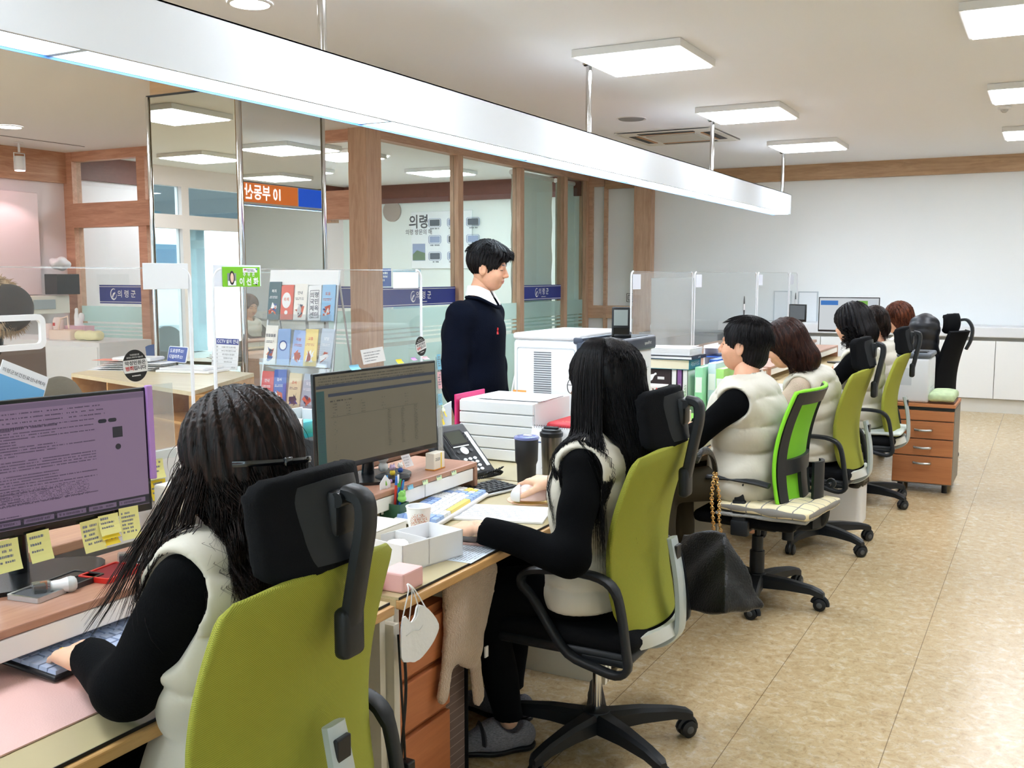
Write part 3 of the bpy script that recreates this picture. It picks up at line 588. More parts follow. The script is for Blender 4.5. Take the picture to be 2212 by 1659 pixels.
def make_chair_a(name, label, loc, rz, a0=.3, head=True, zs=1.0):
    t = thing(name, label, 'chair', loc, rz)
    chair_base(t, a0=a0)
    # seat pan + cushion
    q = MB(); q.rbox(-.24, .24, -.21, .24, .385, .42, .03, seg=3); q.rbox(-.10, .10, -.14, .12, .34, .39, .02); q.cyl((.1, .03, .36), (.27, .03, .355), .008); q.rbox(.23, .29, .015, .045, .35, .36, .004); q.build('seat_pan', M_blk, t, smooth=35)
    g = G3((-.27, -.24, .39), (.27, .28, .50), .012); d = bx(g, (0, .02, .44), (.245, .235, .035), .035)+.02*((g.X/.25)**2*0)+.0; c = iso(g, d-.006*np.cos(g.X*9))
    iso_obj('seat_cushion', c, M_seat, t)
    # backrest
    z0, z1 = .462, 1.00
    def bs(u, v):
        hw = .222+.022*math.sin(PI*min(v*1.0, 1)*.9); 
        if v > .95: hw -= .022*((v-.95)/.05)**2
        if v < .12: hw -= .03*((.12-v)/.12)**1.5
        s_ = (u-.5)*2; y = back_profile(v)+.055*abs(s_)**2.2; return Vector((s_*hw, y, z0+(z1-z0)*v-.010*abs(s_)**3*(1 if v > .5 else 0)*v+.008*(1-s_*s_)*v))
    b = MB(); b.grid(bs, 26, 26, thick=.022); o = b.build('backrest', M_olive, t, smooth=60)
    bv = o.modifiers.new('bev', 'BEVEL'); bv.width = .008; bv.segments = 3; bv.limit_method = 'ANGLE'; bv.angle_limit = rad(60)
    q = MB(); q.grid(lambda u, v: bs(u, -.012-.07*v)+Vector((0, 0, 0)), 24, 3, thick=.022); q.build('lower_trim', M_strip, t, smooth=60)
    # bracket
    q = MB(); pts = smooth_pts([(back_profile(.42)-.045, .715), (back_profile(.2)-.058, .60), (-.272, .49), (-.262, .42), (-.20, .378), (-.12, .372)], 4, False)
    n = len(pts); tube_loop(q, pts, [.05+.012*math.sin(PI*i/n) for i in range(n)], [.022]*n, False); q.build('back_bracket', M_silver, t, smooth=50)
    MB().rbox(-.02, .02, back_profile(.3)-.067, back_profile(.3)-.052, .65, .695, .003).build('label_plate', M_blk2, t)
    # arms
    L_ = smooth_pts([(.135, .588), (.125, .622), (.07, .64), (-.03, .648), (-.12, .64), (-.165, .608), (-.185, .54), (-.20, .44), (-.205, .385), (-.17, .362), (-.10, .375), (-.02, .40), (.04, .47), (.10, .555)], 3)
    for s_ in (-1, 1):
        n = len(L_); q = MB(); tube_loop(q, L_, [.042 if p[1] > .6 else .03 for p in L_], [.02 if p[1] > .6 else .022 for p in L_], True, s_*.262); q.rbox(s_*.22-.02, s_*.22+.03, -.19, -.05, .375, .40, .006); q.build('armrest', M_blk, t, smooth=50)
    if head:
        q = MB(); yb = back_profile(.85)
        q.rbox(-.029, .029, yb-.05, yb-.018, .845, .935, .012, seg=3); tube_loop(q, smooth_pts([(yb-.036, .90), (yb-.056, 1.0), (yb-.072, 1.08), (yb-.068, 1.125), (yb-.035, 1.135)], 4, False), .042, .026, False); q.build('headrest_stem', M_blk, t, smooth=40)
        q = MB(); q.tube([(-.03, yb-.034, 1.125), (.03, yb-.034, 1.125)], .013, 12); q.rbox(-.032, .032, yb-.036, yb-.006, 1.06, 1.14, .01); q.build('headrest_joint', M_blk2, t, smooth=40)
        def hs(off, W_, H_):
            def f(u, v):
                s_ = (u-.5)*2; r_ = (v-.5)*2; wv = W_*(1-.12*(.5-.5*r_)-.05*abs(r_)**4); hv = H_*(1-.10*s_*s_-.10*abs(s_)**6)
                return Vector((s_*wv, yb-.028+.075*s_*s_+off+.012*r_+.02*r_*r_*0, 1.09+r_*hv-.02*s_*s_))
            return f
        q = MB(); q.grid(hs(0, .140, .070), 22, 12, thick=.012); o = q.build('headrest_shell', M_blk, t, smooth=60)
        g = G3((-.19, yb-.05, .98), (.19, yb+.2, 1.23), .008); yy = g.Y-(yb+.000+3.0*g.X**2+.16*(g.Z-1.09))
        d = np.sqrt(np.maximum(abs(g.X)-.108, 0)**2+np.maximum(abs(g.Z-1.09+.8*g.X**2)-.055, 0)**2)-.028; d = U(-1, d) if False else np.maximum(d, abs(yy)-.018); d = np.sqrt(np.maximum(d+.012, 0)**2+np.maximum(abs(yy)-.012, 0)**2)-.014+np.minimum(np.maximum(d+.012, abs(yy)-.012), 0)
        iso_obj('headrest_cushion', iso(g, d), M_seat, t)
    return t
chairA = {}
H = PI/2
chairA[1] = make_chair_a('office_chair', 'olive mesh office chair nearest the camera with black headrest', (-1.32, 1.35, 0), H, .6)
chairA[2] = make_chair_a('office_chair', 'olive high-back office chair with loop arms under the long-haired woman with glasses', (-1.215, 2.845, 0), H, .42)
chairA[4] = copy_tree(chairA[2]); chairA[4].location = (-1.10, 5.70, 0); chairA[4]['label'] = 'olive office chair under the person in beige sleeves'
chairA[5] = copy_tree(chairA[2]); chairA[5].location = (-1.055, 6.95, 0); chairA[5]['label'] = 'olive office chair beside the drawer pedestal under the curly-haired person'
for k, z in ((4, -.05), (5, .03)): chairA[k].rotation_euler[2] = H+z
# ---- lime mesh chair of the man ----
t = thing('office_chair', 'black framed office chair with lime green mesh back and T-shaped arms under the seated man', 'chair', (-1.15, 4.57, 0), H-.06)
chair_base(t, .30, -.38, rod='black')
q = MB(); q.cyl((0, 0, .12), (0, 0, .30), .026, 16); q.cyl((0, 0, .12), (0, 0, .23), .034, 16); q.build('lift_cover', M_blk, t, smooth=40)
q = MB(); q.rbox(-.11, .11, -.12, .10, .35, .385, .012); q.cyl((0, -.14, .30), (0, -.14, .36), .026, 16); q.tube(smooth_pts([(.0, -.1, .37), (.0, -.22, .372), (.0, -.29, .40), (0, -.305, .47)], 4, False), .012, 8, flat=(Vector((1, 0, 0)), 1.8)); q.build('tilt_mechanism', M_blk, t, smooth=40)
g = G3((-.27, -.27, .36), (.27, .27, .47), .012); iso_obj('seat_cushion', iso(g, bx(g, (0, 0, .415), (.24, .235, .03), .03)), M_seat, t)
def ybk(z): v = (z-.42)/.6; return -.235-.055*v*v+.045*math.sin(PI*v)
def bkM(u, v, off=0, W_=.22):
    s_ = (u-.5)*2; z = .44+.56*v; wv = W_*(1+.08*math.sin(PI*v)-.10*max(0, .4-v)); return Vector((s_*wv, ybk(z)+.05*s_*s_+off, z))
q = MB(); q.grid(lambda u, v: bkM(u, v, .012), 16, 20, thick=.004); q.build('mesh_panel', M_lime, t, smooth=60)
q = MB(); ed = [bkM(0, v/20, .010, .226) for v in range(21)]+[bkM(u/10, 1.01, .010, .226) for u in range(1, 11)]+[bkM(1, 1-v/20, .010, .226) for v in range(1, 21)]; q.tube(ed, .009, 8); q.build('mesh_edge', M_limeedge, t, smooth=60)
q = MB()
def fstrip(u0, u1, v0, v1, nu=4, nv=8): q.grid(lambda u, v: bkM(u0+(u1-u0)*u, v0+(v1-v0)*v, -.004), nu, nv, thick=.022)
fstrip(.0, .12, .0, 1.0, 3, 20); fstrip(.88, 1., 0, 1.0, 3, 20); fstrip(.12, .88, .90, 1.0, 12, 3); fstrip(.12, .88, .34, .46, 12, 3); fstrip(.12, .88, 0., .10, 12, 3); fstrip(.40, .60, .1, .34, 3, 4)
q.build('back_frame', M_blk, t, smooth=50)
q = MB(); q.grid(lambda u, v: Vector(((u-.5)*.13, ybk(.60)-.055-.035*math.cos((u-.5)*2.6), .38+.30*v)), 10, 4, thick=.016); q.cyl((.06, -.30, .56), (.11, -.30, .56), .008); q.lathe([(.001, 0), (.022, .002), (.024, .012), (.018, .03), (.001, .032)], 12, 0, rot(0, H, 0, (.10, -.30, .56))); q.build('spine_cover', M_blk, t, smooth=50)
for s_ in (-1, 1):
    q = MB(); q.rbox(s_*.27-.013, s_*.27+.013, -.03, .03, .37, .52, .008, M=rot(.0, 0, 0)); q.rbox(s_*.27-.017, s_*.27+.017, -.045, .035, .36, .43, .008); q.rbox(s_*.27-.012, s_*.27+.012, -.022, .022, .50, .60, .006)
    q.tube(smooth_pts([(s_*.27, .15, .608), (s_*.27, .06, .612), (s_*.27, -.06, .606), (s_*.27, -.13, .595)], 3, False), .012, 10, flat=(Vector((0, 0, 1)), 2.4)); q.rbox(min(s_*.13, s_*.27), max(s_*.13, s_*.27), -.03, .03, .365, .38, .004); q.build('armrest', M_blk, t, smooth=40)
chairB = t
def cushion(name, label, cat, loc, rz, size, m, wav=.006, tilt=(0, 0), puff=.5):
    sx, sy, sz = size; g = G3((-sx/2-.02, -sy/2-.02, -sz/2-.015), (sx/2+.02, sy/2+.02, sz/2+.02), .009)
    u = np.clip(1-(g.X/(sx/2))**4, 0, 1)*np.clip(1-(g.Y/(sy/2))**4, 0, 1); hh = sz/2*(1-puff+puff*np.sqrt(u))
    d = bx(g, (0, 0, 0), (sx/2, sy/2, sz/2), sz*.4); d = np.maximum(d, (abs(g.Z)-hh)*.8)-wav*np.sin(g.X*37+g.Y*11)*np.sin(g.Y*29)
    o = iso_obj(name, iso(g, d), m); o.location = loc; o.rotation_euler = (tilt[0], tilt[1], rz); return tag(o, label, cat)
def plaid(name, base, ln, per):
    m = mat(name, base, .9); N = m.node_tree.nodes; L = m.node_tree.links; b = N['Principled BSDF']; tc = N.new('ShaderNodeTexCoord'); sp = N.new('ShaderNodeSeparateXYZ'); L.new(tc.outputs['Object'], sp.inputs[0]); outs = []
    for a in (0, 1):
        q = N.new('ShaderNodeMath'); q.operation = 'PINGPONG'; q.inputs[1].default_value = per; L.new(sp.outputs[a], q.inputs[0]); c = N.new('ShaderNodeMath'); c.operation = 'LESS_THAN'; c.inputs[1].default_value = per*.08; L.new(q.outputs[0], c.inputs[0]); outs.append(c)
    mx_ = N.new('ShaderNodeMath'); mx_.operation = 'MAXIMUM'; L.new(outs[0].outputs[0], mx_.inputs[0]); L.new(outs[1].outputs[0], mx_.inputs[1])
    mx = N.new('ShaderNodeMix'); mx.data_type = 'RGBA'; L.new(mx_.outputs[0], mx.inputs[0]); mx.inputs[6].default_value = (*lin(base), 1); mx.inputs[7].default_value = (*lin(ln), 1); L.new(mx.outputs[2], b.inputs['Base Color']); return m
cushion('seat_pad', 'grey knitted pad hanging off the back of the lime chair seat', 'cushion', (-1.05, 4.49, .455), H-.1, (.44, .42, .022), mat('grey_knit', 'a3a4a2', .95, bump=.5, bscale=160), .002, (-.02, .0), .3)
cushion('seat_cushion_plaid', 'cream checked cushion on the lime chair under the seated man', 'cushion', (-1.03, 4.47, .487), H-.15, (.42, .42, .055), plaid('cream_plaid', 'e9dcb6', '8d8a86', .035), .003, (0, 0))
cushion('seat_pad', 'white thin seat pad under the curly-haired person', 'cushion', (-1.03, 6.95, .495), H, (.46, .46, .03), mat('white_pad', 'dfe8e4', .9), .003)
# black chair at the far end with a padded coat
t = thing('office_chair', 'all-black high-back chair with small headrest at the far end by the white cabinets', 'chair', (-.90, 8.80, 0), H-.25)
chair_base(t, .30, .5)
g = G3((-.27, -.27, .38), (.27, .27, .5), .014); iso_obj('seat_cushion', iso(g, bx(g, (0, 0, .44), (.24, .23, .04), .035)), M_seat, t)
q = MB(); q.grid(lambda u, v: Vector(((u-.5)*(.46-.06*v), -.25-.09*v+.04*math.sin(PI*v)+.06*(2*u-1)**2, .46+.60*v)), 14, 14, thick=.03); q.build('backrest', M_seat, t, smooth=60)
q = MB(); tube_loop(q, smooth_pts([(-.33, .92), (-.365, 1.0), (-.37, 1.09), (-.33, 1.15), (-.28, 1.15)], 4, False), .04, .022, False); q.build('headrest_stem', M_blk, t, smooth=50)
g = G3((-.17, -.34, 1.02), (.17, -.08, 1.27), .01); yy = g.Y-(-.25+3*g.X**2+3.2*(g.Z-1.11)**2-.1*(g.Z-1.11)); iso_obj('headrest_cushion', iso(g, np.maximum(bx(g, (0, -.22, 1.12), (.13, .12, .08), .05), abs(yy)-.022)), M_seat, t)
# ================= PEOPLE =================
M_skin = mat('skin', 'dfa888', .5, sss=.12, noise=.04, nscale=60); M_skinp = mat('skin_pale', 'e6ba9b', .5, sss=.12, noise=.03, nscale=60); M_lip = mat('lips', 'c98378', .5); M_dark = mat('dark_line', '1b1412', .5)
M_vest = mat('cream_nylon', 'd2cdbe', .55, bump=.12, bscale=45, sheen=.2); M_sweat = mat('black_knit', '08090b', .95, spec=.08, bump=.25, bscale=260); M_pants = mat('black_trousers', '08090c', .9, spec=.1)
M_navyk = mat('navy_knit', '080d1b', .95, spec=.1, bump=.3, bscale=180); M_beige = mat('beige_knit', 'c9b6a2', .95, bump=.3, bscale=220); M_shirt = mat('white_shirt', 'eef0f3', .7)
def hairmat(name, c1, c2, rough=.38):
    m = mat(name, c1, rough); N = m.node_tree.nodes; L = m.node_tree.links; b = N['Principled BSDF']; tc = N.new('ShaderNodeTexCoord'); mp = N.new('ShaderNodeMapping'); mp.inputs['Scale'].default_value = (90, 90, 7); L.new(tc.outputs['Object'], mp.inputs[0])
    n = N.new('ShaderNodeTexNoise'); n.inputs['Scale'].default_value = 1.6; n.inputs['Detail'].default_value = 4; L.new(mp.outputs[0], n.inputs[0])
    mr = N.new('ShaderNodeMapRange'); mr.inputs['From Min'].default_value = .42; mr.inputs['From Max'].default_value = .72; L.new(n.outputs[0], mr.inputs[0])
    mx = N.new('ShaderNodeMix'); mx.data_type = 'RGBA'; L.new(mr.outputs[0], mx.inputs[0]); mx.inputs[6].default_value = (*lin(c1), 1); mx.inputs[7].default_value = (*lin(c2), 1); L.new(mx.outputs[2], b.inputs['Base Color'])
    bp = N.new('ShaderNodeBump'); bp.inputs['Strength'].default_value = .55; bp.inputs['Distance'].default_value = .004; L.new(n.outputs[0], bp.inputs['Height']); L.new(bp.outputs[0], b.inputs['Normal']); b.inputs['Specular IOR Level'].default_value = .16
    return m
H_blk = hairmat('black_hair', '0b0a0c', '1e1a1c'); H_dk = hairmat('dark_brown_hair', '100c0b', '352520'); H_br = hairmat('brown_hair', '1f1110', '47291f'); H_ch = hairmat('chestnut_hair', '3a1c12', '7a442c')
def tf(V, M):  # numpy verts by 4x4
    A = np.array(M); return V @ A[:3, :3].T + A[:3, 3]
HV = {}
def head_part(male=False, h=.0032, glasses=False):
    k = ('head', male, h)
    if k in HV: return HV[k]
    g = G3((-.10, -.12, -.14), (.10, .14, .15), h); k_ = .02
    d = ell(g, (0, -.008, .028), (.075, .094, .090)); d = U(.03, d, ell(g, (0, .03, -.035), (.060, .058, .078)), ell(g, (0, .042, -.080), (.040, .038, .030)))
    d = U(.03, d, ell(g, (0, -.005, -.05), (.06, .065, .06)), sph(g, (.036, .058, -.036), .027), sph(g, (-.036, .058, -.036), .027))
    for s_ in (-1, 1): d = S(.018, d, ell(g, (s_*.031, .108, .004), (.019, .022, .013)))
    d = U(.012, d, cap(g, (-.042, .080, .022), (.042, .080, .022), .008)); 
    for s_ in (-1, 1): d = U(.004, d, ell(g, (s_*.031, .077, .003), (.0155, .014, .0125)))
    for s_ in (-1, 1): d = np.maximum(d, -cap(g, (s_*.019, .092, -.003), (s_*.044, .085, -.001), .0018))
    d = U(.010, d, cap(g, (0, .088, .012), (0, .108, -.028), .007, .011)); d = U(.006, d, sph(g, (.011, .099, -.034), .0085), sph(g, (-.011, .099, -.034), .0085))
    d = U(.006, d, ell(g, (0, .0895, -.058), (.024, .008, .0062)), ell(g, (0, .0875, -.068), (.019, .008, .007))); d = np.maximum(d, -cap(g, (-.02, .100, -.063), (.02, .100, -.063), .0016))
    for s_ in (-1, 1):
        e = ell(g, (s_*.080, -.008, -.012), (.008, .021, .033), rotm(0, 0, s_*.35)); e = S(.004, e, ell(g, (s_*.090, -.004, -.008), (.008, .012, .022), rotm(0, 0, s_*.35))); d = U(.006, d, e)
    V, F = iso(g, d); HV[k] = (V, F); return V, F
def head_hair(style, h=.004):
    """hair volume in head space"""
    if ('hair', style) in HV: return HV[('hair', style)]
    if style == 'male':
        g = G3((-.13, -.15, -.13), (.13, .16, .17), h); d = ell(g, (0, -.012, .044), (.096, .116, .108))
        d = U(.02, d, ell(g, (.012, .052, .088), (.080, .056, .040)), ell(g, (.02, .088, .070), (.062, .026, .034)))
        d = np.maximum(d, -ell(g, (0, .125, -.018), (.105, .075, .080))); d = np.maximum(d, -(g.Z+.02+.55*(g.Y+.03)*0+np.maximum(0, .05-abs(g.Y+.0))*0) - .0 if False else d)
        low = -.035+.25*np.clip(g.Y+.03, -.1, .1); low = np.where(g.Y < -.02, -.075+.5*np.clip(g.Y+.02, -.1, 0)*.2, -.03+0*g.Y); d = U(-1, np.maximum(d, low-g.Z)) if False else np.maximum(d, low-g.Z)
        for s_ in (-1, 1): d = S(.006, d, ell(g, (s_*.092, .0, -.022), (.03, .023, .036)))
        for s_ in (-1, 1): d = np.maximum(d, -ell(g, (s_*.09, .065, -.045), (.05, .045, .055)))
        a = np.arctan2(g.X, g.Y); d = d+.0028*np.sin(a*34+g.Z*40)+.002*np.sin(a*61+g.Z*90+2)
    elif style == 'malec':  # tidy crop seen from behind
        g = G3((-.13, -.14, -.13), (.13, .14, .16), h); d = U(.03, ell(g, (0, -.016, .036), (.092, .112, .100)), ell(g, (0, -.05, -.05), (.070, .062, .06))); d = np.maximum(d, -ell(g, (0, .125, -.02), (.105, .068, .095)))
        low = np.where(g.Y < -.01, -.105+.9*np.clip(g.Y+.05, 0, .05), -.02+0*g.Y); d = np.maximum(d, low-g.Z-.0*g.X)
        for s_ in (-1, 1): d = S(.006, d, ell(g, (s_*.095, .005, -.02), (.035, .026, .036)))
        a = np.arctan2(g.X, g.Y+.02); d = d+.0015*np.sin(a*38+g.Z*60)
    V, F = iso(g, d); HV[('hair', style)] = (V, F); return V, F
def hand_part(curl=.5, h=.0024, thumb=.5, spread=.0, flatk=0):
    k = ('hand', curl, thumb, spread)
    if k in HV: return HV[k]
    g = G3((-.06, -.07, -.085), (.20, .085, .045), h); d = cap(g, (-.022, 0, .0), (.012, 0, 0), .024, .026, ((0, 0, 1), 1.35))
    d = U(.02, d, bx(g, (.045, .0, .0), (.042, .036, .012), .012)); d = U(.012, d, cap(g, (.02, -.022, -.004), (.075, -.024, -.002), .012, .011), cap(g, (.02, .02, -.005), (.08, .024, 0), .013, .011))
    for i, (y, L_, r0) in enumerate(((.029, .070, .0088), (.0095, .077, .009), (-.010, .072, .0086), (-.0285, .056, .0076))):
        p = Vector((.084-.004*(i == 3), y, .001)); a = curl*.45+.04*i; yaw = spread*(1.2-i)*.12; 
        seg = [.46, .31, .25]
        for j in range(3):
            dr = Vector((math.cos(a)*math.cos(yaw), math.sin(yaw), -math.sin(a))); q = p+dr*L_*seg[j]; r_ = r0*(1-.10*j)
            d = U(.0035 if j else .008, d, cap(g, p, q, r_*1.03, r_*.93)) if j == 0 else U(.002, d, cap(g, p, q, r_*1.03, r_*.9)); p = q; a += curl*(.75 if j == 0 else .5)
    p = Vector((.018, .026, -.006)); dr = Vector((.62, .72, -.30*thumb-.1)).normalized(); q = p+dr*.042; d = U(.012, d, cap(g, p, q, .014, .0112)); dr2 = Vector((.92, .25, -.45*thumb-.1)).normalized(); q2 = q+dr2*.032; d = U(.003, d, cap(g, q, q2, .011, .0098)); q3 = q2+(dr2+Vector((.1, -.12*curl, -.1))).normalized()*.025; d = U(.002, d, cap(g, q2, q3, .0098, .0082))
    V, F = iso(g, d); HV[k] = (V, F); return V, F
def hand_at(wr, tip, up, left, **kw):
    """hand mesh placed in person's frame: wrist, finger direction target, back-of-hand normal"""
    V, F = hand_part(**kw); x = (Vector(tip)-Vector(wr)).normalized(); z = Vector(up); z = (z-x*z.dot(x)).normalized(); y = z.cross(x)
    V = V.copy(); thumb_y = -1 if left else 1
    if thumb_y < 0: V = V*np.array([1, -1, 1]); F = F[:, ::-1]
    M = Matrix.Identity(4)
    for i in range(3): M[i][0] = x[i]; M[i][1] = y[i]; M[i][2] = z[i]; M[i][3] = Vector(wr)[i]
    return tf(V, M), F
# with back up (z), fingers along x: y = z cross x points left; the right hand's thumb is on +y (left side), the left hand's on -y
def strands(paths, r, n=3, taper=True):
    """many hair strands as thin tapering tubes; paths: list of arrays (k,3)"""
    VV = []; FF = []; base = 0
    for P, rr in zip(paths, r if isinstance(r, list) else [r]*len(paths)):
        k = len(P); T = np.gradient(P, axis=0); T /= np.linalg.norm(T, axis=1)[:, None]+1e-9
        A = np.cross(T, np.array([.3, .5, .81])); A /= np.linalg.norm(A, axis=1)[:, None]+1e-9; B = np.cross(T, A)
        tt = np.linspace(0, 1, k); rad_ = rr*np.where(tt > .6, 1-(tt-.6)/.4*.85, 1) if taper else rr*np.ones(k)
        ring = [P+(A*math.cos(2*PI*j/n)+B*math.sin(2*PI*j/n))*rad_[:, None] for j in range(n)]
        V = np.stack(ring, 1).reshape(-1, 3); VV.append(V); i = np.arange(k-1)[:, None]*n; j = np.arange(n)[None]
        F = np.stack([i+j, i+(j+1) % n, i+n+(j+1) % n, i+n+j], -1).reshape(-1, 4)+base; FF.append(F); base += len(V)
    return np.concatenate(VV), np.concatenate(FF)
def long_hair_paths(n, zend, seed, shoulder, back=.10, half=.085, wav=.004, front=60, len_var=.06, r=(.096, .116, .104), c=(0, -.012, .038), part=0., nseg=16, lift=0., wavf=28):
    """head-space strand paths: over the skull ellipsoid then falling to zend. front: angle (deg) from face kept open"""
    R_ = np.random.default_rng(seed); out = []; nc = max(8, n//14); cl = []
    for i in range(n):
        if i % (n//nc) == 0: cl = [R_.uniform(rad(front), 2*PI-rad(front)), R_.uniform(-1, 1), R_.uniform(-len_var, len_var), R_.uniform(0, 6.3), R_.uniform(-.012, .012)]
        a = cl[0]+R_.normal(0, .09); ze = zend+cl[2]+abs(R_.normal(0, .02)); dx, dy = math.sin(a), math.cos(a)
        P = []; th0 = rad(R_.uniform(4, 20))
        for t in np.linspace(0, 1, nseg):
            if t < .42:
                th = th0+(rad(100)-th0)*t/.42; s_ = math.sin(th); p = np.array([c[0]+dx*r[0]*s_+part*(1-s_), c[1]+dy*r[1]*s_, c[2]+r[2]*math.cos(th)])
                last = p
            else:
                q = (t-.42)/.58; e = shoulder(dx, dy, q, last, ze); p = e+np.array([math.sin(q*wavf*.3+cl[3]), math.cos(q*wavf*.27+cl[3]*2), 0])*wav*q*3+R_.normal(0, .0016, 3)*q
            P.append(p+np.array([R_.normal(0, .0008), R_.normal(0, .0008), 0])+np.array([dx, dy, 0])*(.003+.004*R_.random()))
        out.append(np.array(P))
    return out
def fall(tx=.12, ty=-.13, cx=0, drift=(0, 0)):
    def f(dx, dy, q, last, ze):
        x = last[0]*(1-q)+(cx+dx*tx)*q; y = last[1]*(1-q)+(dy*0.10+ty+.0)*q; k = min(1, q*1.6); x = last[0]+(cx+dx*tx-last[0])*k**1.2; y = last[1]+(ty+dy*.06-last[1])*k**1.2
        return np.array([x+drift[0]*q*q, y+drift[1]*q*q, last[2]+(ze-last[2])*q])
    return f
def person(label, loc, rz, J, vest=True, sleeve=M_sweat, male=False, hair=None, hands=(), headrot=(0, 0, 0), legs=True, hs=.004, ts=.010, wd=1.0, trousers=M_pants, skin=M_skin, shoes=None, stand=False, quilt=.11, dp=1.0, vts=None, hem=.06):
    Mw = Matrix.Translation(Vector(loc)) @ Euler((0, 0, rz)).to_matrix().to_4x4(); Mi = Mw.inverted()
    j = {k: Mi @ Vector(v) for k, v in J.items()}
    Rh = Euler(headrot).to_matrix().to_4x4(); Mh = Matrix.Translation(j['head']) @ Rh
    cw = .155*wd
    pts = np.array([tuple(v) for v in j.values()]); lo = pts.min(0)-.20; hi = pts.max(0)+.20; hi[2] = j['neck'].z+.10; lo[2] = max(lo[2]+.1, -.005)
    g = G3(lo, hi, ts); hip, ch, nk = j['hip'], j['chest'], j['neck']; up = (nk-hip).normalized()
    tilt = rotm(-math.atan2(up.y, up.z)*1, 0, 0)
    def torso(o=0.):
        d = ell(g, hip, (cw+.02+o, .105*dp+o, .13+o)); d = U(.06, d, cap(g, hip, ch, .105*wd+o, .115*wd+o, ((0, 1, 0), 1.28/dp)), ell(g, ch, (cw+o, .102*dp+o, .165+o), tilt)); 
        d = U(.05, d, cap(g, j['shL']+Vector((.03, 0, 0)), j['shR']-Vector((.03, 0, 0)), .062+o*.8, None)); return U(.03, d, cap(g, ch, nk+Vector((0, 0, .01)), .06+o*.6, .052+o*.3))
    def arm(s_, r0=.047, r1=.040, r2=.027, end=1.0):
        a, b, c = j['sh'+s_], j['el'+s_], j['wr'+s_]; c = b+(c-b)*end; return U(.03, cap(g, a, b, r0, r1), cap(g, b, c, r1, r2))
    body = torso(-.004); ne = cap(g, nk-Vector((0, 0, .05)), j['head']+(Rh @ Vector((0, -.02, -.05)).to_4d()).to_3d()*1, .056 if male else .048, .052 if male else .045); body = U(.03, body, ne)
    for s_ in 'LR': body = U(.03, body, arm(s_, .043, .036, .024))
    leg = None
    if legs:
        for s_ in 'LR':
            a = hip+Vector(((-.085 if s_ == 'L' else .085), .02, -.02)); L_ = U(.03, cap(g, a, j['kn'+s_], .078, .056), cap(g, j['kn'+s_], j['an'+s_], .053, .036)); leg = L_ if leg is None else U(.02, leg, L_)
        body = U(.04, body, leg+.006)
    parts = [iso(g, body)]; V, F = head_part(male); parts.append((tf(V, Mh), F))
    for (s_, tip, nrm, kw) in hands:
        tipl = Mi @ Vector(tip); nl = Mi.to_3x3() @ Vector(nrm); parts.append(hand_at(j['wr'+s_], tipl, nl, s_ == 'L', **kw))
    o = iso_obj('person', parts, skin); me = o.data; me.materials.append(M_lip); me.materials.append(M_dark); nb_ = len(parts[0][0]); nh = len(V)
    # lips, brows and lash lines by face
    Vh = V; Fh = F; C = Vh[Fh].mean(1); f0 = len(parts[0][1]); mi = np.zeros(len(me.polygons), np.int32)
    lipm = (C[:, 1] > .086) & (abs(C[:, 0]) < .022-(abs(C[:, 2]+.0625)*.9)) & (C[:, 2] < -.0535) & (C[:, 2] > -.0735)
    brow = (C[:, 1] > .06) & (abs(C[:, 0]) > .014) & (abs(C[:, 0]) < .047) & (abs(C[:, 2]-(.026-.10*np.maximum(0, abs(C[:, 0])-.034))) < .0034)
    lash = (C[:, 1] > .07) & (abs(C[:, 0]) > .018) & (abs(C[:, 0]) < .046) & (abs(C[:, 2]+.002) < .0024)
    mi[f0:f0+len(Fh)] = np.where(lipm, 1, np.where(brow | lash, 2, 0)); me.polygons.foreach_set('material_index', mi)
    o.location = loc; o.rotation_euler = (0, 0, rz); tag(o, label, 'person')
    def clip_neck(d, r=.075): return S(.008, d, cap(g, nk+Vector((0, .012, .012)), nk+Vector((0, .03, .2)), r))
    # sleeves / sweater
    sw = torso(.006 if vest else .016)
    for s_ in 'LR': sw = U(.03, sw, arm(s_, .060 if vest else .078, .052 if vest else .070, .040 if vest else .048, .98))
    n_ = (g.X*40+g.Z*23); sw = sw+.003*np.sin(g.Z*34+g.X*19+2*np.sin(g.Y*17))
    for s_ in 'LR': w_ = j['wr'+s_]; b_ = j['el'+s_]; ax = (w_-b_).normalized(); cut = plane(g, b_+(w_-b_)*.95, ax); near = sph(g, w_, .12); sw = np.maximum(sw, -np.maximum(-cut, near)) 
    sw = clip_neck(sw, .062 if male else .060); 
    if legs and not stand: sw = np.maximum(sw, (hip.z-.03)-g.Z)
    if stand: sw = U(.05, sw, cap(g, hip-Vector((0, 0, .02)), ch, .135*wd*1.08, .14*wd, ((0, 1, 0), 1.1))); sw = np.maximum(sw, (hip.z-.17)-g.Z)
    iso_obj('sweater', iso(g, sw), sleeve, o)
    if vest:
        g0 = g; g = G3(np.maximum(lo, np.array(hip)-.42), np.minimum(hi, np.array(nk)+.32), vts or ts*.8)
        vt = torso(.026); sarm = (g.Z-hip.z)*1.0
        # quilting follows the spine
        q = ((g.X-hip.x)*up.x+(g.Y-hip.y)*up.y+(g.Z-hip.z)*up.z)+.012*np.sin(g.X*9)
        band = np.abs(np.sin(PI*q/quilt)); wr_ = (1-band)**2
        vt = vt-.0145*(band+.003)**.5+.0042*wr_*np.sin(g.X*88+2*np.sin(g.Z*31)+g.Y*40)+.0022*np.sin(g.X*31+g.Z*47+2*np.sin(g.Y*23))
        for s_, sg_ in (('L', -1), ('R', 1)):
            a = j['sh'+s_]; b_ = j['el'+s_]; dn = (b_-a).normalized(); ou = Vector((sg_, 0, 0)); c0 = a+ou*.045+dn*.0; vt = S(.01, vt, cap(g, c0-dn*.0+ou*.0, c0+dn*.075+ou*.02, .072, .086)); 
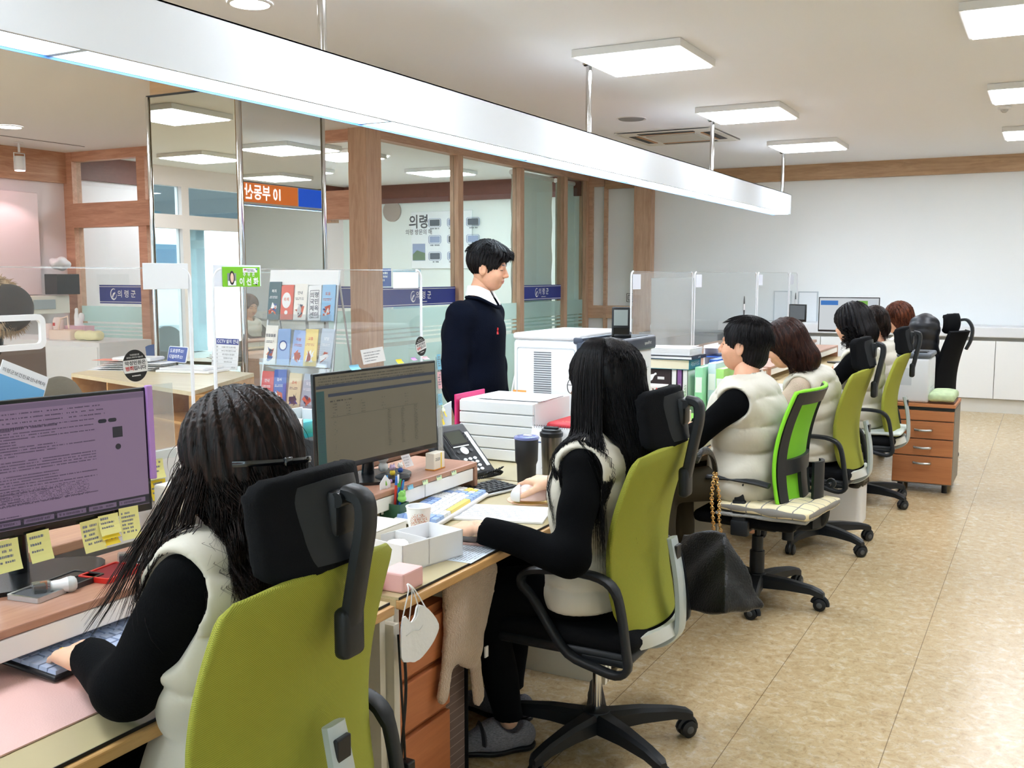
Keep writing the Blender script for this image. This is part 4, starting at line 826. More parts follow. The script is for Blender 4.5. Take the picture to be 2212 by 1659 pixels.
        vt = clip_neck(vt, .074); vt = np.maximum(vt, (hip.z-hem)-g.Z)
        if legs and not stand: vt = np.maximum(vt, np.minimum((g.Y-(hip.y+.17)), (hip.z+.10)-g.Z))
        iso_obj('puffer_vest', iso(g, vt), M_vest, o); g = g0
    if legs:
        tr = leg-.012; pel = ell(g, hip, (cw+.03, .13, .12)); tr = U(.04, tr, pel); tr = np.maximum(tr, g.Z-(hip.z+.06)); tr = tr+.0025*np.sin(g.Z*30+g.X*20+g.Y*25)
        for s_ in 'LR': tr = np.maximum(tr, (j['an'+s_].z+.01)-g.Z)
        iso_obj('trousers', iso(g, tr), trousers, o)
        if shoes:
            for s_ in 'LR':
                an = j['an'+s_]; toe = j['toe'+s_] if 'toe'+s_ in j else an+Vector((0, .16, -.05)); fd = (toe-an); fd.z = 0; fd.normalize()
                heel = Vector((an.x, an.y, 0))-fd*.045+Vector((0, 0, an.z-.095)); tp = heel+fd*.235; tp.z = heel.z-.0; zf = max(heel.z, 0)
                lo2 = np.minimum(np.array(heel), np.array(tp))-.07; hi2 = np.maximum(np.array(heel), np.array(tp))+.07; lo2[2] = zf-.005; hi2[2] = zf+.14
                g2 = G3(lo2, hi2, .005); d = U(.05, cap(g2, heel+Vector((0, 0, .045)), heel+fd*.09+Vector((0, 0, .05)), .042, .045), cap(g2, heel+fd*.09+Vector((0, 0, .045)), tp-fd*.04+Vector((0, 0, .026)), .045, .034)); d = np.maximum(d, zf+.016-g2.Z)
                d = S(.008, d, cap(g2, an+Vector((0, 0, .0)), an+Vector((0, 0, .06)), .046)); so = iso_obj('slipper', iso(g2, d), shoes, o)
                sl = U(.04, cap(g2, heel+Vector((0, 0, .02)), heel+fd*.1+Vector((0, 0, .02)), .043, .045), cap(g2, heel+fd*.1+Vector((0, 0, .02)), tp-fd*.04+Vector((0, 0, .02)), .045, .036)); sl = np.maximum(sl, abs(g2.Z-zf-.009)-.009); iso_obj('sole', iso(g2, sl), M_blk2, so)
                sm = MB(); c = heel+fd*.135+Vector((0, 0, .045)); sd = Vector((-fd.y, fd.x, 0)); sm.tube([c+sd*.047*math.cos(a)+Vector((0, 0, .026*math.sin(a)+.004)) for a in np.linspace(-.2, PI+.2, 11)], .008, 6, flat=(fd, 2.4)); sm.build('strap', mat('strap_grey', '3a3b42', .8), so, smooth=50)
    if hair: hair(o, Mh, j)
    return o, Mh
def hair_obj(o, Mh, vols, paths, m, r=.0011):
    parts = [(tf(V, Mh), F) for V, F in vols]
    if paths:
        from mathutils.bvhtree import BVHTree
        bts = [BVHTree.FromPolygons([v.co for v in c.data.vertices], [tuple(p.vertices) for p in c.data.polygons]) for c in o.children if c.name.split('.')[0] in ('puffer_vest', 'sweater')]; paths = [tf(P, Mh) for P in paths]; zn = (Mh.translation.z-.06); keep = []
        for P in paths:
            sh_ = np.zeros(3)
            for i in range(len(P)):
                P[i] += sh_
                if P[i][2] > zn: continue
                if P[i][2] < .99: P[i][1] = max(P[i][1], -.182)
                for bt in bts+bts:
                    loc, nor, _, dist = bt.find_nearest(Vector(P[i]), .25)
                    if loc is None: continue
                    if (Vector(P[i])-loc).dot(nor) < .004: q_ = np.array(loc+nor*(.005+.004*random.random())); sh_ = sh_*.3+(q_-P[i])*.6; P[i] = q_
                if P[i][2] < .99: P[i][1] = max(P[i][1], -.182)
        V, F = strands(paths, r); parts.append((V, F))
    return iso_obj('hair', parts, m, o)
def bob_volume(zend, half=.088, back=-.10, open_=.10, h=.005, bulge=.0, seed=0, wave=.003):
    g = G3((-.16, -.20, min(zend, -.1)-.02), (.16, .14, .17), h); d = ell(g, (0, -.012, .040), (.092, .112, .102))
    fa = U(.04, cap(g, (0, -.03, .02), (0, back*.6-.02, zend+.07), .092+bulge, .075+bulge*1.2, ((0, 1, 0), 1.1))); d = U(.05, d, fa)
    d = np.maximum(d, -ell(g, (0, .14, -.03), (.072+open_*.1, .10, .105))); d = np.maximum(d, zend-g.Z)
    d = np.maximum(d, -cap(g, (0, .04, -.15), (0, .0, -.6), .055))
    a = np.arctan2(g.X, -(g.Y-.02)); d = d+wave*np.sin(a*26+g.Z*12+seed)+wave*.6*np.sin(a*53+g.Z*25+seed*2); return iso(g, d)
def Wp(X, Y, Z): return Vector((X, Y, Z))
HR = PI/2
# --- woman nearest the camera ---
def hair1(o, Mh, j):
    P = long_hair_paths(2600, -.25, 3, fall(.095, -.085), wav=.010, front=48, len_var=.07, nseg=18, r=(.087, .106, .098))
    R_ = np.random.default_rng(5)  # loose locks blown forward over her left shoulder
    for i in range(220):
        c = R_.integers(0, 9); ca = rad(-100+c*6); a = ca+R_.normal(0, .05); p0 = np.array([math.sin(a)*.10, math.cos(a)*.11-.01, .0+R_.normal(0, .01)]); e = np.array([-.13-.020*c*.6+R_.normal(0, .012), .04+.016*c+R_.normal(0, .012), -.20-.02*(c % 3)+R_.normal(0, .012)]); m_ = (p0+e)/2+np.array([-.025, -.01, -.02])
        t = np.linspace(0, 1, 14)[:, None]; P.append((1-t)**2*p0+2*t*(1-t)*m_+t*t*e+np.sin(t*9+c)*.006*np.array([1, .4, 0])*t)
    for i in range(130):  # fly-away hairs around the outline
        a = R_.uniform(rad(60), rad(300)); z0 = R_.uniform(-.15, .12); s_ = 1.0 if z0 < .04 else math.sqrt(max(0, 1-((z0-.04)/.11)**2)); p0 = np.array([math.sin(a)*.098*s_, math.cos(a)*.115*s_-.01, z0]); e = p0+np.array([math.sin(a)*.022, math.cos(a)*.022, -.05+R_.normal(0, .02)]); t = np.linspace(0, 1, 8)[:, None]; m_ = (p0+e)/2+np.array([math.sin(a), math.cos(a), .6])*.015
        P.append((1-t)**2*p0+2*t*(1-t)*m_+t*t*e)
    rr = [.0008]*(len(P)-130)+[.0005]*130; ho = hair_obj(o, Mh, [bob_volume(-.24, bulge=.004)], P, H_dk, rr)
    mb = MB(); pts = [Mh @ Vector((math.sin(a)*.112, math.cos(a)*.134-.012, .006+.014*math.cos(a+.8))) for a in np.linspace(rad(148), rad(232), 12)]
    mb.tube(pts, .006, 6, flat=(Vector((0, 0, 1)), .5)); mb.rbox(-.008, .008, -.006, .006, -.008, .008, .002, M=Matrix.Translation(pts[5])); c_ = mb.build('hair_clip', mat('clip_black', '0c0d10', .15, coat=.6), ho, smooth=50); c_['label'] = 'glossy black bar clip across the back of the hair'
    mb = MB()
    q = MB(); q.tube([Mh @ Vector((.085, -.07, .072)), Mh @ Vector((.098, -.035, .066)), Mh @ Vector((.1, -.005, .06))], .0012, 5); q.build('hairpin', M_chrome, ho)
J = dict(hip=(-1.315, 1.36, .57), chest=(-1.29, 1.355, .86), neck=(-1.28, 1.345, 1.02), head=(-1.29, 1.352, 1.158), shL=(-1.27, 1.205, .97), elL=(-1.385, 1.17, .79), wrL=(-1.585, 1.250, .775), shR=(-1.26, 1.50, .97), elR=(-1.33, 1.57, .78), wrR=(-1.56, 1.50, .775), knL=(-1.62, 1.24, .52), knR=(-1.62, 1.43, .52), anL=(-1.58, 1.22, .10), anR=(-1.60, 1.42, .10))
P1, _ = person('woman in cream quilted vest with long dark wavy hair and a black clip, typing', (-1.315, 1.36, 0), HR, J, hair=hair1, headrot=(-.18, 0, -.10), skin=M_skinp, ts=.009,
    hands=[('L', (-1.76, 1.30, .757), (-.05, -.1, 1), dict(curl=.55, thumb=.6, spread=.5)), ('R', (-1.75, 1.46, .76), (0, 0, 1), dict(curl=.55, thumb=.6, spread=.5))])
MB().lathe([(.0098, -.0014), (.0106, 0), (.0098, .0014), (.0088, 0), (.0098, -.0014)], 16, M=rot(0, 0, 0), cap=False).build('ring', mat('gold', 'd9a441', .25, 1), P1)
ringo = bpy.data.objects['ring']; Mi_ = P1.matrix_basis.inverted(); xh = (Vector((-1.76, 1.30, .757))-Vector((-1.585, 1.250, .775))).normalized(); pr0 = Vector((-1.585, 1.25, .775))+xh*.098+Vector((0, 0, 1)).cross(xh)*.010*1.0-Vector((0, 0, .003))
ringo.matrix_local = Mi_ @ (Matrix.Translation(pr0) @ xh.to_track_quat('Z', 'Y').to_matrix().to_4x4())
# --- long straight hair, glasses ---
def glasses(o, Mh, m=None):
    q = MB()
    for s_ in (-1, 1):
        q.tube([Mh @ Vector((s_*.033+.025*math.cos(a), .104-.008*abs(math.cos(a)*.5+s_*.5), -.004+.021*math.sin(a))) for a in np.linspace(0, 2*PI, 20)[:-1]], .0013, 6, closed=True)
        q.tube([Mh @ Vector((s_*.057, .098, .003)), Mh @ Vector((s_*.078, .08, .005)), Mh @ Vector((s_*.084, -.005, .0))], .0012, 6)
    q.tube([Mh @ Vector((-.009, .108, .002)), Mh @ Vector((.009, .108, .002))], .0012, 6)
    return q.build('glasses', mat('glasses_frame', '1a1713', .3), o, smooth=50)
def hair2(o, Mh, j):
    P = long_hair_paths(2000, -.42, 11, fall(.105, -.105, .0), wav=.002, front=40, len_var=.05, nseg=18, wavf=10)
    R_ = np.random.default_rng(8)
    for i in range(420):  # front locks over the left shoulder
        c = R_.integers(0, 8); a = rad(-62-c*6)+R_.normal(0, .05); p0 = np.array([math.sin(a)*.03, math.cos(a)*.04-.01, .143]); e = np.array([-.165-.012*c+R_.normal(0, .008), .03-.022*c+R_.normal(0, .008), -.37-.012*c+R_.normal(0, .02)]); t = np.linspace(0, 1, 22)[:, None]; m_ = np.array([math.sin(a)*.125, math.cos(a)*.145-.01, .15]); m2 = np.array([math.sin(a)*.112, math.cos(a)*.125-.01, -.08]); P.append((1-t)**3*p0+3*t*(1-t)**2*m_+3*t*t*(1-t)*m2+t**3*(e+np.array([0, 0, R_.normal(0, .03)])))
    hair_obj(o, Mh, [bob_volume(-.33, back=-.09, wave=.0015)], P, H_blk, .0012)
J = dict(hip=(-1.215, 2.79, .57), chest=(-1.195, 2.79, .85), neck=(-1.185, 2.80, 1.01), head=(-1.19, 2.82, 1.17), shL=(-1.17, 2.63, .94), elL=(-1.15, 2.49, .715), wrL=(-1.43, 2.462, .775), shR=(-1.17, 2.95, .945), elR=(-1.27, 3.02, .76), wrR=(-1.475, 3.04, .80), knL=(-1.50, 2.62, .535), knR=(-1.52, 2.86, .53), anL=(-1.45, 2.69, .10), anR=(-1.56, 2.90, .10), toeL=(-1.55, 2.60, 0))
P2, Mh2 = person('woman in glasses with long straight black hair and cream vest, hand on mouse', (-1.215, 2.79, 0), HR, J, hair=hair2, headrot=(-.05, 0, -.12), skin=M_skinp, ts=.009, shoes=mat('tweed_slipper', '7f808a', .9, noise=.4, nscale=120, stretch=(1, 1, 6)),
    hands=[('L', (-1.61, 2.50, .745), (0, -.1, 1), dict(curl=.4, thumb=.3, spread=.6)), ('R', (-1.64, 3.07, .79), (-.1, -.1, 1), dict(curl=.75, thumb=.8, spread=.3))])
glasses(P2, Mh2)
# --- seated man ---
def hair3(o, Mh, j):
    R_ = np.random.default_rng(14); P = []
    for i in range(1500):
        a = R_.uniform(rad(75), rad(285)) if i % 3 else R_.uniform(0, 2*PI); th = R_.uniform(.05, 1.75) if math.cos(a) < .3 else R_.uniform(.05, 1.15); p0 = np.array([math.sin(a)*.092*math.sin(th), -.016+math.cos(a)*.112*math.sin(th), .036+.100*math.cos(th)]); dr = np.array([math.sin(a)*.25, math.cos(a)*.25, -1]) if th > .9 else np.array([math.sin(a)*.8, math.cos(a)*.8+.2, -.3]); t = np.linspace(0, 1, 6)[:, None]; P.append(p0+dr*t*.032+np.array([math.sin(a), math.cos(a), .3])*.005*np.sin(t*PI*.8))
    hair_obj(o, Mh, [head_hair('malec')], P, H_blk, .0009)
J = dict(hip=(-1.19, 4.50, .60), chest=(-1.185, 4.47, .87), neck=(-1.19, 4.46, 1.035), head=(-1.215, 4.49, 1.19), shL=(-1.185, 4.265, .95), elL=(-1.38, 4.27, .78), wrL=(-1.52, 4.28, .78), shR=(-1.18, 4.66, .95), elR=(-1.32, 4.74, .78), wrR=(-1.50, 4.62, .78), knL=(-1.52, 4.30, .54), knR=(-1.52, 4.55, .54), anL=(-1.50, 4.28, .09), anR=(-1.50, 4.56, .09))
person('seated man with short black hair in cream quilted vest on the lime chair', (-1.19, 4.50, 0), HR, J, hair=hair3, male=True, headrot=(.05, 0, -.05), ts=.010, wd=1.08, trousers=mat('olive_trousers', '3b3527', .9), quilt=.125, dp=1.3, vts=.0075, hem=.10,
    hands=[('L', (-1.69, 4.33, .76), (0, 0, 1), dict(curl=.5, thumb=.5, spread=.4))])
# --- brown bob, beige sleeves ---
def hair4(o, Mh, j):
    P = long_hair_paths(700, -.19, 21, fall(.10, -.05), wav=.004, front=30, len_var=.03, nseg=14); hair_obj(o, Mh, [bob_volume(-.17, bulge=.012)], P, H_br, .0014)
J = dict(hip=(-1.10, 5.66, .56), chest=(-1.12, 5.63, .82), neck=(-1.16, 5.57, .99), head=(-1.27, 5.52, 1.125), shL=(-1.16, 5.41, .90), elL=(-1.27, 5.38, .74), wrL=(-1.50, 5.46, .77), shR=(-1.12, 5.79, .91), elR=(-1.28, 5.85, .76), wrR=(-1.50, 5.75, .77), knL=(-1.45, 5.55, .53), knR=(-1.45, 5.8, .53), anL=(-1.42, 5.5, .09), anR=(-1.42, 5.8, .09))
person('person with brown shoulder-length hair and beige sleeves leaning over the desk', (-1.03, 5.66, 0), HR, J, sleeve=M_beige, hair=hair4, headrot=(-.35, 0, .1), ts=.012, quilt=.09)
# --- curly black ---
def hair5(o, Mh, j):
    P = long_hair_paths(500, -.15, 31, fall(.11, -.06), wav=.010, front=30, len_var=.03, nseg=16, wavf=60)
    R_ = np.random.default_rng(2)
    for i in range(160):
        a = R_.uniform(rad(70), rad(290)); p0 = np.array([math.sin(a)*.10, math.cos(a)*.11-.02, -.06-.05*R_.random()]); t = np.linspace(0, 1, 18); rr = .011; P.append(np.stack([p0[0]+math.sin(a)*.02*t+rr*np.cos(t*13+i), p0[1]+math.cos(a)*.02*t+rr*np.sin(t*13+i), p0[2]-t*.06], 1))
    hair_obj(o, Mh, [bob_volume(-.13, bulge=.02, wave=.005)], P, H_blk, .0016)
J = dict(hip=(-1.08, 6.95, .57), chest=(-1.08, 6.92, .86), neck=(-1.10, 6.90, 1.03), head=(-1.155, 6.90, 1.18), shL=(-1.10, 6.74, .95), elL=(-1.27, 6.72, .78), wrL=(-1.5, 6.8, .77), shR=(-1.08, 7.07, .95), elR=(-1.26, 7.12, .78), wrR=(-1.5, 7.05, .77), knL=(-1.45, 6.85, .53), knR=(-1.45, 7.05, .53), anL=(-1.42, 6.85, .09), anR=(-1.42, 7.05, .09))
person('person with curly black hair in cream quilted vest', (-1.03, 6.95, 0), HR, J, hair=hair5, headrot=(-.15, 0, -.35), ts=.012, quilt=.095)
# --- glasses, dark bob, turned left ---
def hair6(o, Mh, j):
    P = long_hair_paths(300, -.12, 41, fall(.09, -.03), wav=.002, front=55, len_var=.015, nseg=12); hair_obj(o, Mh, [bob_volume(-.11, bulge=.006)], P, H_dk, .0016)
hx = GX(1886, 700, -1.22)
J = dict(hip=(-1.12, hx.y+.1, .55), chest=(-1.15, hx.y+.08, .80), neck=(-1.19, hx.y+.03, .975), head=(hx.x, hx.y, 1.125), shL=(-1.18, hx.y-.12, .90), elL=(-1.3, hx.y-.1, .76), wrL=(-1.5, hx.y, .77), shR=(-1.13, hx.y+.2, .90), elR=(-1.3, hx.y+.3, .76), wrR=(-1.5, hx.y+.2, .77), knL=(-1.5, hx.y, .52), knR=(-1.5, hx.y+.2, .52), anL=(-1.45, hx.y, .09), anR=(-1.45, hx.y+.2, .09))
P6, Mh6 = person('person with dark bob, glasses and white top, face partly turned to the camera', (-1.12, hx.y+.1, 0), HR+.45, J, sleeve=mat('white_knit', 'eceae4', .8), vest=True, hair=hair6, headrot=(-.1, 0, .55), ts=.014, skin=M_skin, quilt=.09); glasses(P6, Mh6)
# --- chestnut hair at the end ---
def hair7(o, Mh, j):
    P = long_hair_paths(500, -.21, 51, fall(.10, -.06), wav=.003, front=40, len_var=.02, nseg=14); hair_obj(o, Mh, [bob_volume(-.19, bulge=.004)], P, H_ch, .0016)
hx = GX(1945, 688, -1.10)
J = dict(hip=(-1.05, hx.y+.05, .57), chest=(-1.06, hx.y+.03, .84), neck=(-1.09, hx.y, 1.0), head=(hx.x-.02, hx.y, 1.145), shL=(-1.08, hx.y-.16, .92), elL=(-1.25, hx.y-.18, .76), wrL=(-1.5, hx.y-.1, .77), shR=(-1.06, hx.y+.16, .92), elR=(-1.25, hx.y+.2, .76), wrR=(-1.5, hx.y+.1, .77), knL=(-1.5, hx.y-.1, .52), knR=(-1.5, hx.y+.1, .52), anL=(-1.45, hx.y-.1, .09), anR=(-1.45, hx.y+.1, .09))
person('person with chestnut long hair and white vest at the far end of the row', (-1.05, hx.y+.05, 0), HR, J, hair=hair7, headrot=(-.25, 0, .15), ts=.014, quilt=.09)
# --- standing man ---
def hairS(o, Mh, j):
    R_ = np.random.default_rng(4); P = []
    for i in range(1100):
        a = R_.uniform(-PI, PI); th = R_.uniform(.1, 1.3); p0 = np.array([math.sin(a)*.088*math.sin(th), -.012+math.cos(a)*.108*math.sin(th), .040+.098*math.cos(th)]); dr = np.array([math.sin(a)*.5+.1, math.cos(a)*.5+.35, -.35]); t = np.linspace(0, 1, 7)[:, None]; P.append(p0+dr*t*.045+np.array([math.sin(a), math.cos(a), .5])*(.012+.008*math.sin(a*5))*np.sin(t*PI*.8))
    for i in range(130):
        x = R_.uniform(-.06, .085); p0 = np.array([x, .085, .10+R_.normal(0, .006)]); e = np.array([x*1.1+.012, .118+R_.normal(0, .006), .055+R_.normal(0, .010)]); m_ = np.array([x, .125, .105]); t = np.linspace(0, 1, 9)[:, None]; P.append((1-t)**2*p0+2*t*(1-t)*m_+t*t*e)
    hair_obj(o, Mh, [head_hair('male')], P, H_blk, .0013)
hd = GY(1055, 578, 4.74); bx_, by_ = hd.x-.05, 4.72; fz = rad(-88)  # faces +x and a little toward the camera
def F_(r_, f_, z): # right, forward, height -> world
    c, s_ = math.cos(fz), math.sin(fz); return (bx_+r_*c-f_*s_, by_+r_*s_+f_*c, z)
J = dict(hip=F_(0, -.03, .93), chest=F_(0, -.03, 1.18), neck=F_(0, .0, 1.395), head=(hd.x, hd.y, hd.z), shL=F_(-.175, -.02, 1.285), elL=F_(-.23, -.03, 1.0), wrL=F_(-.22, .04, .75), shR=F_(.175, -.02, 1.285), elR=F_(.235, -.03, 1.0), wrR=F_(.225, .04, .75), knL=F_(-.10, .02, .50), knR=F_(.10, .02, .50), anL=F_(-.1, -.02, .10), anR=F_(.1, -.02, .10))
PS, MhS = person('man standing behind the counter in navy sweater with white shirt collar, looking right', (bx_, by_, 0), fz, J, vest=False, sleeve=M_navyk, hair=hairS, male=True, headrot=(-.16, 0, .22), ts=.008, wd=1.22, dp=1.25, stand=True, trousers=mat('dark_trousers', '12141c', .9), shoes=M_blk2, hands=[('R', F_(.225, .07, .56), (.3, -1, 0), dict(curl=.5, thumb=.4, spread=.3)), ('L', F_(-.22, .07, .56), (.3, 1, 0), dict(curl=.5, thumb=.4, spread=.3))])
# collar: two folded points
Mi_ = PS.matrix_basis.inverted(); nk = Mi_ @ Vector(J['neck'])
q = MB()
def col(u, v):
    a = rad(90-168+336*u)+PI; 
    a = rad(-78+ -0)+rad(336)*u if False else rad(102+336*u); fr_ = max(0, math.cos(a-rad(90)))
    r_ = .064+.012*v+.016*v*fr_; z = .058-.052*v-.055*fr_**2*(.55+.45*v)-.012; return Vector((nk.x+r_*math.cos(a)*1.0, nk.y+.008+r_*math.sin(a)+.022*fr_*v, nk.z+z+.006))
q.grid(col, 36, 6, thick=.004); q.build('shirt_collar', M_shirt, PS, smooth=60)
q = MB(); q.tube([Vector((nk.x+.078*math.cos(a), nk.y+.014+.080*math.sin(a)+.03*max(0, math.sin(a)), nk.z-.012-.055*max(0, math.sin(a))**2)) for a in np.linspace(0, 2*PI, 33)[:-1]], .0085, 8, closed=True); q.build('sweater_neckband', M_navyk, PS, smooth=60)
q = MB(); from mathutils.bvhtree import BVHTree; sw_ = [c for c in PS.children if c.name.startswith('sweater') and len(c.data.vertices) > 9000][0]; bt_ = BVHTree.FromPolygons([v.co for v in sw_.data.vertices], [tuple(p.vertices) for p in sw_.data.polygons]); pp = bt_.find_nearest(Vector((nk.x+.075, nk.y+.25, nk.z-.17)))[0]; q.tube([pp+Vector((-.003, .004, .012)), pp+Vector((.005, .006, .02)), pp+Vector((.008, .006, .01)), pp+Vector((0, .004, -.002)), pp+Vector((-.006, .004, -.014))], .0032, 6); q.tube([pp+Vector((.006, .004, -.014)), pp], .0032, 6); o = q.build('ribbon_pin', mat('red_pin', 'd8262c', .4), PS, smooth=50); o['label'] = 'small red ribbon pin'
# ================= DESKS AND WHAT STANDS ON THEM =================
M_dtop = wood('maple_top', 'd3c097', 'bfa97c', 1, .6, .3); M_edge = wood('maple_edge', 'd9ae72', 'c2935a', 1, 1, .4); M_cherry = wood('cherry_front', 'c47a4d', 'ae673e', 1, .7, .45); M_cherryx = wood('cherry_front_x', 'c88455', 'b57146', 0, .7, .45)
M_shelfw = wood('walnut_shelf', 'bb8f78', 'a4765f', 1, .8, .35); M_cntw = wood('brown_counter', 'b58b6f', '99705a', 1, .8, .4); M_pale = mat('pale_plastic', 'e9e9ea', .4); M_card = mat('white_paper', 'f3f4f6', .7); M_ink = mat('print_ink', '3a3d45', .7); M_inkg = mat('grey_ink', '8a8e98', .7)
M_red = mat('red_plastic', 'd02a22', .35); M_green = mat('green_plastic', '3f7d48', .45); M_blue = mat('blue_plastic', '2c5cb8', .4); M_cream = mat('cream_plastic', 'efe9da', .45); M_pink = mat('pink_plastic', 'e9b7b2', .5)
M_note = mat('yellow_note', 'f2ee9c', .8); M_noteb = mat('bright_yellow_note', 'f6d93a', .8); M_noteB = mat('blue_note', '8fd0ee', .8); M_noteP = mat('pink_note', 'f4c2cc', .8); M_noteG = mat('pale_green_note', 'd7ecc0', .8)
M_clr = glass('clear_acrylic', 'f7fafc', .10, .02, .03); M_clr2 = glass('clear_box', 'f2f6f6', .15, .05, .10)
ZD = .72
def rel(t, M): return Matrix.Translation(-Vector(t.location)) @ M
def place(name, label, cat, loc, rz=0, group=None): return thing(name, label, cat, loc, rz, group)
# ---- desks ----
YD = [(.35, 1.93), (1.965, 3.33), (3.34, 4.72), (4.73, 6.08), (6.09, 7.36), (7.37, 8.62), (8.63, 10.1)]
dl = ['light maple desk with pink mat at the bottom left corner of the photo', 'light maple desk of the long-haired woman, blanket hanging under it', 'desk of the seated man behind the white printer', 'desk of the person with beige sleeves', 'desk of the person with curly black hair', 'desk of the person with bob and glasses', 'farthest desk of the staff row by the black chair']
desks = []
for i, (a, b) in enumerate(YD):
    t = place('office_desk', dl[i], 'desk', (-1.35, (a+b)/2, 0), 0, None); w_ = (b-a)/2; desks.append(t)
    MB().box(-.93, -.022, -w_, w_, ZD-.026, ZD-.006).build('desktop', M_dtop, t); MB().rbox(-.024, 0, -w_, w_, ZD-.03, ZD-.006, .004).build('edge_band', M_edge, t)
    MB().box(-.93, -.014, -w_+.002, w_-.002, ZD-.006, ZD).build('glass_cover', mat('desk_glass', 'c2b58f', .12, spec=.6) if i < 3 else M_dtop, t); MB().box(-.0155, -.0135, -w_+.002, w_-.002, ZD-.006, ZD+.0005).build('black_gasket', M_blk2, t)
    MB().box(-.93, -.90, -w_, w_, .05, ZD-.03).build('modesty_panel', M_pale, t)
    for s_ in (-1, 1): MB().box(-.90, -.03, s_*(w_-.012)-.011, s_*(w_-.012)+.011, 0, ZD-.03).build('side_panel', mat('panel_cream', 'e9e4d6', .5), t)
    # raised monitor shelf with drawers
    x1 = -.375 if i == 0 else -.455
    e0, e1 = (-w_+.05, w_-.02) if i != 1 else (-.22, .46)
    if i != 2:
        MB().rbox(x1-.27, x1, e0, e1, .812, .83, .003).build('monitor_shelf', M_shelfw, t)
        for y in (e0+.01, e1-.01): MB().box(x1-.27, x1-.0, y-.01, y+.01, ZD, .812).build('shelf_leg', M_shelfw, t)
        nd = 2
        for k in range(nd): c0 = e0+.022+(e1-e0-.044)/nd*k; dr = MB().rbox(x1-.26, x1-.003, c0+.002, c0+(e1-e0-.044)/nd-.002, .765, .81, .003).build('drawer', mat('white_drawer', 'f2f2f0', .35), t)
# partition strips between the first two desks, with cables
t = place('desk_divider', 'slim cream divider panel between the first two desks, black cables hanging on it', 'divider', (-1.36, 1.948, 0))
MB().box(-.62, 0, -.012, .012, 0, .66).build('panel', mat('panel_cream'), t)
q = MB(); q.tube(smooth_pts([(.012, .006, .66), (.018, .012, .5), (.012, -.004, .3), (.016, .01, .12)], 5, False), .004, 6); q.tube(smooth_pts([(.012, -.01, .64), (.03, -.02, .45), (.02, .0, .36), (.02, .004, .28)], 5, False), .003, 6); q.rbox(.008, .04, -.014, .018, .24, .32, .004); q.cyl((.02, .01, .29), (.02, .035, .29), .007); q.build('cable', M_blk2, t)
# cherry drawers under desk 2
t = place('drawer_pedestal', 'cherry wood drawer pedestal under the desk beside the striped cushion', 'drawers', (-1.62, 2.17, 0))
MB().box(-.24, .16, -.16, .16, .04, .60).build('body', M_cherry, t); MB().box(-.22, .15, -.14, .14, 0, .04).build('plinth', M_blk2, t)
for z0, z1 in ((.05, .29), (.30, .44), (.45, .585)): MB().rbox(.16, .178, -.155, .155, z0, z1-.008, .003).build('drawer', M_cherry, t)
sm = mat('striped_brown', '7a675f', .95); N_ = sm.node_tree.nodes; L_ = sm.node_tree.links; tc_ = N_.new('ShaderNodeTexCoord'); sp_ = N_.new('ShaderNodeSeparateXYZ'); L_.new(tc_.outputs['Object'], sp_.inputs[0]); pq = N_.new('ShaderNodeMath'); pq.operation = 'PINGPONG'; pq.inputs[1].default_value = .013; L_.new(sp_.outputs[2], pq.inputs[0]); lt = N_.new('ShaderNodeMath'); lt.operation = 'LESS_THAN'; lt.inputs[1].default_value = .0012; L_.new(pq.outputs[0], lt.inputs[0]); mx_ = N_.new('ShaderNodeMix'); mx_.data_type = 'RGBA'; L_.new(lt.outputs[0], mx_.inputs[0]); mx_.inputs[6].default_value = (*lin('75625c'), 1); mx_.inputs[7].default_value = (*lin('a08f88'), 1); L_.new(mx_.outputs[2], N_['Principled BSDF'].inputs['Base Color'])
t = place('floor_cushion', 'tall brown striped heat cushion standing on edge under the desk', 'cushion', (-1.50, 2.40, 0))
MB().rbox(-.02, .02, -.085, .075, .012, .47, .012, seg=3).build('striped_cover', sm, t, smooth=50); MB().rbox(-.05, .018, .070, .10, .0, .47, .01).build('black_edge', M_seat, t, smooth=50)
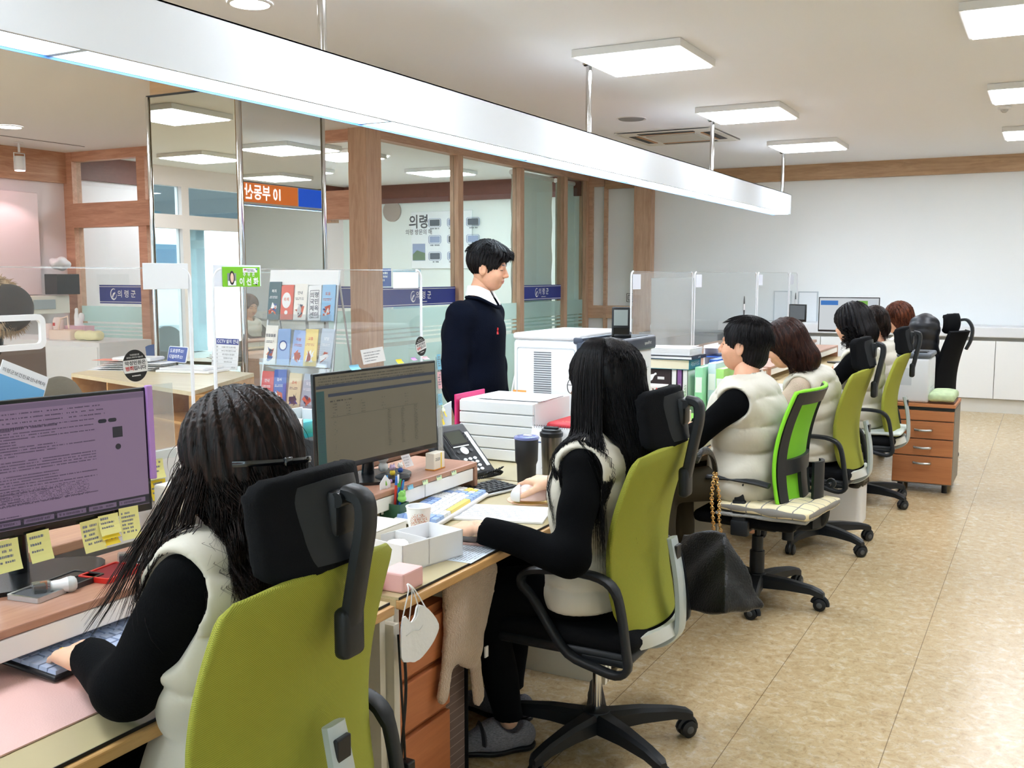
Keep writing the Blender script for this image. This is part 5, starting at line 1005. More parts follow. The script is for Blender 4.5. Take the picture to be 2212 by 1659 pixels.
# ---- generic pieces ----
def monitor(label, c, yaw, W_, H_, bg, fill, base=True, zb=.83, frame_c=None, tilt=0, name='computer_monitor', basew=.13):
    """c = centre of the screen; yaw = direction the screen faces"""
    n = Vector((math.cos(yaw), math.sin(yaw), 0)); x = Vector((0, 0, 1)).cross(n); loc = Vector((c[0], c[1], zb)) if base else Vector((c[0], c[1], c[2]-H_/2)); t = place(name, label, 'monitor', loc)
    M = rel(t, frame(c, x, Vector((0, 0, 1)) + n*tilt)); fm = frame_c or mat('monitor_black', '0f1013', .25)
    q = MB(); q.rbox(-W_/2, W_/2, -H_/2, H_/2, -.012, 0, .004, M=M); q.rbox(-W_/2+.04, W_/2-.04, -H_/2+.04, H_/2-.03, -.035, -.012, .008, M=M); q.build('housing', fm, t, smooth=40)
    b = .009; m_s = mat('screen_'+bg, '060607', .3, emit=.30, ecol=bg); q = MB(); q.box(-W_/2+b, W_/2-b, -H_/2+.018, H_/2-b, .0, .0012, M=M); s_ = q.build('screen', m_s, t)
    if fill:
        mb = MB(); cols = fill(mb, M @ rot(loc=(0, .004, .0014)), W_-2*b, H_-.03); o = mb.build('screen_content', [mat('scr_'+c_, '060607', .4, emit=.30, ecol=c_) for c_ in cols], s_)
    if base:
        up = (M.to_3x3() @ Vector((0, 1, 0))); bk = -n; p0 = Vector((0, 0, .006))+bk*.06; p1 = M @ Vector((0, -H_*.15, -.03)); q = MB(); q.tube([p0, p0.lerp(p1, .5)+bk*.01, p1], [.022, .018, .016], 10); q.build('stand', fm, t, smooth=40)
        q = MB(); R_ = Matrix.Translation(bk*.02) @ rot(0, 0, yaw); q.prism([(math.cos(a)*.10, math.sin(a)*basew*1.35) for a in np.linspace(0, 2*PI, 29)[:-1]], .010, R_); q.build('base', fm, t, smooth=40)
    return t, M
def note(t, M, x, y, w_, h_, m, lines=3, lift=.002, curl=.004, rotz=0, r_=None):
    r_ = r_ or random; q = MB(); Mn = M @ rot(0, 0, rotz, (x, y, lift)); q.grid(lambda u, v: Mn @ Vector(((u-.5)*w_, (v-1)*h_, curl*(1-v)**2*3)), 1, 5); o = q.build('sticky_note', m, t)
    if lines:
        q = MB(); Ml = Mn
        for k in range(lines): yy = -h_*(.18+.7*k/max(1, lines)); squiggle(q, -w_*.40, w_*r_.uniform(.1, .38), yy, min(.006, h_/lines*.4), Ml @ rot(loc=(0, 0, curl*(-yy/h_)**2*3+.0003)), 0, .0003, r_=r_)
        q.build('handwriting', M_inkg, o)
    return o
def scr1(mb, M, W_, H_):
    quad(mb, -W_/2, W_/2, H_/2-.012, H_/2, M, 1); quad(mb, -W_/2, W_/2, -H_/2, -H_/2+.022, M, 2); R_ = random.Random(1)
    for k in range(7): quad(mb, -W_/2+.05+k*.075, -W_/2+.118+k*.075, -H_/2+.006, -H_/2+.017, M, 1, .0006); squiggle(mb, -W_/2+.055+k*.075, -W_/2+.11+k*.075, -H_/2+.0115, .005, M, 0, .0009, r_=R_)
    quad(mb, -W_/2+.13, -W_/2+.205, -H_/2+.07, H_/2-.09, M, 1, .0006)
    for k in range(26): squiggle(mb, -W_/2+.137, -W_/2+.137+R_.uniform(.03, .06), H_/2-.10-k*.0052 if k < 26 else 0, .0026, M, 0, .0009, r_=R_)
    for k in range(34):
        y = H_/2-.05-k*.0062
        if R_.random() < .72: squiggle(mb, -W_/2+.215, -W_/2+R_.choice((.27, .36, .45)), y, .0028, M, 0, .0006, r_=R_)
    for k in range(3): squiggle(mb, -W_/2+.02, W_/2-.1, H_/2-.02-k*.010, .0032, M, 0, .0006, r_=R_, dens=.7)
    squiggle(mb, -W_/2+.21, W_/2-.21, H_/2-.052, .0055, M, 0, .0009, r_=R_)
    for x in (.34, .365): mb.prism(rrect(.021, .009, .0045, 3, -W_/2+.13+x, H_/2-.058), .0003, M @ rot(loc=(0, 0, .0006)), 2)
    quad(mb, W_/2-.085, W_/2-.06, H_/2-.10, H_/2-.075, M, 2, .0006); mb.prism(circ(.007, 16, W_/2-.073, H_/2-.122), .0003, M @ rot(loc=(0, 0, .0006)), 2)
    for k in range(10): squiggle(mb, -W_/2+.215, W_/2-.15, -H_/2+.062-k*.0036+.02, .002, M, 0, .0006, r_=R_, dens=.6)
    return ('4a3d52', '75627c', '22202c')
def scr2(mb, M, W_, H_):
    R_ = random.Random(2); quad(mb, -W_/2, W_/2, H_/2-.038, H_/2-.028, M, 1); quad(mb, -W_/2, -W_/2+.035, -H_/2, H_/2-.045, M, 2); quad(mb, -W_/2+.052, W_/2-.02, H_/2-.066, H_/2-.056, M, 1)
    for k in range(3): squiggle(mb, -W_/2+.01, W_/2-.06, H_/2-.007-k*.009, .0035, M, 0, .0006, r_=R_, dens=.8)
    for k in range(20): squiggle(mb, -W_/2+.005, -W_/2+.028, H_/2-.06-k*.009, .003, M, 1, .0006, r_=R_, dens=.6)
    squiggle(mb, -W_/2+.06, -W_/2+.16, H_/2-.08, .005, M, 0, .0006, r_=R_)
    for k in range(5):
        for x in (.07, .13, .20, .30, .42): squiggle(mb, -W_/2+x, -W_/2+x+.02, H_/2-.09-k*.009, .0025, M, 0, .0006, r_=R_, dens=.6)
    for k in range(22):
        for x in (.07, .33, .40, .47): squiggle(mb, -W_/2+x, -W_/2+x+R_.uniform(.01, .02), H_/2-.135-k*.0056, .0025, M, 0, .0006, r_=R_, dens=.9 if x > .1 else .15)
    quad(mb, -W_/2+.06, W_/2-.1, H_/2-.131, H_/2-.130, M, 0); return ('2a2a26', '263244', '1f4c4a')
# monitor 1
tr = GX(318, 836, -1.90); y1 = rad(-10); W1 = .597; H1 = .345; n1 = Vector((math.cos(y1), math.sin(y1), 0)); x1 = Vector((0, 0, 1)).cross(n1); br_ = GX(329, 1100, -1.90)
H1 = tr.z-br_.z; c1 = tr - x1*(W1/2) - Vector((0, 0, H1/2)); mon1, Mm1 = monitor('black monitor with purple-grey page and yellow sticky notes along its lower edge', c1, y1, W1, H1, '8d7590', scr1, tilt=-.03)
def uv1(px, py): # photo point on monitor 1's plane -> panel coordinates
    d = _ray(px, py); O = Vector((0, 0, CAMH)); t_ = (c1-O).dot(n1)/d.dot(n1); p = O+d*t_-c1; return p.dot(x1), p.z
R9 = random.Random(9)
for (px, py, w_, h_, m_, ln, rz_) in ((5, 1165, .056, .068, M_note, 4, .03), (76, 1146, .05, .066, M_note, 3, .05), (190, 1122, .052, .072, M_note, 5, .06), (228, 1110, .05, .045, M_note, 3, .02), (272, 1094, .05, .075, M_note, 6, 0), (230, 1145, .044, .016, M_noteb, 1, .03), (232, 1160, .040, .014, M_noteb, 1, .03)):
    x, y = uv1(px, py); note(mon1, Mm1, x, y, w_, h_, m_, ln, .006, .004, rz_, R9)
x, y = uv1(293, 790); q = MB(); Mn = Mm1 @ rot(0, 0, .05, (x-.0, y, .004))
# round black and white notice on top of monitor 1
def round_notice(t, Mn, s):
    q = MB(); q.prism([(s*.85*math.cos(a), s*math.sin(a)) for a in np.linspace(0, 2*PI, 41)[:-1]], .0012, Mn); o = q.build('notice_board', mat('notice_black', '17181b', .5), t)
    q = MB(); z0, z1 = -.42*s, .38*s; f = lambda z: .85*s*math.sqrt(max(0, 1-(z/s)**2)); P = [(-f(z), z) for z in np.linspace(z0, z1, 9)]+[(f(z), z) for z in np.linspace(z1, z0, 9)]; q.prism(P, .0004, Mn @ rot(loc=(0, 0, .0012))); q.build('notice_white_band', M_card, o)
    q = MB(); add_text(q, '악성민원은', .30*s, Mn @ rot(loc=(0, .17*s, .0018)), 0, .02, 1.05); add_text(q, '입니다', .30*s, Mn @ rot(loc=(.28*s, -.16*s, .0018)), 0, .02, 1.05); add_text(q, '범죄', .30*s, Mn @ rot(loc=(-.42*s, -.16*s, .0018)), 1, .02, 1.05)
    add_text(q, '악성민원으로', .12*s, Mn @ rot(loc=(0, .68*s, .0014)), 2, .01); add_text(q, '공무원이 죽어가고 있습니다', .115*s, Mn @ rot(loc=(0, .52*s, .0014)), 2, .01, .85); squiggle(q, -.3*s, .3*s, -.62*s, .08*s, Mn @ rot(loc=(0, 0, .0014)), 2); q.build('notice_lettering', [M_ink, M_red, M_inkw], o); return o
n_ = round_notice(mon1, Mn, .038)
# purple page holder clipped to the right side of monitor 1
q = MB(); q.rbox(W1/2-.004, W1/2+.012, -H1/2+.075, H1/2+.004, -.006, .008, .003, M=Mm1); o = q.build('side_clip', mat('lilac_plastic', 'b58ad0', .4), mon1); o['label'] = 'lilac plastic strip on the right edge'
q = MB(); q.box(W1/2+.012, W1/2+.07, -.03, H1/2+.004, -.001, .0008, M=Mm1); q.build('clear_page_holder', M_clr2, mon1)
# monitor 2
tr = GX(943, 778, -1.905); br_ = GX(943, 966, -1.905); y2 = rad(-5); W2 = .61; H2 = tr.z-br_.z; n2 = Vector((math.cos(y2), math.sin(y2), 0)); x2 = Vector((0, 0, 1)).cross(n2); c2 = tr-x2*(W2/2)-Vector((0, 0, H2/2))
mon2, Mm2 = monitor('black monitor with dim olive spreadsheet page, sticky tabs on top, beside the desk phone', c2, y2, W2, H2, '6c6552', scr2, tilt=-.03, basew=.10)
def uv2(px, py):
    d = _ray(px, py); O = Vector((0, 0, CAMH)); t_ = (c2-O).dot(n2)/d.dot(n2); p = O+d*t_-c2; return p.dot(x2), p.z
x, y = uv2(912, 748); round_notice(mon2, Mm2 @ rot(0, 0, .25, (x, y, .0)), .034)
x, y = uv2(808, 768); q = MB(); Mn = Mm2 @ rot(-.2, 0, .05, (x, y, .002)); q.box(-.055, .055, -.024, .024, 0, .0006, M=Mn); o = q.build('paper_memo', M_card, mon2); q = MB(); [squiggle(q, -.045, .04-.01*k, .012-.009*k, .0028, Mn @ rot(loc=(0, 0, .0006)), r_=R9) for k in range(4)]; q.build('memo_print', M_inkg, o)
for px, py, w_, h_, m_ in ((765, 788, .045, .016, M_noteB), (862, 776, .03, .014, M_noteb), (893, 772, .024, .010, mat('violet_note', 'c58fd8', .7)), (918, 770, .03, .010, M_noteP)): x, y = uv2(px, py); note(mon2, Mm2, x, y, w_, h_, m_, 0, .003, .004)
q = MB(); q.box(W2/2+.002, W2/2+.028, -H2/2-.02, H2/2+.012, -.002, .002, M=Mm2); o = q.build('note_strip', M_clr2, mon2)
for px, py, w_, h_, m_ in ((950, 765, .022, .055, M_noteB), (951, 803, .022, .06, M_noteP), (953, 850, .022, .04, M_noteB)): x, y = uv2(px, py); note(mon2, Mm2, W2/2+.015, y, w_, h_, m_, 5, .003, .001, 0, R9)
# white file holder with sticky notes behind monitor 1, another between the monitors
t = place('sticky_note_board', 'white board with yellow sticky notes between monitor and woman with hair clip', 'board', (-2.02, 1.80, .83)); Mb = frame((0, 0, 0), (.05, 1, 0), (0, 0, 1))
MB().rbox(-.16, .12, 0, .22, -.004, 0, .002, M=Mb).build('board', M_card, t); note(t, Mb, .02, .20, .05, .05, M_note, 3, .001); note(t, Mb, .025, .145, .05, .05, M_noteb, 3, .002)
q = MB(); [q.box(-.15, -.05, .02+k*.012, .0205+k*.012, 0, .0006, M=Mb) for k in range(8)]; q.build('grid_print', M_inkg, t)
t = place('tissue_dispenser', 'upright white box in pen organiser beside the notes board', 'box', (-1.885, 1.745, .83)); MB().rbox(-.02, .02, -.035, .035, .035, .165, .006).build('box', M_cream, t); q = MB(); q.ring(rrect(.07, .10, .01), rrect(.062, .092, .008), .05); q.rbox(-.034, .034, -.049, .049, 0, .004, .001); q.build('holder', M_clr2, t)
def pens(t, c, n, spread, cols, seed=0, L_=.14, r0=.0042, nm='pen'):
    R_ = random.Random(seed)
    for i in range(n):
        a = R_.uniform(0, 2*PI); p = Vector(c)+Vector((math.cos(a), math.sin(a), 0))*spread*R_.random()*.6; e = p+Vector((math.cos(a)*spread, math.sin(a)*spread, L_*R_.uniform(.85, 1.1))); q = MB(); q.tube([p, p.lerp(e, .8)], r0, 8); q.tube([p.lerp(e, .8), p.lerp(e, .82), e], [r0, r0*1.08, r0*.7], 8, 1); o = q.build(nm, [mat('pen_'+cols[i % len(cols)], cols[i % len(cols)], .35), mat('pen_cap_'+cols[(i+1) % len(cols)], cols[(i+1) % len(cols)], .35)], None, smooth=50); o.location = t; tag(o, None, 'pen')
        yield o
pc = place('pen_cup', 'dark pen cup half hidden behind the hair of the woman with clip', 'pen cup', (-1.97, 1.86, .83)); MB().lathe([(.032, 0), (.036, .1), (.033, .1), (.030, .004)], 18).build('cup', M_blk2, pc, smooth=40)
for i, o in enumerate(pens(pc.location, (0, 0, .01), 5, .02, ['d83a6a', '2f8f4a', '3b3fb8', 'e5e5e5', 'e23a3a'], 4)): tag(o, ['pink', 'green', 'indigo', 'white', 'red'][i]+' pen in the dark cup behind the hair of the woman with clip', 'pen', 'pens in the dark cup')
# acrylic A4 holder and tray things near monitor 1
# stamp pads and bulb-shaped stamps on shelf 1
def at_shelf(px, py, z=.83): return GZ(px, py, z)
pa, pb, pc_, pd = [at_shelf(*p) for p in ((15, 1290), (90, 1308), (165, 1275), (90, 1262))]; c = (pa+pb+pc_+pd)/4; ux = (pb-pa); ang = math.atan2((pc_-pb).y, (pc_-pb).x)
def stamp_pad(label, c, ang, w_, h_, rim, pad, lid=None):
    t = place('stamp_pad', label, 'stamp pad', (c.x, c.y, .8305), ang); q = MB(); q.ring(rrect(w_, h_, .006), rrect(w_-.012, h_-.012, .004), .011); q.prism(rrect(w_-.01, h_-.01, .004), .003); q.build('case', rim, t, smooth=40); MB().prism(rrect(w_-.014, h_-.014, .003), .0085).build('ink_pad', pad, t)
    if lid: q = MB(); Ml = rot(0, 0, 0, (0, h_/2+.002, .006)) @ rot(.10, 0, 0); q.ring(rrect(w_, h_, .006, 4, 0, h_/2), rrect(w_-.012, h_-.012, .004, 4, 0, h_/2), .010, Ml); q.prism(rrect(w_-.01, h_-.01, .004, 4, 0, h_/2), .002, Ml); q.build('lid', lid, t, smooth=40)
    return t
stamp_pad('black ink stamp pad left of the open red pad', at_shelf(160, 1262)+Vector((-.01, .0, 0)), PI/2+.15, .115, .085, mat('dark_tin', '24262a', .3), mat('black_felt', '0d0f10', .95), None)
stamp_pad('silver-rimmed tray carrying a clear stamp, nearest the left edge', at_shelf(90, 1284), PI/2+.15, .105, .085, M_alu, mat('grey_felt', '55585c', .9), None)
stamp_pad('open red plastic stamp pad in the middle of the wooden shelf', at_shelf(242, 1242), PI/2+.15, .12, .085, M_red, mat('red_felt', '7d1c20', .95), None)
stamp_pad('silver-rimmed stamp pad lid behind the red pad', at_shelf(296, 1220)+Vector((0, .03, 0)), PI/2+.15, .11, .07, M_alu, mat('black_felt'), None)
def bulb_stamp(label, a, b):
    t = place('self_inking_stamp', label, 'stamp', a); d = (b-a); L_ = d.length; M = Matrix.Translation((0, 0, .016)) @ d.to_track_quat('Z', 'X').to_matrix().to_4x4()
    q = MB(); q.rbox(-.013, .013, -.016, .016, -.0, L_*.42, .003, M=M); q.build('clear_body', M_clr2, t); q = MB(); q.rbox(-.009, .009, -.012, .012, .003, L_*.3, .002, M=M); q.build('ink_block', M_dgrey, t); q = MB(); q.box(-.010, .010, -.0165, -.010, L_*.2, L_*.35, M=M); q.build('orange_tag', mat('orange_tag', 'e6672e', .5), t)
    q = MB(); q.lathe([(.010, L_*.40), (.0125, L_*.46), (.013, L_*.62), (.0165, L_*.78)], 20, 0, M); q.build('handle', M_pale, t, smooth=50); q = MB(); q.lathe([(.0165, L_*.78), (.0175, L_*.86), (.0155, L_*.94), (.010, L_*.985), (.001, L_)], 20, 0, M); q.build('handle_cap', mat('stamp_grey', 'c2c6c4', .35), t, smooth=50)
bulb_stamp('clear stamp with white bulb-shaped handle lying on the silver tray', at_shelf(70, 1290), at_shelf(168, 1275)); bulb_stamp('clear stamp with white bulb-shaped handle by the hair of the woman, behind the red pad', at_shelf(255, 1222), at_shelf(342, 1214))
# keyboards
def keyboard(label, pts, cols, keyf, th=.02, cover=None):
    """pts: front-left, front-right corner and depth in metres; keys on a slightly tilted case"""
    a, b, dep = pts; x = (b-a).normalized(); L_ = (b-a).length; t = place('keyboard', label, 'keyboard', a); M = rel(t, frame(a, x, Vector((0, 0, 1)).cross(x))) @ rot(.06, 0, 0); q = MB(); q.rbox(0, L_, 0, dep, 0, th*.6, .006, M=M, seg=3); q.build('case', cols[0], t, smooth=40)
    rows = 6; kw = (L_-.016)/keyf; kh = (dep-.014)/rows; mats = cols[1:]; groups = {}
    for r_ in range(rows):
        c_ = 0
        while c_ < keyf-.01:
            w_ = 1
            if r_ == 0 and 3.5 < c_ < 5: w_ = 6 if keyf > 15 else 5
            elif c_ < .1 and r_ in (1, 2, 3, 0): w_ = {1: 2.1, 2: 1.7, 3: 1.5, 0: 1.25}[r_]
            w_ = min(w_, keyf-c_)
            key = hash((r_*7+int(c_)*3) % 17) % 9
            mi = 0
            if len(mats) == 3: mi = 1 if (r_ >= 4 and int(c_) in (0, 5, 6, 7, 8)) or (r_ in (0, 1) and c_ < 2) or int(c_) == 12 or (r_ == 0 and c_ > 10) else (2 if (r_ == 0 and w_ > 3) or (r_ in (1,) and int(c_) in (14,)) or (int(c_) in (13, 14) and r_ in (2, 0)) else 0)
            groups.setdefault(mi, []).append((.008+c_*kw, .008+(c_+w_)*kw, .007+r_*kh, .007+(r_+1)*kh)); c_ += w_
    for mi, ks in groups.items():
        q = MB()
        for x0, x1_, y0, y1_ in ks:
            vs = [M @ Vector(v) for v in ((x0+.0006, y0+.0006, th*.55), (x1_-.0006, y0+.0006, th*.55), (x1_-.0006, y1_-.0006, th*.55), (x0+.0006, y1_-.0006, th*.55), (x0+.003, y0+.003, th), (x1_-.003, y0+.003, th), (x1_-.003, y1_-.002, th), (x0+.003, y1_-.002, th))]; q.add(vs, [(4, 5, 6, 7), (0, 1, 5, 4), (1, 2, 6, 5), (2, 3, 7, 6), (3, 0, 4, 7)])
        o = q.build('key_block', mats[mi], t); o['kind'] = 'stuff'
    if cover: q = MB(); q.rbox(.004, L_-.004, .004, dep-.004, th*.5, th+.0025, .004, M=M); q.build('silicone_cover', cover, t)
    return t
a = GZ(118, 1476, ZD+.006); b = a+Vector((-.012, .46, 0)); keyboard('pale blue covered keyboard under the hand of the woman with hair clip', (a, b, .165), [M_blk2, mat('keys_blue_grey', 'a8b8d4', .4)], 18, .018); t = bpy.context.scene.objects['keyboard']
a = GZ(945, 1143, ZD+.003); b = GZ(1056, 1073, ZD+.003); keyboard('white keyboard with blue and yellow keys in front of the second monitor shelf', (a, b, .15), [M_pale, mat('keys_white', 'f1f3f5', .35), mat('keys_blue', '9bb9ea', .35), mat('keys_yellow', 'f0da6e', .35)], 15.5, .026)
a = GZ(1010, 1085, ZD+.002)
keyboard('small black calculator-like keypad with silver rim behind the phone cord', (GZ(1040, 1078, ZD+.002), GZ(1103, 1066, ZD+.002)+Vector((.0, .08, 0)), .13), [M_alu, M_blk2], 7, .016)
# pink desk mat
q = MB(); P = [GZ(*p, ZD) for p in ((-420, 1720), (60, 1618), (130, 1600), (215, 1543), (262, 1500), (130, 1472), (-420, 1500))]; A0 = P[0]; y0, y1_ = .70, 1.345; xf = -1.455
t = tag(MB().prism([(x, y) for x, y in rrect(.37, .60, .03, 5, 0, 0)], .003).build('desk_mat', mat('pink_mat', 'deb5ad', .6, bump=.1, bscale=300)), 'pale pink desk mat under the pale blue keyboard at bottom left', 'mat'); t.location = (-1.655, .975, ZD+.0008)
# red round purse-like rose thing on shelf under sleeve
t = place('rose_ornament', 'small dusty pink rose ornament at the end of the white shelf drawer', 'ornament', GZ(335, 1278, .79)+Vector((-.0, 0, 0))); g = G3((-.03, -.03, -.03), (.03, .03, .035), .0022); a_ = np.arctan2(g.Y, g.X); rr_ = np.sqrt(g.X**2+g.Y**2); iso_obj('petals', iso(g, ell(g, (0, 0, 0), (.02, .024, .021))+.0022*np.sin(rr_*900+a_*2+g.Z*300)), mat('rose', 'b06a72', .7), t); t.location.z = .785; 
# ---------- things on desk 2 ----------
# open grey-white paper stack
t = place('document_stack', 'white printed document under the forearm of the long-haired woman', 'paper', GZ(1080, 1118, ZD+.001)); Mp = rot(0, 0, -.62+PI/2)
Mp = frame((0, 0, 0), (GZ(1185, 1140, ZD)-GZ(985, 1130, ZD)).normalized(), Vector((-1, .6, 0))); q = MB(); q.box(-.17, .15, -.06, .15, 0, .006, M=Mp); q.build('sheets', M_card, t); q = MB(); [squiggle(q, -.14, .12-.03*(k % 3), .12-.012*k, .004, Mp @ rot(loc=(0, 0, .0064)), r_=R9, dens=.9) for k in range(13)]; q.build('print', M_inkg, t)
t = place('underlay_sheet', 'pale blue printed sheet under the desk glass at the desk edge', 'paper', GZ(1015, 1195, ZD+.0006)); q = MB(); q.box(-.06, .05, -.09, .09, 0, .0006, M=rot(0, 0, .05)); q.build('sheet', mat('pale_blue_paper', 'd5e2ee', .5), t); q = MB(); [squiggle(q, -.08, .07, .04-.01*k, .004, rot(0, 0, PI/2+.05, (0, 0, .0007)), r_=R9) for k in range(9)]; q.build('print', M_inkg, t)
# mouse, coaster, small phone under hand
t = place('computer_mouse', 'pale pink computer mouse under right hand of the long-haired woman', 'mouse', GZ(1150, 1080, ZD+.012)); g = G3((-.075, -.05, -.002), (.075, .05, .075), .003); d = ell(g, (0, 0, .01), (.062, .036, .050)); d = np.maximum(d, .002-g.Z); o = iso_obj('shell', iso(g, d), mat('pink_gloss', 'f0cfc8', .25, coat=.3), t); t.rotation_euler = (0, 0, .5); g = G3((-.08, -.05, -.002), (-.03, .05, .06), .003); iso_obj('button_cover', iso(g, np.maximum(ell(g, (-.012, 0, .012), (.064, .037, .050)), g.X+.042)), M_pale, t); MB().rbox(-.05, -.036, -.004, .004, .045, .052, .002).build('wheel', M_inkg, t)
t = place('mouse_pad', 'round mouse pad in pink and yellow under the pale pink mouse', 'mouse pad', GZ(1148, 1080, ZD)); MB().lathe([(.085, 0), (.086, .001), (.085, .0025), (.0, .0025)], 36, cap=False).build('pad', mat('peach_pad', 'f5c6ae', .6), t); MB().prism([(.083*math.cos(a), .083*math.sin(a)) for a in np.linspace(-PI*.65, PI*.15, 20)], .0028).build('yellow_half', mat('yellow_pad', 'f3dc86', .6), t)
t = place('smartphone', 'phone in marbled case lying under the left hand of the long-haired woman', 'phone', GZ(1020, 1172, ZD+.001)); t.rotation_euler[2] = .25; q = MB(); q.rbox(-.075, .075, -.036, .036, 0, .009, .004); q.build('case', mat('marble_case', 'c9a79c', .3, noise=.3, nscale=40), t, smooth=40); MB().rbox(-.072, .072, -.033, .033, .009, .0096, .0003).build('screen_glass', M_blk2, t)
# paper cup
t = place('paper_cup', 'white paper cup with orange dotted circle beside the keyboard', 'cup', GZ(905, 1160, ZD)+Vector((0, 0, .0))); q = MB(); q.lathe([(.027, .0), (.0275, .003), (.0375, .094), (.0355, .094), (.0265, .004)], 32); q.tube([Vector((.0378*math.cos(a), .0378*math.sin(a), .0945)) for a in np.linspace(0, 2*PI, 33)[:-1]], .0018, 6, closed=True); q.build('cup', M_card, t, smooth=50)
q = MB(); R_ = random.Random(3); cd_ = Vector((-t.location.x, -t.location.y, 0)).normalized(); a0 = math.atan2(cd_.y, cd_.x)
for i in range(420):
    u, v = R_.uniform(-1, 1), R_.uniform(-1, 1)
    if u*u+v*v > 1: continue
    z = .047+v*.032; r_ = .0275+.01*z/.094+.0004; a = a0+u*.85; dz = .0022; q.add([Vector((r_*math.cos(a+da), r_*math.sin(a+da), z+zz)) for da, zz in ((-.03, -.0008), (.03, -.0004), (.035, .0009), (-.02, .0007))], [(0, 1, 2, 3)])
q.build('dotted_pattern', mat('cup_orange', 'c0592a', .6), t); q = MB(); q.grid(lambda u, v: Vector(((.0277+.0012*v)*math.cos(a0-1+u*2), (.0277+.0012*v)*math.sin(a0-1+u*2), .003+.009*v)), 12, 2); q.build('navy_mark', mat('navy_print', '20306a', .5), t)
# white storage box with compartments
A, B, C_ = GZ(870, 1240, ZD), GZ(1000, 1200, ZD), GZ(925, 1143, ZD+.075)
t = place('storage_box', 'open white storage box at the desk corner with tape inside', 'box', (A.x, A.y, ZD)); ux = (B-A).normalized(); Mx = rel(t, frame((A.x, A.y, ZD), ux, Vector((0, 0, 1)).cross(ux))); Lb = (B-A).length; Wb = .135; hb = .075
q = MB()
for a_ in ((0, Lb, 0, .003), (0, Lb, Wb-.003, Wb), (0, .003, 0, Wb), (Lb-.003, Lb, 0, Wb), (Lb*.42, Lb*.42+.003, 0, Wb)): q.box(a_[0], a_[1], a_[2], a_[3], 0, hb, M=Mx)
q.box(0, Lb, 0, Wb, 0, .003, M=Mx); q.box(Lb*.42, Lb-.003, .01, Wb-.01, .03, .032, M=Mx); q.build('box', M_pale, t); lettering('print', '√Favorite', .020, Mx @ rot(0, 0, .1, (Lb*.72, Wb*.72, .0325)), M_ink, t)
t2 = place('tape_dispenser', 'small tape dispenser with orange yellow roll in the white box', 'tape', (Mx @ Vector((Lb*.2, Wb*.5, 0)))+Vector(t.location)+Vector((0, 0, .045))); t2.rotation_euler = (0, .35, -.9); q = MB(); q.lathe([(.012, -.006), (.027, -.006), (.027, .006), (.012, .006), (.012, -.006)], 24, cap=False); q.build('tape_roll', mat('tape_yellow', 'f2c445', .35), t2, smooth=40); q = MB(); q.prism(rrect(.07, .058, .02, 5), .002, rot(loc=(0, 0, -.009))); q.prism(rrect(.07, .058, .02, 5), .002, rot(loc=(0, 0, .007))); q.build('clear_case', M_clr2, t2); q = MB(); q.box(-.01, .01, .014, .024, .0062, .0068); q.build('label', M_ink, t2)
t = place('storage_box', 'tall cream box behind the tape dispenser, beside the chair headrest', 'box', (GZ(862, 1196, ZD).x-.05, GZ(862, 1196, ZD).y-.02, ZD)); MB().rbox(-.07, .05, -.09, .06, 0, .085, .004).build('box', M_cream, t); MB().rbox(-.07, .05, -.09, .06, .0855, .088, .001).build('lid', M_cream, t)
t = place('tissue_pack', 'dusty pink box at the desk corner below the white box', 'box', (-1.405, 2.035, ZD)); MB().rbox(-.04, .035, -.04, .05, 0, .05, .005).build('box', M_pink, t)
t = place('hair_curler_toy', 'magenta bristly ball seen over the green chair back', 'ornament', (-1.46, 1.965, ZD+.028)); g = G3((-.04,)*3, (.04,)*3, .0022); iso_obj('ball', iso(g, sph(g, (0, 0, 0), .026)+.004*np.sin(g.X*480)*np.sin(g.Y*480)*np.sin(g.Z*480)), mat('magenta', 'd0207c', .5), t); MB().lathe([(.020, .012), (.024, .026), (.018, .027)], 20, 0, rot(.5, .2, 0)).build('rim', mat('lime_rim', '9fcf6a', .4), t)
# green pen cup with pens + frog
pc = GZ(852, 1128, ZD); t = place('pen_cup', 'dark green pen cup with blue and green pens at the shelf end', 'pen cup', (pc.x, pc.y, ZD)); q = MB(); q.ring(rrect(.08, .06, .008), rrect(.074, .054, .006), .065); q.prism(rrect(.078, .058, .008), .004); q.build('cup', mat('dark_green', '2f5a44', .4), t, smooth=40)
for i, o in enumerate(pens(t.location, (0, 0, .01), 7, .022, ['2f86d6', '2f86d6', '5ab04a', 'e8e8ea', '8ac24a', 'd23a30', '2f6fd0'], 12, .135)): tag(o, ['bright blue pen, left one,', 'bright blue pen, right one,', 'grass green pen', 'white pen', 'lime green pen', 'red pen', 'dark blue pen'][i]+' standing in the dark green cup', 'pen', 'pens in the green cup')
t = place('frog_figurine', 'tiny light green frog figurine in front of the blue pens', 'figurine', (pc.x+.03, pc.y+.0, ZD+.078)); g = G3((-.025,)*3, (.025, .025, .035), .0018); iso_obj('body', iso(g, U(.004, ell(g, (0, 0, 0), (.014, .014, .012)), ell(g, (0, 0, .014), (.012, .013, .010)), sph(g, (.004, -.007, .023), .005), sph(g, (.004, .007, .023), .005))), mat('frog_green', '8fd46a', .45), t); t.location.z = ZD+.0675+.012-.0
t = place('fan_card', 'white and red folded card standing in the pen cup', 'card', (pc.x-.02, pc.y-.02, ZD+.03)); MB().prism([(-.02, 0), (.02, 0), (.026, .10), (0, .125), (-.026, .10)], .001, frame((0, 0, 0), (.1, 1, 0), (0, 0, 1))).build('card', M_card, t); MB().prism([(-.012, 0.02), (.018, .02), (.01, .06)], .0004, frame((.0012, 0, 0), (.1, 1, 0), (0, 0, 1))).build('red_print', M_red, t)
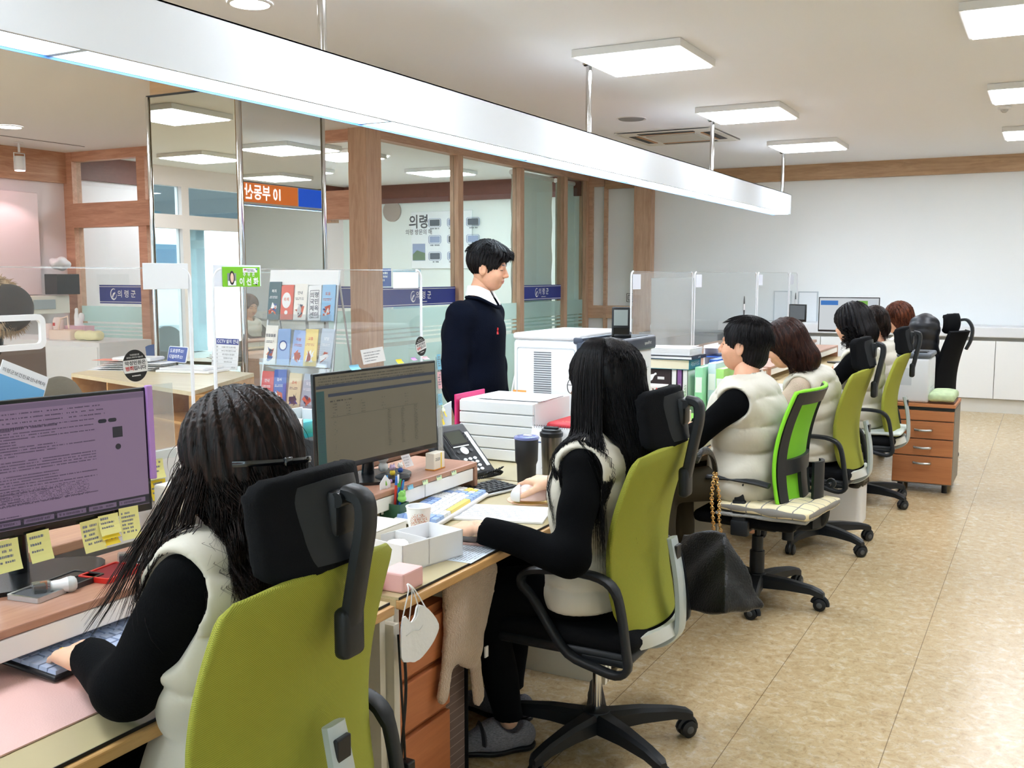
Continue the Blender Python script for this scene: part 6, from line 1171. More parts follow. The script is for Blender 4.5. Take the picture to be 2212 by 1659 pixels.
# figurines on black disc on the shelf (plain generic)
t = place('turntable_disc', 'black round disc on the second wooden shelf carrying tiny figurines', 'base', GZ(848, 1035, .8315)); MB().lathe([(.055, 0), (.058, .003), (.058, .010), (.054, .012)], 32).build('disc', M_blk2, t, smooth=40); dz = .8315+.0125
def fig(label, p, c1_, c2_, ears, h=.03, hat=None):
    t = place('figurine', label, 'figurine', (p.x, p.y, dz)); g = G3((-.02, -.02, 0), (.02, .02, h*1.35), .0015); d = U(.002, ell(g, (0, 0, h*.25), (h*.26, h*.28, h*.28))); d = np.maximum(d, .0005-g.Z); iso_obj('body', iso(g, d), mat('fig_'+c2_, c2_, .4), t)
    hd_ = ell(g, (0, 0, h*.72), (h*.27, h*.33, h*.27))
    if ears: 
        for s_ in (-1, 1): hd_ = U(.003, hd_, ell(g, (0, s_*h*.24, h*.98), (h*.07, h*.09, h*.12)))
    iso_obj('head', iso(g, hd_), mat('fig_'+c1_, c1_, .4), t); q = MB()
    for s_ in (-1, 1): q.lathe([(.0005, 0), (.0014, .0003), (.0005, .0012)], 8, 0, rot(0, PI/2, 0, (h*.25, s_*h*.13, h*.74)))
    q.build('eyes', M_ink, t)
fig('tall white figurine on the black disc', GZ(828, 1018, dz), 'f4f2ee', 'f4f2ee', False, .062); fig('yellow seated figurine with grey head on the disc', GZ(848, 1027, dz), 'b9a3c4', 'e8c93a', True, .036); fig('white-headed figurine in blue on the disc', GZ(865, 1021, dz), 'f2f2f2', '2c56b0', True, .034)
t = place('toy_block', 'small lilac block in front of the disc on the shelf', 'toy', GZ(823, 1036, .8315)+Vector((.05, -.01, 0))); t.location.z = .8305; MB().rbox(-.012, .012, -.02, .02, 0, .012, .004).build('block', mat('lilac_block', 'b592c8', .5), t)
# card cube & memo on shelf 2
t = place('memo_cube', 'cream memo holder with yellow stripe at the right end of the wooden shelf', 'memo holder', GZ(940, 1012, .8315)); q = MB(); q.rbox(-.018, .018, -.034, .034, 0, .058, .002); q.build('cube', M_cream, t); MB().box(.0181, .0186, .008, .014, 0.002, .057).build('yellow_stripe', M_noteb, t); MB().box(-.019, .019, -.0345, .035, -.0005, .003).build('orange_base', mat('orange_base', 'e39a3c', .5), t); lettering('print', '2520', .015, frame((.0184, -.012, .036), (0, 1, 0), (0, 0, 1)), M_ink, t)
t = place('price_list_card', 'small printed list card leaning at the foot of the second monitor', 'card', GZ(885, 1008, .8315)); Mq = frame((0, 0, 0), (0, 1, 0), (-.5, 0, 1)); MB().box(-.026, .026, 0, .045, 0, .0006, M=Mq).build('card', M_card, t); q = MB(); [squiggle(q, -.020, .018-.006*k, .036-.010*k, .002, Mq @ rot(loc=(0, 0, .0006)), r_=R9) for k in range(4)]; q.build('print', M_inkg, t)
for px, py, m_ in ((886, 1055, M_noteB), (918, 1045, M_noteG), (948, 1034, M_noteG), (980, 1024, M_noteG)):
    p = GX(px, py, -1.803); note(desks[1], rel(desks[1], frame((-1.8035, p.y, .826), (0, 1, 0), (0, 0, 1))), 0, 0, .032, .014, m_, 1, .001, .001, 0, R9)
# gadget cap on stalk
t = place('desk_lamp_disc', 'white round disc on a small stand behind the shelf, beside the phone', 'gadget', GZ(990, 1012, ZD)+Vector((-.06, .04, 0))); t.location.z = ZD; q = MB(); q.cyl((0, 0, 0), (0, 0, .125), .006); q.lathe([(.03, 0), (.032, .004), (.01, .008)], 20); q.build('stand', M_pale, t, smooth=40); MB().lathe([(.004, -.008), (.02, -.006), (.021, .006), (.004, .008)], 24, 0, rot(0, .5, 0, (.01, 0, .135))).build('disc', M_pale, t, smooth=40)
# desk phone
A = GZ(1003, 1036, ZD); t = place('desk_phone', 'black office desk phone with handset on its left and grey display', 'phone', (A.x-.06, A.y+.06, ZD)); yw = rad(-12)
Mz = Matrix.Translation((0, 0, 0)) @ rot(0, 0, yw) ; Mf = Mz @ frame((.09, 0, .012), (0, 1, 0), (-.72, 0, .70)) @ Matrix.Diagonal((1.18, 1.08, 1, 1))  # sloped face, x right, y up the slope
q = MB(); q.rbox(-.105, .105, 0, .235, -.028, 0, .010, M=Mf, seg=3); q.build('body', M_blk, t, smooth=40); q = MB(); q.add([Mz @ Vector(v) for v in ((.07, -.09, 0), (.07, .09, 0), (-.09, .09, 0), (-.09, -.09, 0), (-.06, -.07, .14), (-.06, .07, .14))], [(0, 1, 2, 3), (0, 4, 5, 1), (2, 5, 4, 3), (0, 3, 4), (1, 5, 2)]); q.build('foot', M_blk2, t)
q = MB(); q.rbox(-.025, .065, .135, .205, .0, .003, .001, M=Mf); q.build('display_bezel', M_blk2, t); q = MB(); q.rbox(-.018, .058, .142, .198, .003, .0035, .0002, M=Mf); q.build('display', mat('lcd', '43473f', .2), t)
q = MB()
for r_ in range(4):
    for c_ in range(3): q.prism([(.0085*math.cos(a)+.000+c_*.023, .0062*math.sin(a)+.022+r_*.0165) for a in np.linspace(0, 2*PI, 17)[:-1]], .003, Mf)
q.build('number_keys', mat('key_silver', 'dfe3e4', .35), t); q = MB()
q.prism(circ(.017, 24, .022, .110), .003, Mf); q.rbox(-.018, .058, .128, .1335, 0, .003, .001, M=Mf); q.rbox(.075, .092, .03, .19, 0, .002, .0008, M=Mf); q.rbox(-.045, -.036, .03, .13, 0, .002, .0008, M=Mf); q.build('silver_panel', mat('key_silver'), t, smooth=40)
q = MB(); [q.prism(circ(.0075, 14, x, .108), .003, Mf) for x in (-.008, .053)]; [q.rbox(x, x+.009, .145+k*.014, .151+k*.014, 0, .002, .0008, M=Mf) for x in (-.037, .068) for k in range(4)]; q.build('function_keys', M_hub, t)
q = MB(); H_ = [Mf @ Vector(v) for v in ((-.078, .02, .018), (-.078, .035, .032), (-.078, .07, .034), (-.078, .12, .036), (-.078, .17, .034), (-.078, .20, .030), (-.078, .215, .014))]; q.tube(smooth_pts([tuple(p) for p in H_], 4, False), [.021]*4+[.017]*4+[.013]*8+[.017]*4+[.022]*5, 14); q.build('handset', M_blk2, t, smooth=60)
q = MB(); P = [(-.078, .01, .012), (-.05, -.03, .004), (.0, -.06, .0), (.05, -.05, .004), (.02, -.02, .01), (.06, -.04, .02)]; P = [Mf @ Vector(p) for p in P]; P = [Vector((p.x, p.y, max(p.z, .012)))+Vector((.02, 0, 0)) for p in P]; cc = smooth_pts([tuple(p) for p in P]+[tuple(P[2]+Vector((.02, .02, .02))), tuple(P[1]+Vector((.03, .03, .015))), tuple(P[3]+Vector((.0, .03, .02)))], 40, False)
q.tube([Vector(p)+Vector((math.cos(i*1.1)*.0055, math.sin(i*1.1)*.0055, .004+math.sin(i*1.1+1)*.005)) for i, p in enumerate(cc)], .0022, 5); q.build('coiled_cord', M_blk2, t, smooth=60)
# tumblers
c = GZ(1128, 1046, ZD); t = place('tumbler', 'matte black tumbler with clear blue-rimmed lid', 'tumbler', (c.x, c.y+.035, ZD)); q = MB(); q.lathe([(.033, 0), (.035, .004), (.037, .07), (.043, .085), (.045, .165), (.043, .168)], 32); q.build('body', mat('matte_black', '14151a', .5), t, smooth=50); q = MB(); q.lathe([(.048, .168), (.049, .172), (.046, .178), (.036, .180), (.034, .174)], 32); q.build('lid', mat('blue_clear', '8f9be0', .15, alpha=.5), t, smooth=50); MB().rbox(-.012, .02, -.008, .008, .178, .184, .002).build('slider', M_pale, t)
c = GZ(1181, 1034, ZD); t = place('tumbler', 'dark brushed steel tumbler with black screw lid', 'tumbler', (c.x-.005, c.y+.05, ZD)); q = MB(); q.lathe([(.033, 0), (.035, .004), (.041, .155), (.041, .16)], 32); q.build('body', mat('brushed_steel', '6b6762', .3, .9, noise=.25, nscale=3, stretch=(40, 40, 1)), t, smooth=50); q = MB(); q.lathe([(.044, .158), (.046, .162), (.046, .174), (.039, .178), (.038, .186), (.03, .188)], 32); q.build('lid', M_blk2, t, smooth=50); MB().rbox(-.03, .03, -.009, .009, .186, .196, .004).build('lid_flap', M_blk2, t)
# drawer box with papers
t = place('file_cabinet', 'white five-drawer desktop cabinet topped with papers, behind the phone', 'drawers', (-2.04, 3.84, ZD)); MB().rbox(-.18, .18, -.16, .18, 0, .255, .004).build('body', M_pale, t)
for k in range(5): MB().rbox(-.176, .176, -.176, -.16, .006+k*.050, .052+k*.050, .003).build('drawer', mat('drawer_white', 'eceef0', .35), t)
t = place('pink_file', 'thin hot pink file standing at the left side of the white drawers', 'file', (-2.228, 3.70, ZD)); MB().rbox(-.005, .004, -.05, .2, 0, .275, .002).build('cover', mat('hot_pink', 'e0307a', .4), t)
t = place('loose_papers', 'printed sheets on top of the white desktop drawers', 'paper', (-2.02, 3.83, ZD+.2555)); R_ = random.Random(5); q = MB()
for k in range(5): a_ = R_.uniform(-.12, .12); q.box(-.15, .15, -.11, .12, k*.0012, k*.0012+.001, M=rot(0, 0, a_, (R_.uniform(-.02, .02), R_.uniform(-.02, .02), 0)))
q.build('sheets', M_card, t); q = MB(); [squiggle(q, -.12, .1, .09-.014*k, .004, rot(loc=(0, 0, .0062)), r_=R9) for k in range(12)]; q.build('print', M_inkg, t)
# calendar, red case, folders
t = place('desk_calendar', 'spiral desk calendar standing behind the steel tumbler', 'calendar', (-1.66, 3.50, ZD)); Ma = frame((.035, 0, 0), (.08, 1, 0), (-.28, 0, 1)); Ma = frame((0, 0, 0), (1, .06, 0), (0, .28, 1)); q = MB(); q.box(-.14, .14, 0, .19, 0, .002, M=Ma); q.build('front_page', M_card, t); q = MB(); q.box(-.14, .14, 0, .19, 0, .002, M=frame((0, .106, 0), (1, .06, 0), (0, -.28, 1))); q.build('back_page', mat('blue_card', '9db7d8', .6), t)
q = MB(); [q.tube([Ma @ Vector((-.13+k*.01, .19+.006*math.cos(a), .0+.006*math.sin(a))) for a in np.linspace(0, 2*PI, 9)[:-1]], .0009, 4, closed=True) for k in range(27)]; q.build('spiral', M_blk2, t); q = MB(); [quad(q, -.12+k*.035, -.09+k*.035, .125, .130, Ma @ rot(loc=(0, 0, .002))) for k in range(7)]; q.build('weekday_bar', mat('cal_blue', '2b4c86', .6), t); q = MB()
for r_ in range(4):
    for k in range(7): add_text(q, str(1+r_*7+k), .009, Ma @ rot(loc=(-.112+k*.035, .108-r_*.027, .0022)))
add_text(q, '12', .02, Ma @ rot(loc=(.08, .155, .0022))); q.build('dates', M_inkg, t)
t = place('binder_stack', 'stack of blue-grey binders under the red case', 'binder', (-1.69, 3.86, ZD)); MB().rbox(-.15, .15, -.13, .15, 0, .07, .004).build('lower_binder', mat('binder_grey', '6f7a8a', .5), t); MB().rbox(-.14, .15, -.12, .14, .0705, .135, .004).build('upper_binder', mat('binder_blue', 'a7bbd0', .5), t)
t = place('red_case', 'flat red zip case lying behind the calendar', 'case', (-1.70, 3.85, ZD+.1355)); g = G3((-.16, -.14, 0), (.16, .14, .05), .004); iso_obj('case', iso(g, bx(g, (0, 0, .019), (.14, .115, .018), .016)), mat('red_case', 'c01c2c', .45), t); lettering('print', 'L’Etoile', .022, rot(0, 0, 0, (-.05, -.07, .0376)), mat('gold_ink', 'e0c080', .3, .5), t)
# file organiser between head and monitor 2
t = place('file_organiser', 'white magazine holder with turquoise wipes packs beside the second monitor', 'organiser', (-2.22, 2.70, .72)); Mo = frame((0, 0, 0), (0, 1, 0), (0, 0, 1)); q = MB(); q.rbox(-.13, .085, .0, .315, -.12, -.116, .001, M=Mo); q.rbox(.078, .085, 0, .31, -.116, .06, .002, M=Mo); q.rbox(-.13, -.123, 0, .31, -.116, .06, .002, M=Mo); q.rbox(-.13, .085, 0, .006, -.116, .06, .001, M=Mo); q.build('holder', M_pale, t)
def pack(label, x, y, z, w_, d, h_, m_, cap_): t_ = place('wet_wipes_pack', label, 'wipes', (x, y, z)); MB().rbox(-d/2, d/2, -w_/2, w_/2, 0, h_, .008, seg=3).build('pack', m_, t_, smooth=40); MB().rbox(-d/2-.001, d/2+.001, -w_/2-.001, w_/2+.001, h_*.84, h_+.002, .006).build('top', cap_, t_, smooth=40); lettering('print', 'CLEAN', h_*.16, frame((d/2+.0004, 0, h_*.42), (0, 1, 0), (0, 0, 1)) @ rot(0, 0, PI/2), M_inkw, t_)
pack('turquoise wipes pack with lime lid in the white holder', -2.19, 2.715, .73, .05, .045, .24, mat('turquoise', '35b3c8', .35), mat('lime_lid', 'b6e36a', .4)); pack('taller turquoise wipes pack behind the lime-lidded one', -2.26, 2.69, .73, .09, .05, .27, mat('turquoise'), mat('aqua', '66cfe0', .35))
t = place('speaker_box', 'small black box with dotted grille in front of the white holder', 'speaker', (-2.13, 2.62, .72)); MB().rbox(-.03, .03, -.06, .03, 0, .245, .004).build('box', M_blk, t); q = MB(); [q.lathe([(.0015, 0), (.001, .0005)], 6, 0, rot(0, PI/2, 0, (.0302, .008+.006*a, .225-.006*b))) for a in range(3) for b in range(4)]; q.build('grille_holes', M_silver, t)
# pink/white sticky board right of monitor 2
t = place('sticky_note_board', 'white board with yellow and green notes between second monitor and drawers', 'board', (-2.14, 3.42, ZD)); Mb = frame((0, 0, 0), (-.35, 1, 0), (0, 0, 1)); MB().rbox(-.12, .14, 0, .26, -.004, 0, .002, M=Mb).build('board', mat('pale_blue_board', 'dfe7f2', .5), t); note(t, Mb, -.06, .245, .035, .055, M_noteb, 2, .001); note(t, Mb, -.01, .25, .018, .035, M_noteb, 1, .001); note(t, Mb, -.055, .18, .05, .06, M_note, 3, .001); note(t, Mb, -.06, .275, .04, .03, M_noteG, 2, .002)
# mask hanging from the desk corner
t = place('face_mask', 'white folding face mask hanging by its loops from the desk corner', 'mask', (-1.318, 1.975, .72)); Mk = frame((0, 0, 0), (.18, 1, 0), (0, 0, 1)); P = [(-.055, -.028), (-.03, -.048), (-.012, -.038), (.0, -.012), (.03, -.03), (.062, -.075), (.052, -.105), (.028, -.130), (-.005, -.150), (-.03, -.145), (-.062, -.125)]; P = smooth_pts(P, 3)
q = MB(); q.prism(P, .004, Mk @ rot(0, .06, 0)); q.prism([(x*.96+.004, y*.97-.002) for x, y in P], .003, Mk @ rot(0, -.1, 0, (0, 0, .005))); q.build('mask_cloth', mat('mask_white', 'f4f5f6', .8, bump=.15, bscale=90), t, smooth=30)
q = MB(); q.tube([Mk @ Vector(p) for p in smooth_pts([(-.052, -.03, .003), (-.035, .03, .006), (-.028, .045, -.004), (-.02, .03, .004), (-.03, -.045, .003)], 6, False)], .0016, 6); q.tube([Mk @ Vector(p) for p in smooth_pts([(.0, -.013, .004), (-.02, .03, .008), (-.026, .046, -.004), (-.01, .028, .004), (.03, -.03, .004)], 6, False)], .0016, 6); q.build('ear_loop', M_card, t, smooth=50); q = MB(); q.tube([Mk @ Vector(p) for p in smooth_pts([(-.045, -.075, .008), (-.02, -.068, .009), (.0, -.072, .009), (.02, -.055, .008), (.03, -.045, .008)], 5, False)], .001, 5); q.build('nose_seam', mat('seam_grey', 'd5d8da', .7), t)
# fleece blanket over knee
g = G3((-.17, -.20, -.40), (.17, .24, .05), .008)
t = place('fleece_blanket', 'beige fleece blanket hanging from under the desk over the woman’s knee', 'blanket', (-1.43, 2.40, .63)); t.scale = (1, 1.2, 1.1); sh = lambda a, b, r: cap(g, a, b, r, None, ((1, 0, 0), 2.2))
d = U(.03, sh((0, -.05, 0), (.01, -.06, -.14), .055), sh((0, .03, 0), (.01, -.0, -.17), .055), sh((0, .09, .0), (.0, .05, -.12), .045), sh((.01, -.09, -.14), (.01, -.12, -.25), .022), sh((.0, .03, -.16), (.0, .055, -.33), .022)); fz_ = .0035*(np.sin(g.X*210+g.Z*90)*np.sin(g.Y*230+g.X*60)*np.sin(g.Z*220+g.Y*70)); iso_obj('fleece', iso(g, d+fz_+.004*np.sin(g.Y*40+g.Z*9)), mat('fleece', 'cdb49c', .98, bump=.8, bscale=220, sheen=.5, noise=.08), t); MB().box(-.002, .002, .085, .10, -.235, -.205).build('care_tag', M_card, t)
# handbag on the armrest
t = place('handbag', 'black leather handbag hanging by a gold chain from the second chair', 'bag', (-.965, 3.20, .50), .95); g = G3((-.10, -.24, -.14), (.10, .24, .22), .006); d = np.maximum(bx(g, (0, 0, .02), (.085, .185, .135), .012), (abs(g.X)-.052+.30*g.Z)*.95); d = np.maximum(d, (abs(g.Y)-.165+.22*g.Z)*.97); d = np.maximum(d, -(abs(g.X)+.5*np.maximum(0, abs(g.Y)-.05)*0-.006-.10*np.maximum(g.Z-.08, 0)*0+(.12-g.Z)*.6)) if False else d; d = d+.005*np.sin(g.Y*26+g.Z*34+2*np.sin(g.X*30)); o = iso_obj('body', iso(g, d), mat('black_leather', '0b0c0e', .36, bump=.4, bscale=160), t); o.rotation_euler = (-.25, 0, 0)
def chain(mb, pts, r=.006):
    P = [Vector(p) for p in pts]
    for i in range(len(P)-1):
        c_ = (P[i]+P[i+1])/2; tt = (P[i+1]-P[i]); L_ = tt.length*.75; tt.normalize(); a_ = tt.orthogonal() if i % 2 else tt.cross(tt.orthogonal()); a_.normalize(); mb.tube([c_+tt*L_*math.cos(a)+a_*r*math.sin(a) for a in np.linspace(0, 2*PI, 11)[:-1]], .0017, 5, closed=True)
bi_ = (Matrix.Translation(t.location) @ rot(0, 0, .95)).inverted(); bp_ = lambda L: [tuple(bi_ @ GX(x, y, X)) for x, y, X in L]
q = MB(); chain(q, smooth_pts(bp_([(1546, 1002, -.95), (1538, 1060, -.95), (1541, 1120, -.955), (1543, 1180, -.965)]), 11, False)); chain(q, smooth_pts(bp_([(1546, 1002, -.95), (1555, 1065, -.945), (1556, 1125, -.945), (1570, 1185, -.955)]), 11, False)); q.build('gold_chain', mat('gold_chain', 'd9b070', .2, 1), t, smooth=50)
q = MB(); q.tube(smooth_pts(bp_([(1500, 985, -.96), (1514, 962, -.95), (1530, 960, -.95), (1541, 978, -.95), (1546, 1004, -.95)]), 5, False), .009, 8, flat=(Vector((1, 0, 0)), 1.5)); q.build('shoulder_strap', mat('black_leather'), t, smooth=50)
# bag under seat (dark cloth) beside chair 2
t.scale = (.92, .92, .95)
t = place('floor_bag', 'dark soft bag lying on the floor behind the handbag', 'bag', (-1.52, 3.62, .0)); g = G3((-.2, -.26, 0), (.2, .26, .30), .012); iso_obj('bag', iso(g, U(.05, bx(g, (0, 0, .08), (.15, .20, .075), .05), ell(g, (0, .02, .16), (.12, .15, .09)))+.006*np.sin(g.X*40+g.Y*31)), mat('dark_cloth', '232427', .8), t)
# ================= PRINTER, BOOKS, COUNTERS, SCREENS, VISITORS' SIDE =================
M_pr = mat('printer_white', 'eff1f3', .35); M_slate = mat('printer_slate', '3a4354', .35)
t = place('laser_printer', 'big white laser printer with vent grille and dark blue-grey output tray on top', 'printer', (-1.975, 4.43, ZD+.0005)); q = MB(); q.rbox(-.245, .235, -.27, .30, .03, .485, .018, seg=3); q.rbox(-.245, .10, -.275, .28, .485, .515, .012, seg=3); q.rbox(-.23, .22, -.25, .28, .0, .03, .005); q.build('body', M_pr, t, smooth=35)
q = MB(); q.ring(rrect(.30, .42, .015, 4, -.075, .24), rrect(.292, .412, .012, 4, -.075, .24), .0022, frame((0, -.2705, 0), (1, 0, 0), (0, 0, 1))); q.build('panel_seam', mat('seam', 'c3c9cf', .5), t)
q = MB(); [q.box(-.135, -.045, -.2716, -.27, .14+.0105*k, .1455+.0105*k) for k in range(28)]; q.build('vent_slots', mat('slot_dark', '6a6d72', .6), t); q = MB(); q.box(-.244, -.175, -.2722, -.27, .215, .245); q.box(-.244, -.19, -.2722, -.27, .06, .10); q.build('orange_sticker', mat('orange_sticker', 'f0a24a', .5), t)
q = MB(); q.rbox(.085, .25, -.285, .32, .42, .487, .012, seg=3); q.rbox(.07, .12, -.285, .32, .47, .50, .008); q.build('output_tray', M_slate, t, smooth=35); q = MB(); q.box(.12, .235, -.2, .24, .4872, .489); q.build('tray_well', M_blk2, t); lettering('brand_print', 'apeosPort', .022, frame((.2505, .2, .455), (0, 1, 0), (0, 0, 1)), M_inkw, t); q = MB(); q.box(.2352, .2365, -.2, .25, .33, .333); q.box(.2352, .2365, -.2, .25, .20, .203); q.rbox(.235, .242, -.05, .05, .255, .268, .002); q.build('tray_seams', mat('seam'), t)
q = MB(); q.tube(smooth_pts([(-.25, -.10, .36), (-.30, -.12, .33), (-.33, -.13, .2), (-.36, -.14, .06)], 6, False), .005, 8); q.build('cable', M_pale, t, smooth=50)
t = place('card_terminal', 'black handheld-like terminal with grey screen standing on the printer', 'terminal', (-1.80, 4.46, ZD+.4895)); M_ = frame((0, 0, 0), (.93, .36, 0), (-.06, .15, 1)); q = MB(); q.rbox(-.043, .043, 0, .145, -.028, 0, .007, M=M_, seg=3); q.rbox(-.03, .05, -.003, .010, -.04, .035, .003, M=M_); q.build('case', M_blk2, t, smooth=40); q = MB(); q.box(-.033, .033, .055, .130, .0, .001, M=M_); q.build('display', mat('lcd_grey', '858d8b', .25), t); q = MB(); q.rbox(-.035, .035, .008, .045, 0, .002, .001, M=M_); q.build('keypad', mat('gloss_black', '08090c', .08), t)
# book stack behind printer
def book(name, label, loc, rz, sx, sy, sz, cover, pages, txt=None, tc=M_inkw, up=False, group=None, face='+x'):
    t = place(name, label, 'book', loc, rz, group); q = MB(); q.box(-sx/2+.003, sx/2-.003, -sy/2+.003, sy/2-.004, .0025, sz-.0025) if not up else q.box(-sx/2+.0025, sx/2-.0025, -sy/2+.003, sy/2-.004, .003, sz-.003); q.build('pages', pages, t)
    q = MB()
    if not up: q.box(-sx/2, sx/2, -sy/2, sy/2, 0, .0025); q.box(-sx/2, sx/2, -sy/2, sy/2, sz-.0025, sz); q.box(sx/2-.0028, sx/2, -sy/2, sy/2, 0, sz)
    else: q.box(-sx/2, -sx/2+.0025, -sy/2, sy/2, 0, sz); q.box(sx/2-.0025, sx/2, -sy/2, sy/2, 0, sz); q.box(-sx/2, sx/2, -sy/2, -sy/2+.0028, 0, sz)
    q.build('cover', cover, t)
    if txt: lettering('spine_print', txt, min(sz*.55, .03) if not up else sx*.6, (frame((sx/2+.0003, 0, sz/2), (0, 1, 0), (0, 0, 1)) if not up else frame((0, -sy/2-.0003, sz/2), (0, 0, -1), (1, 0, 0))), tc, t)
    return t
bz = ZD+.002; YB = 5.42
lab_u = ['white upright book with purple lower spine under the thick volume', 'purple-spined upright handbook beside the white one', 'white upright manual with green lettering on its spine']
for i, (x, w_, m_, tx, tc_) in enumerate(((-1.828, .03, M_card, '국어', mat('violet_ink', '6a4a8c', .6)), (-1.796, .028, mat('purple_cover', '8a5a9c', .5), '도로교통법해설', M_inkw), (-1.764, .03, M_card, '지방법제실무', mat('green_ink', '4d8c3a', .6)))): book('handbook', lab_u[i], (x, YB, bz), 0, w_, .19, .26, m_, M_card, tx, tc_, True, 'upright handbooks by the tissue box')
t = place('magazine_holder', 'dark brown magazine holder behind the tissue box', 'holder', (-1.95, YB+.02, bz)); q = MB(); q.rbox(-.10, .10, -.10, .10, 0, .26, .004); q.build('holder', mat('dark_brown_box', '2e2226', .5), t); MB().box(.02, .06, -.1008, -.1, .2, .215).build('label', M_card, t)
book('law_volume', 'thick book with teal spine and yellowed pages lying flat', (-1.90, YB, bz+.262), .02, .32, .22, .055, mat('teal_cover', '1f7f94', .5), mat('page_cream', 'efe6cc', .8), '지방공무원법', M_inkw)
book('report', 'flat white report with black spine under the loose sheets', (-1.885, YB, bz+.3185), -.02, .34, .24, .018, mat('navy_cover', '23283c', .5), M_card, '2024 행정', M_inkw)
t = place('paper_ream', 'thick stack of white paper on top of the book pile behind the printer', 'paper', (-1.89, YB, bz+.338)); q = MB(); R_ = random.Random(6)
for k in range(14): o_ = (R_.uniform(-.003, .003), R_.uniform(-.003, .003)); q.box(-.155+o_[0], .155+o_[0], -.11+o_[1], .11+o_[1], k*.0028, k*.0028+.0024)
q.grid(lambda u, v: Vector((-.15+.29*u, -.105+.21*v, .0405+.006*u*u*v)), 6, 6, thick=.0008); q.build('sheets', M_card, t)
t = place('tissue_box', 'patterned tissue box with a tissue sticking out, below the book pile', 'tissue box', (-1.90, 5.08, ZD+.10)); MB().rbox(-.12, .11, -.055, .055, 0, .10, .004).build('box', mat('pattern_white', 'f0ede8', .5), t); R_ = random.Random(8); cs = ['d94a4a', '3f9fd0', '5a6a3a', 'c98a5a', '6a5a4a']
qs = {c_: MB() for c_ in cs}
for k in range(70): c_ = R_.choice(cs); s_ = R_.uniform(.003, .008); qs[c_].prism([(s_*math.cos(a)*R_.uniform(.5, 1), s_*math.sin(a)*R_.uniform(.5, 1)) for a in np.linspace(0, 2*PI, 7)[:-1]], .0004, frame((R_.uniform(-.11, .10), -.0556, R_.uniform(.008, .092)), (1, 0, 0), (0, 0, 1)))
for c_ in cs: qs[c_].build('printed_pattern', mat('pt_'+c_, c_, .6), t)
lettering('print', 'Bonobono', .022, frame((-.05, -.0562, .04), (1, 0, 0), (0, 0, 1)), M_inkg, t) if False else lettering('print', 'Special', .024, frame((-.05, -.0562, .04), (1, 0, 0), (0, 0, 1)), M_inkg, t)
g = G3((-.06, -.04, .09), (.07, .04, .18), .004); iso_obj('tissue', iso(g, U(.006, cap(g, (-.03, 0, .10), (-.045, .0, .135), .012, .006, ((0, 1, 0), 2)), cap(g, (-.02, 0, .10), (.045, .01, .155), .014, .01, ((0, 1, 0), 2)), cap(g, (0, 0, .10), (.01, -.01, .15), .016, .01))+.004*np.sin(g.X*120+g.Z*60)), M_card, t)
t = place('desk_box', 'low white organiser box under the tissue box', 'box', (-1.90, 5.08, ZD+.0005)); MB().rbox(-.13, .12, -.07, .065, 0, .098, .004).build('box', M_pale, t)
t = place('paper_tray', 'cream envelopes and papers in a slanted tray by the headrest of the second chair', 'paper', (-1.72, 4.86, ZD+.001)); q = MB(); q.rbox(-.14, .13, -.05, .05, .0, .10, .004); q.build('tray', M_cream, t); q = MB(); q.box(-.15, .14, -.04, .03, .105, .112, M=rot(0, -.18, .1)); q.build('envelope', mat('manila', 'e8dfae', .7), t); q = MB(); [q.tube([(-.1+k*.02, -.03+.01*(k % 3), .09), (-.11+k*.024, -.04, .14)], .004, 6) for k in range(7)]; q.build('pen_bundle', mat('pen_blue', '2f4fa8', .4), t)
# green and clear files standing
for i, (x, y, m_, h_, lb) in enumerate(((-1.685, 5.44, mat('mint_file', '9fe0b4', .35), .28, 'mint green plastic file box standing by the books'), (-1.63, 5.50, mat('ice_file', 'cfe3ec', .25), .30, 'pale clear blue file standing behind the seated man’s face'), (-1.585, 5.50, mat('lime_file', 'a9e07a', .35), .27, 'lime green file standing behind the seated man'), (-1.66, 5.62, M_blue, .31, 'bright blue file edge rising behind the clear one'))):
    t = place('plastic_file', lb, 'file', (x, y, bz)); MB().rbox(-.024, .024, -.12, .09, 0, h_, .006).build('file_box', m_, t, smooth=40); MB().rbox(-.018, .018, -.121, -.12, h_*.5, h_*.8, .0005).build('spine_label', M_card, t)
t = place('green_tray', 'light green plastic tray on the desk beside the files', 'tray', (-1.66, 5.16, ZD+.0005)); q = MB(); q.ring(rrect(.20, .26, .02), rrect(.19, .25, .016), .03); q.prism(rrect(.196, .256, .02), .003); q.build('tray', mat('apple_green', 'b6e88e', .4), t)
# monitors of the far desks
def scrw(mb, M, W_, H_): quad(mb, -W_/2+.01, -W_/2+.16, H_/2-.06, H_/2-.02, M, 0); mb.add([M @ Vector(v) for v in ((-.05, -.05, .0005), (.16, -.05, .0005), (.16, H_/2-.02, .0005), (.06, H_/2-.02, .0005))], [(0, 1, 2, 3)], 1); quad(mb, .17, W_/2-.01, H_/2-.10, H_/2-.01, M, 2); return ('2f7fd6', '7fc043', 'dfe9f2')
c = GY(1833, 675, 9.3); monitor('wide black monitor showing a white and green web page at the far end', (c.x, 9.3, c.z-.02), -PI/2+.03, .52, .31, 'e8eef2', scrw, zb=ZD+.001); 
c = GY(1722, 676, 7.6); monitor('small dark monitor tilted, seen above the brown-haired head', (c.x, 7.6, c.z), -PI/2-.5, .16, .13, '70787e', None, zb=ZD+.001, basew=.05)
for k, (i, lb) in enumerate(((2, 'black monitor on the seated man’s desk hidden behind his shoulder'), (4, 'black monitor on the desk of the curly-haired person'))):
    pass
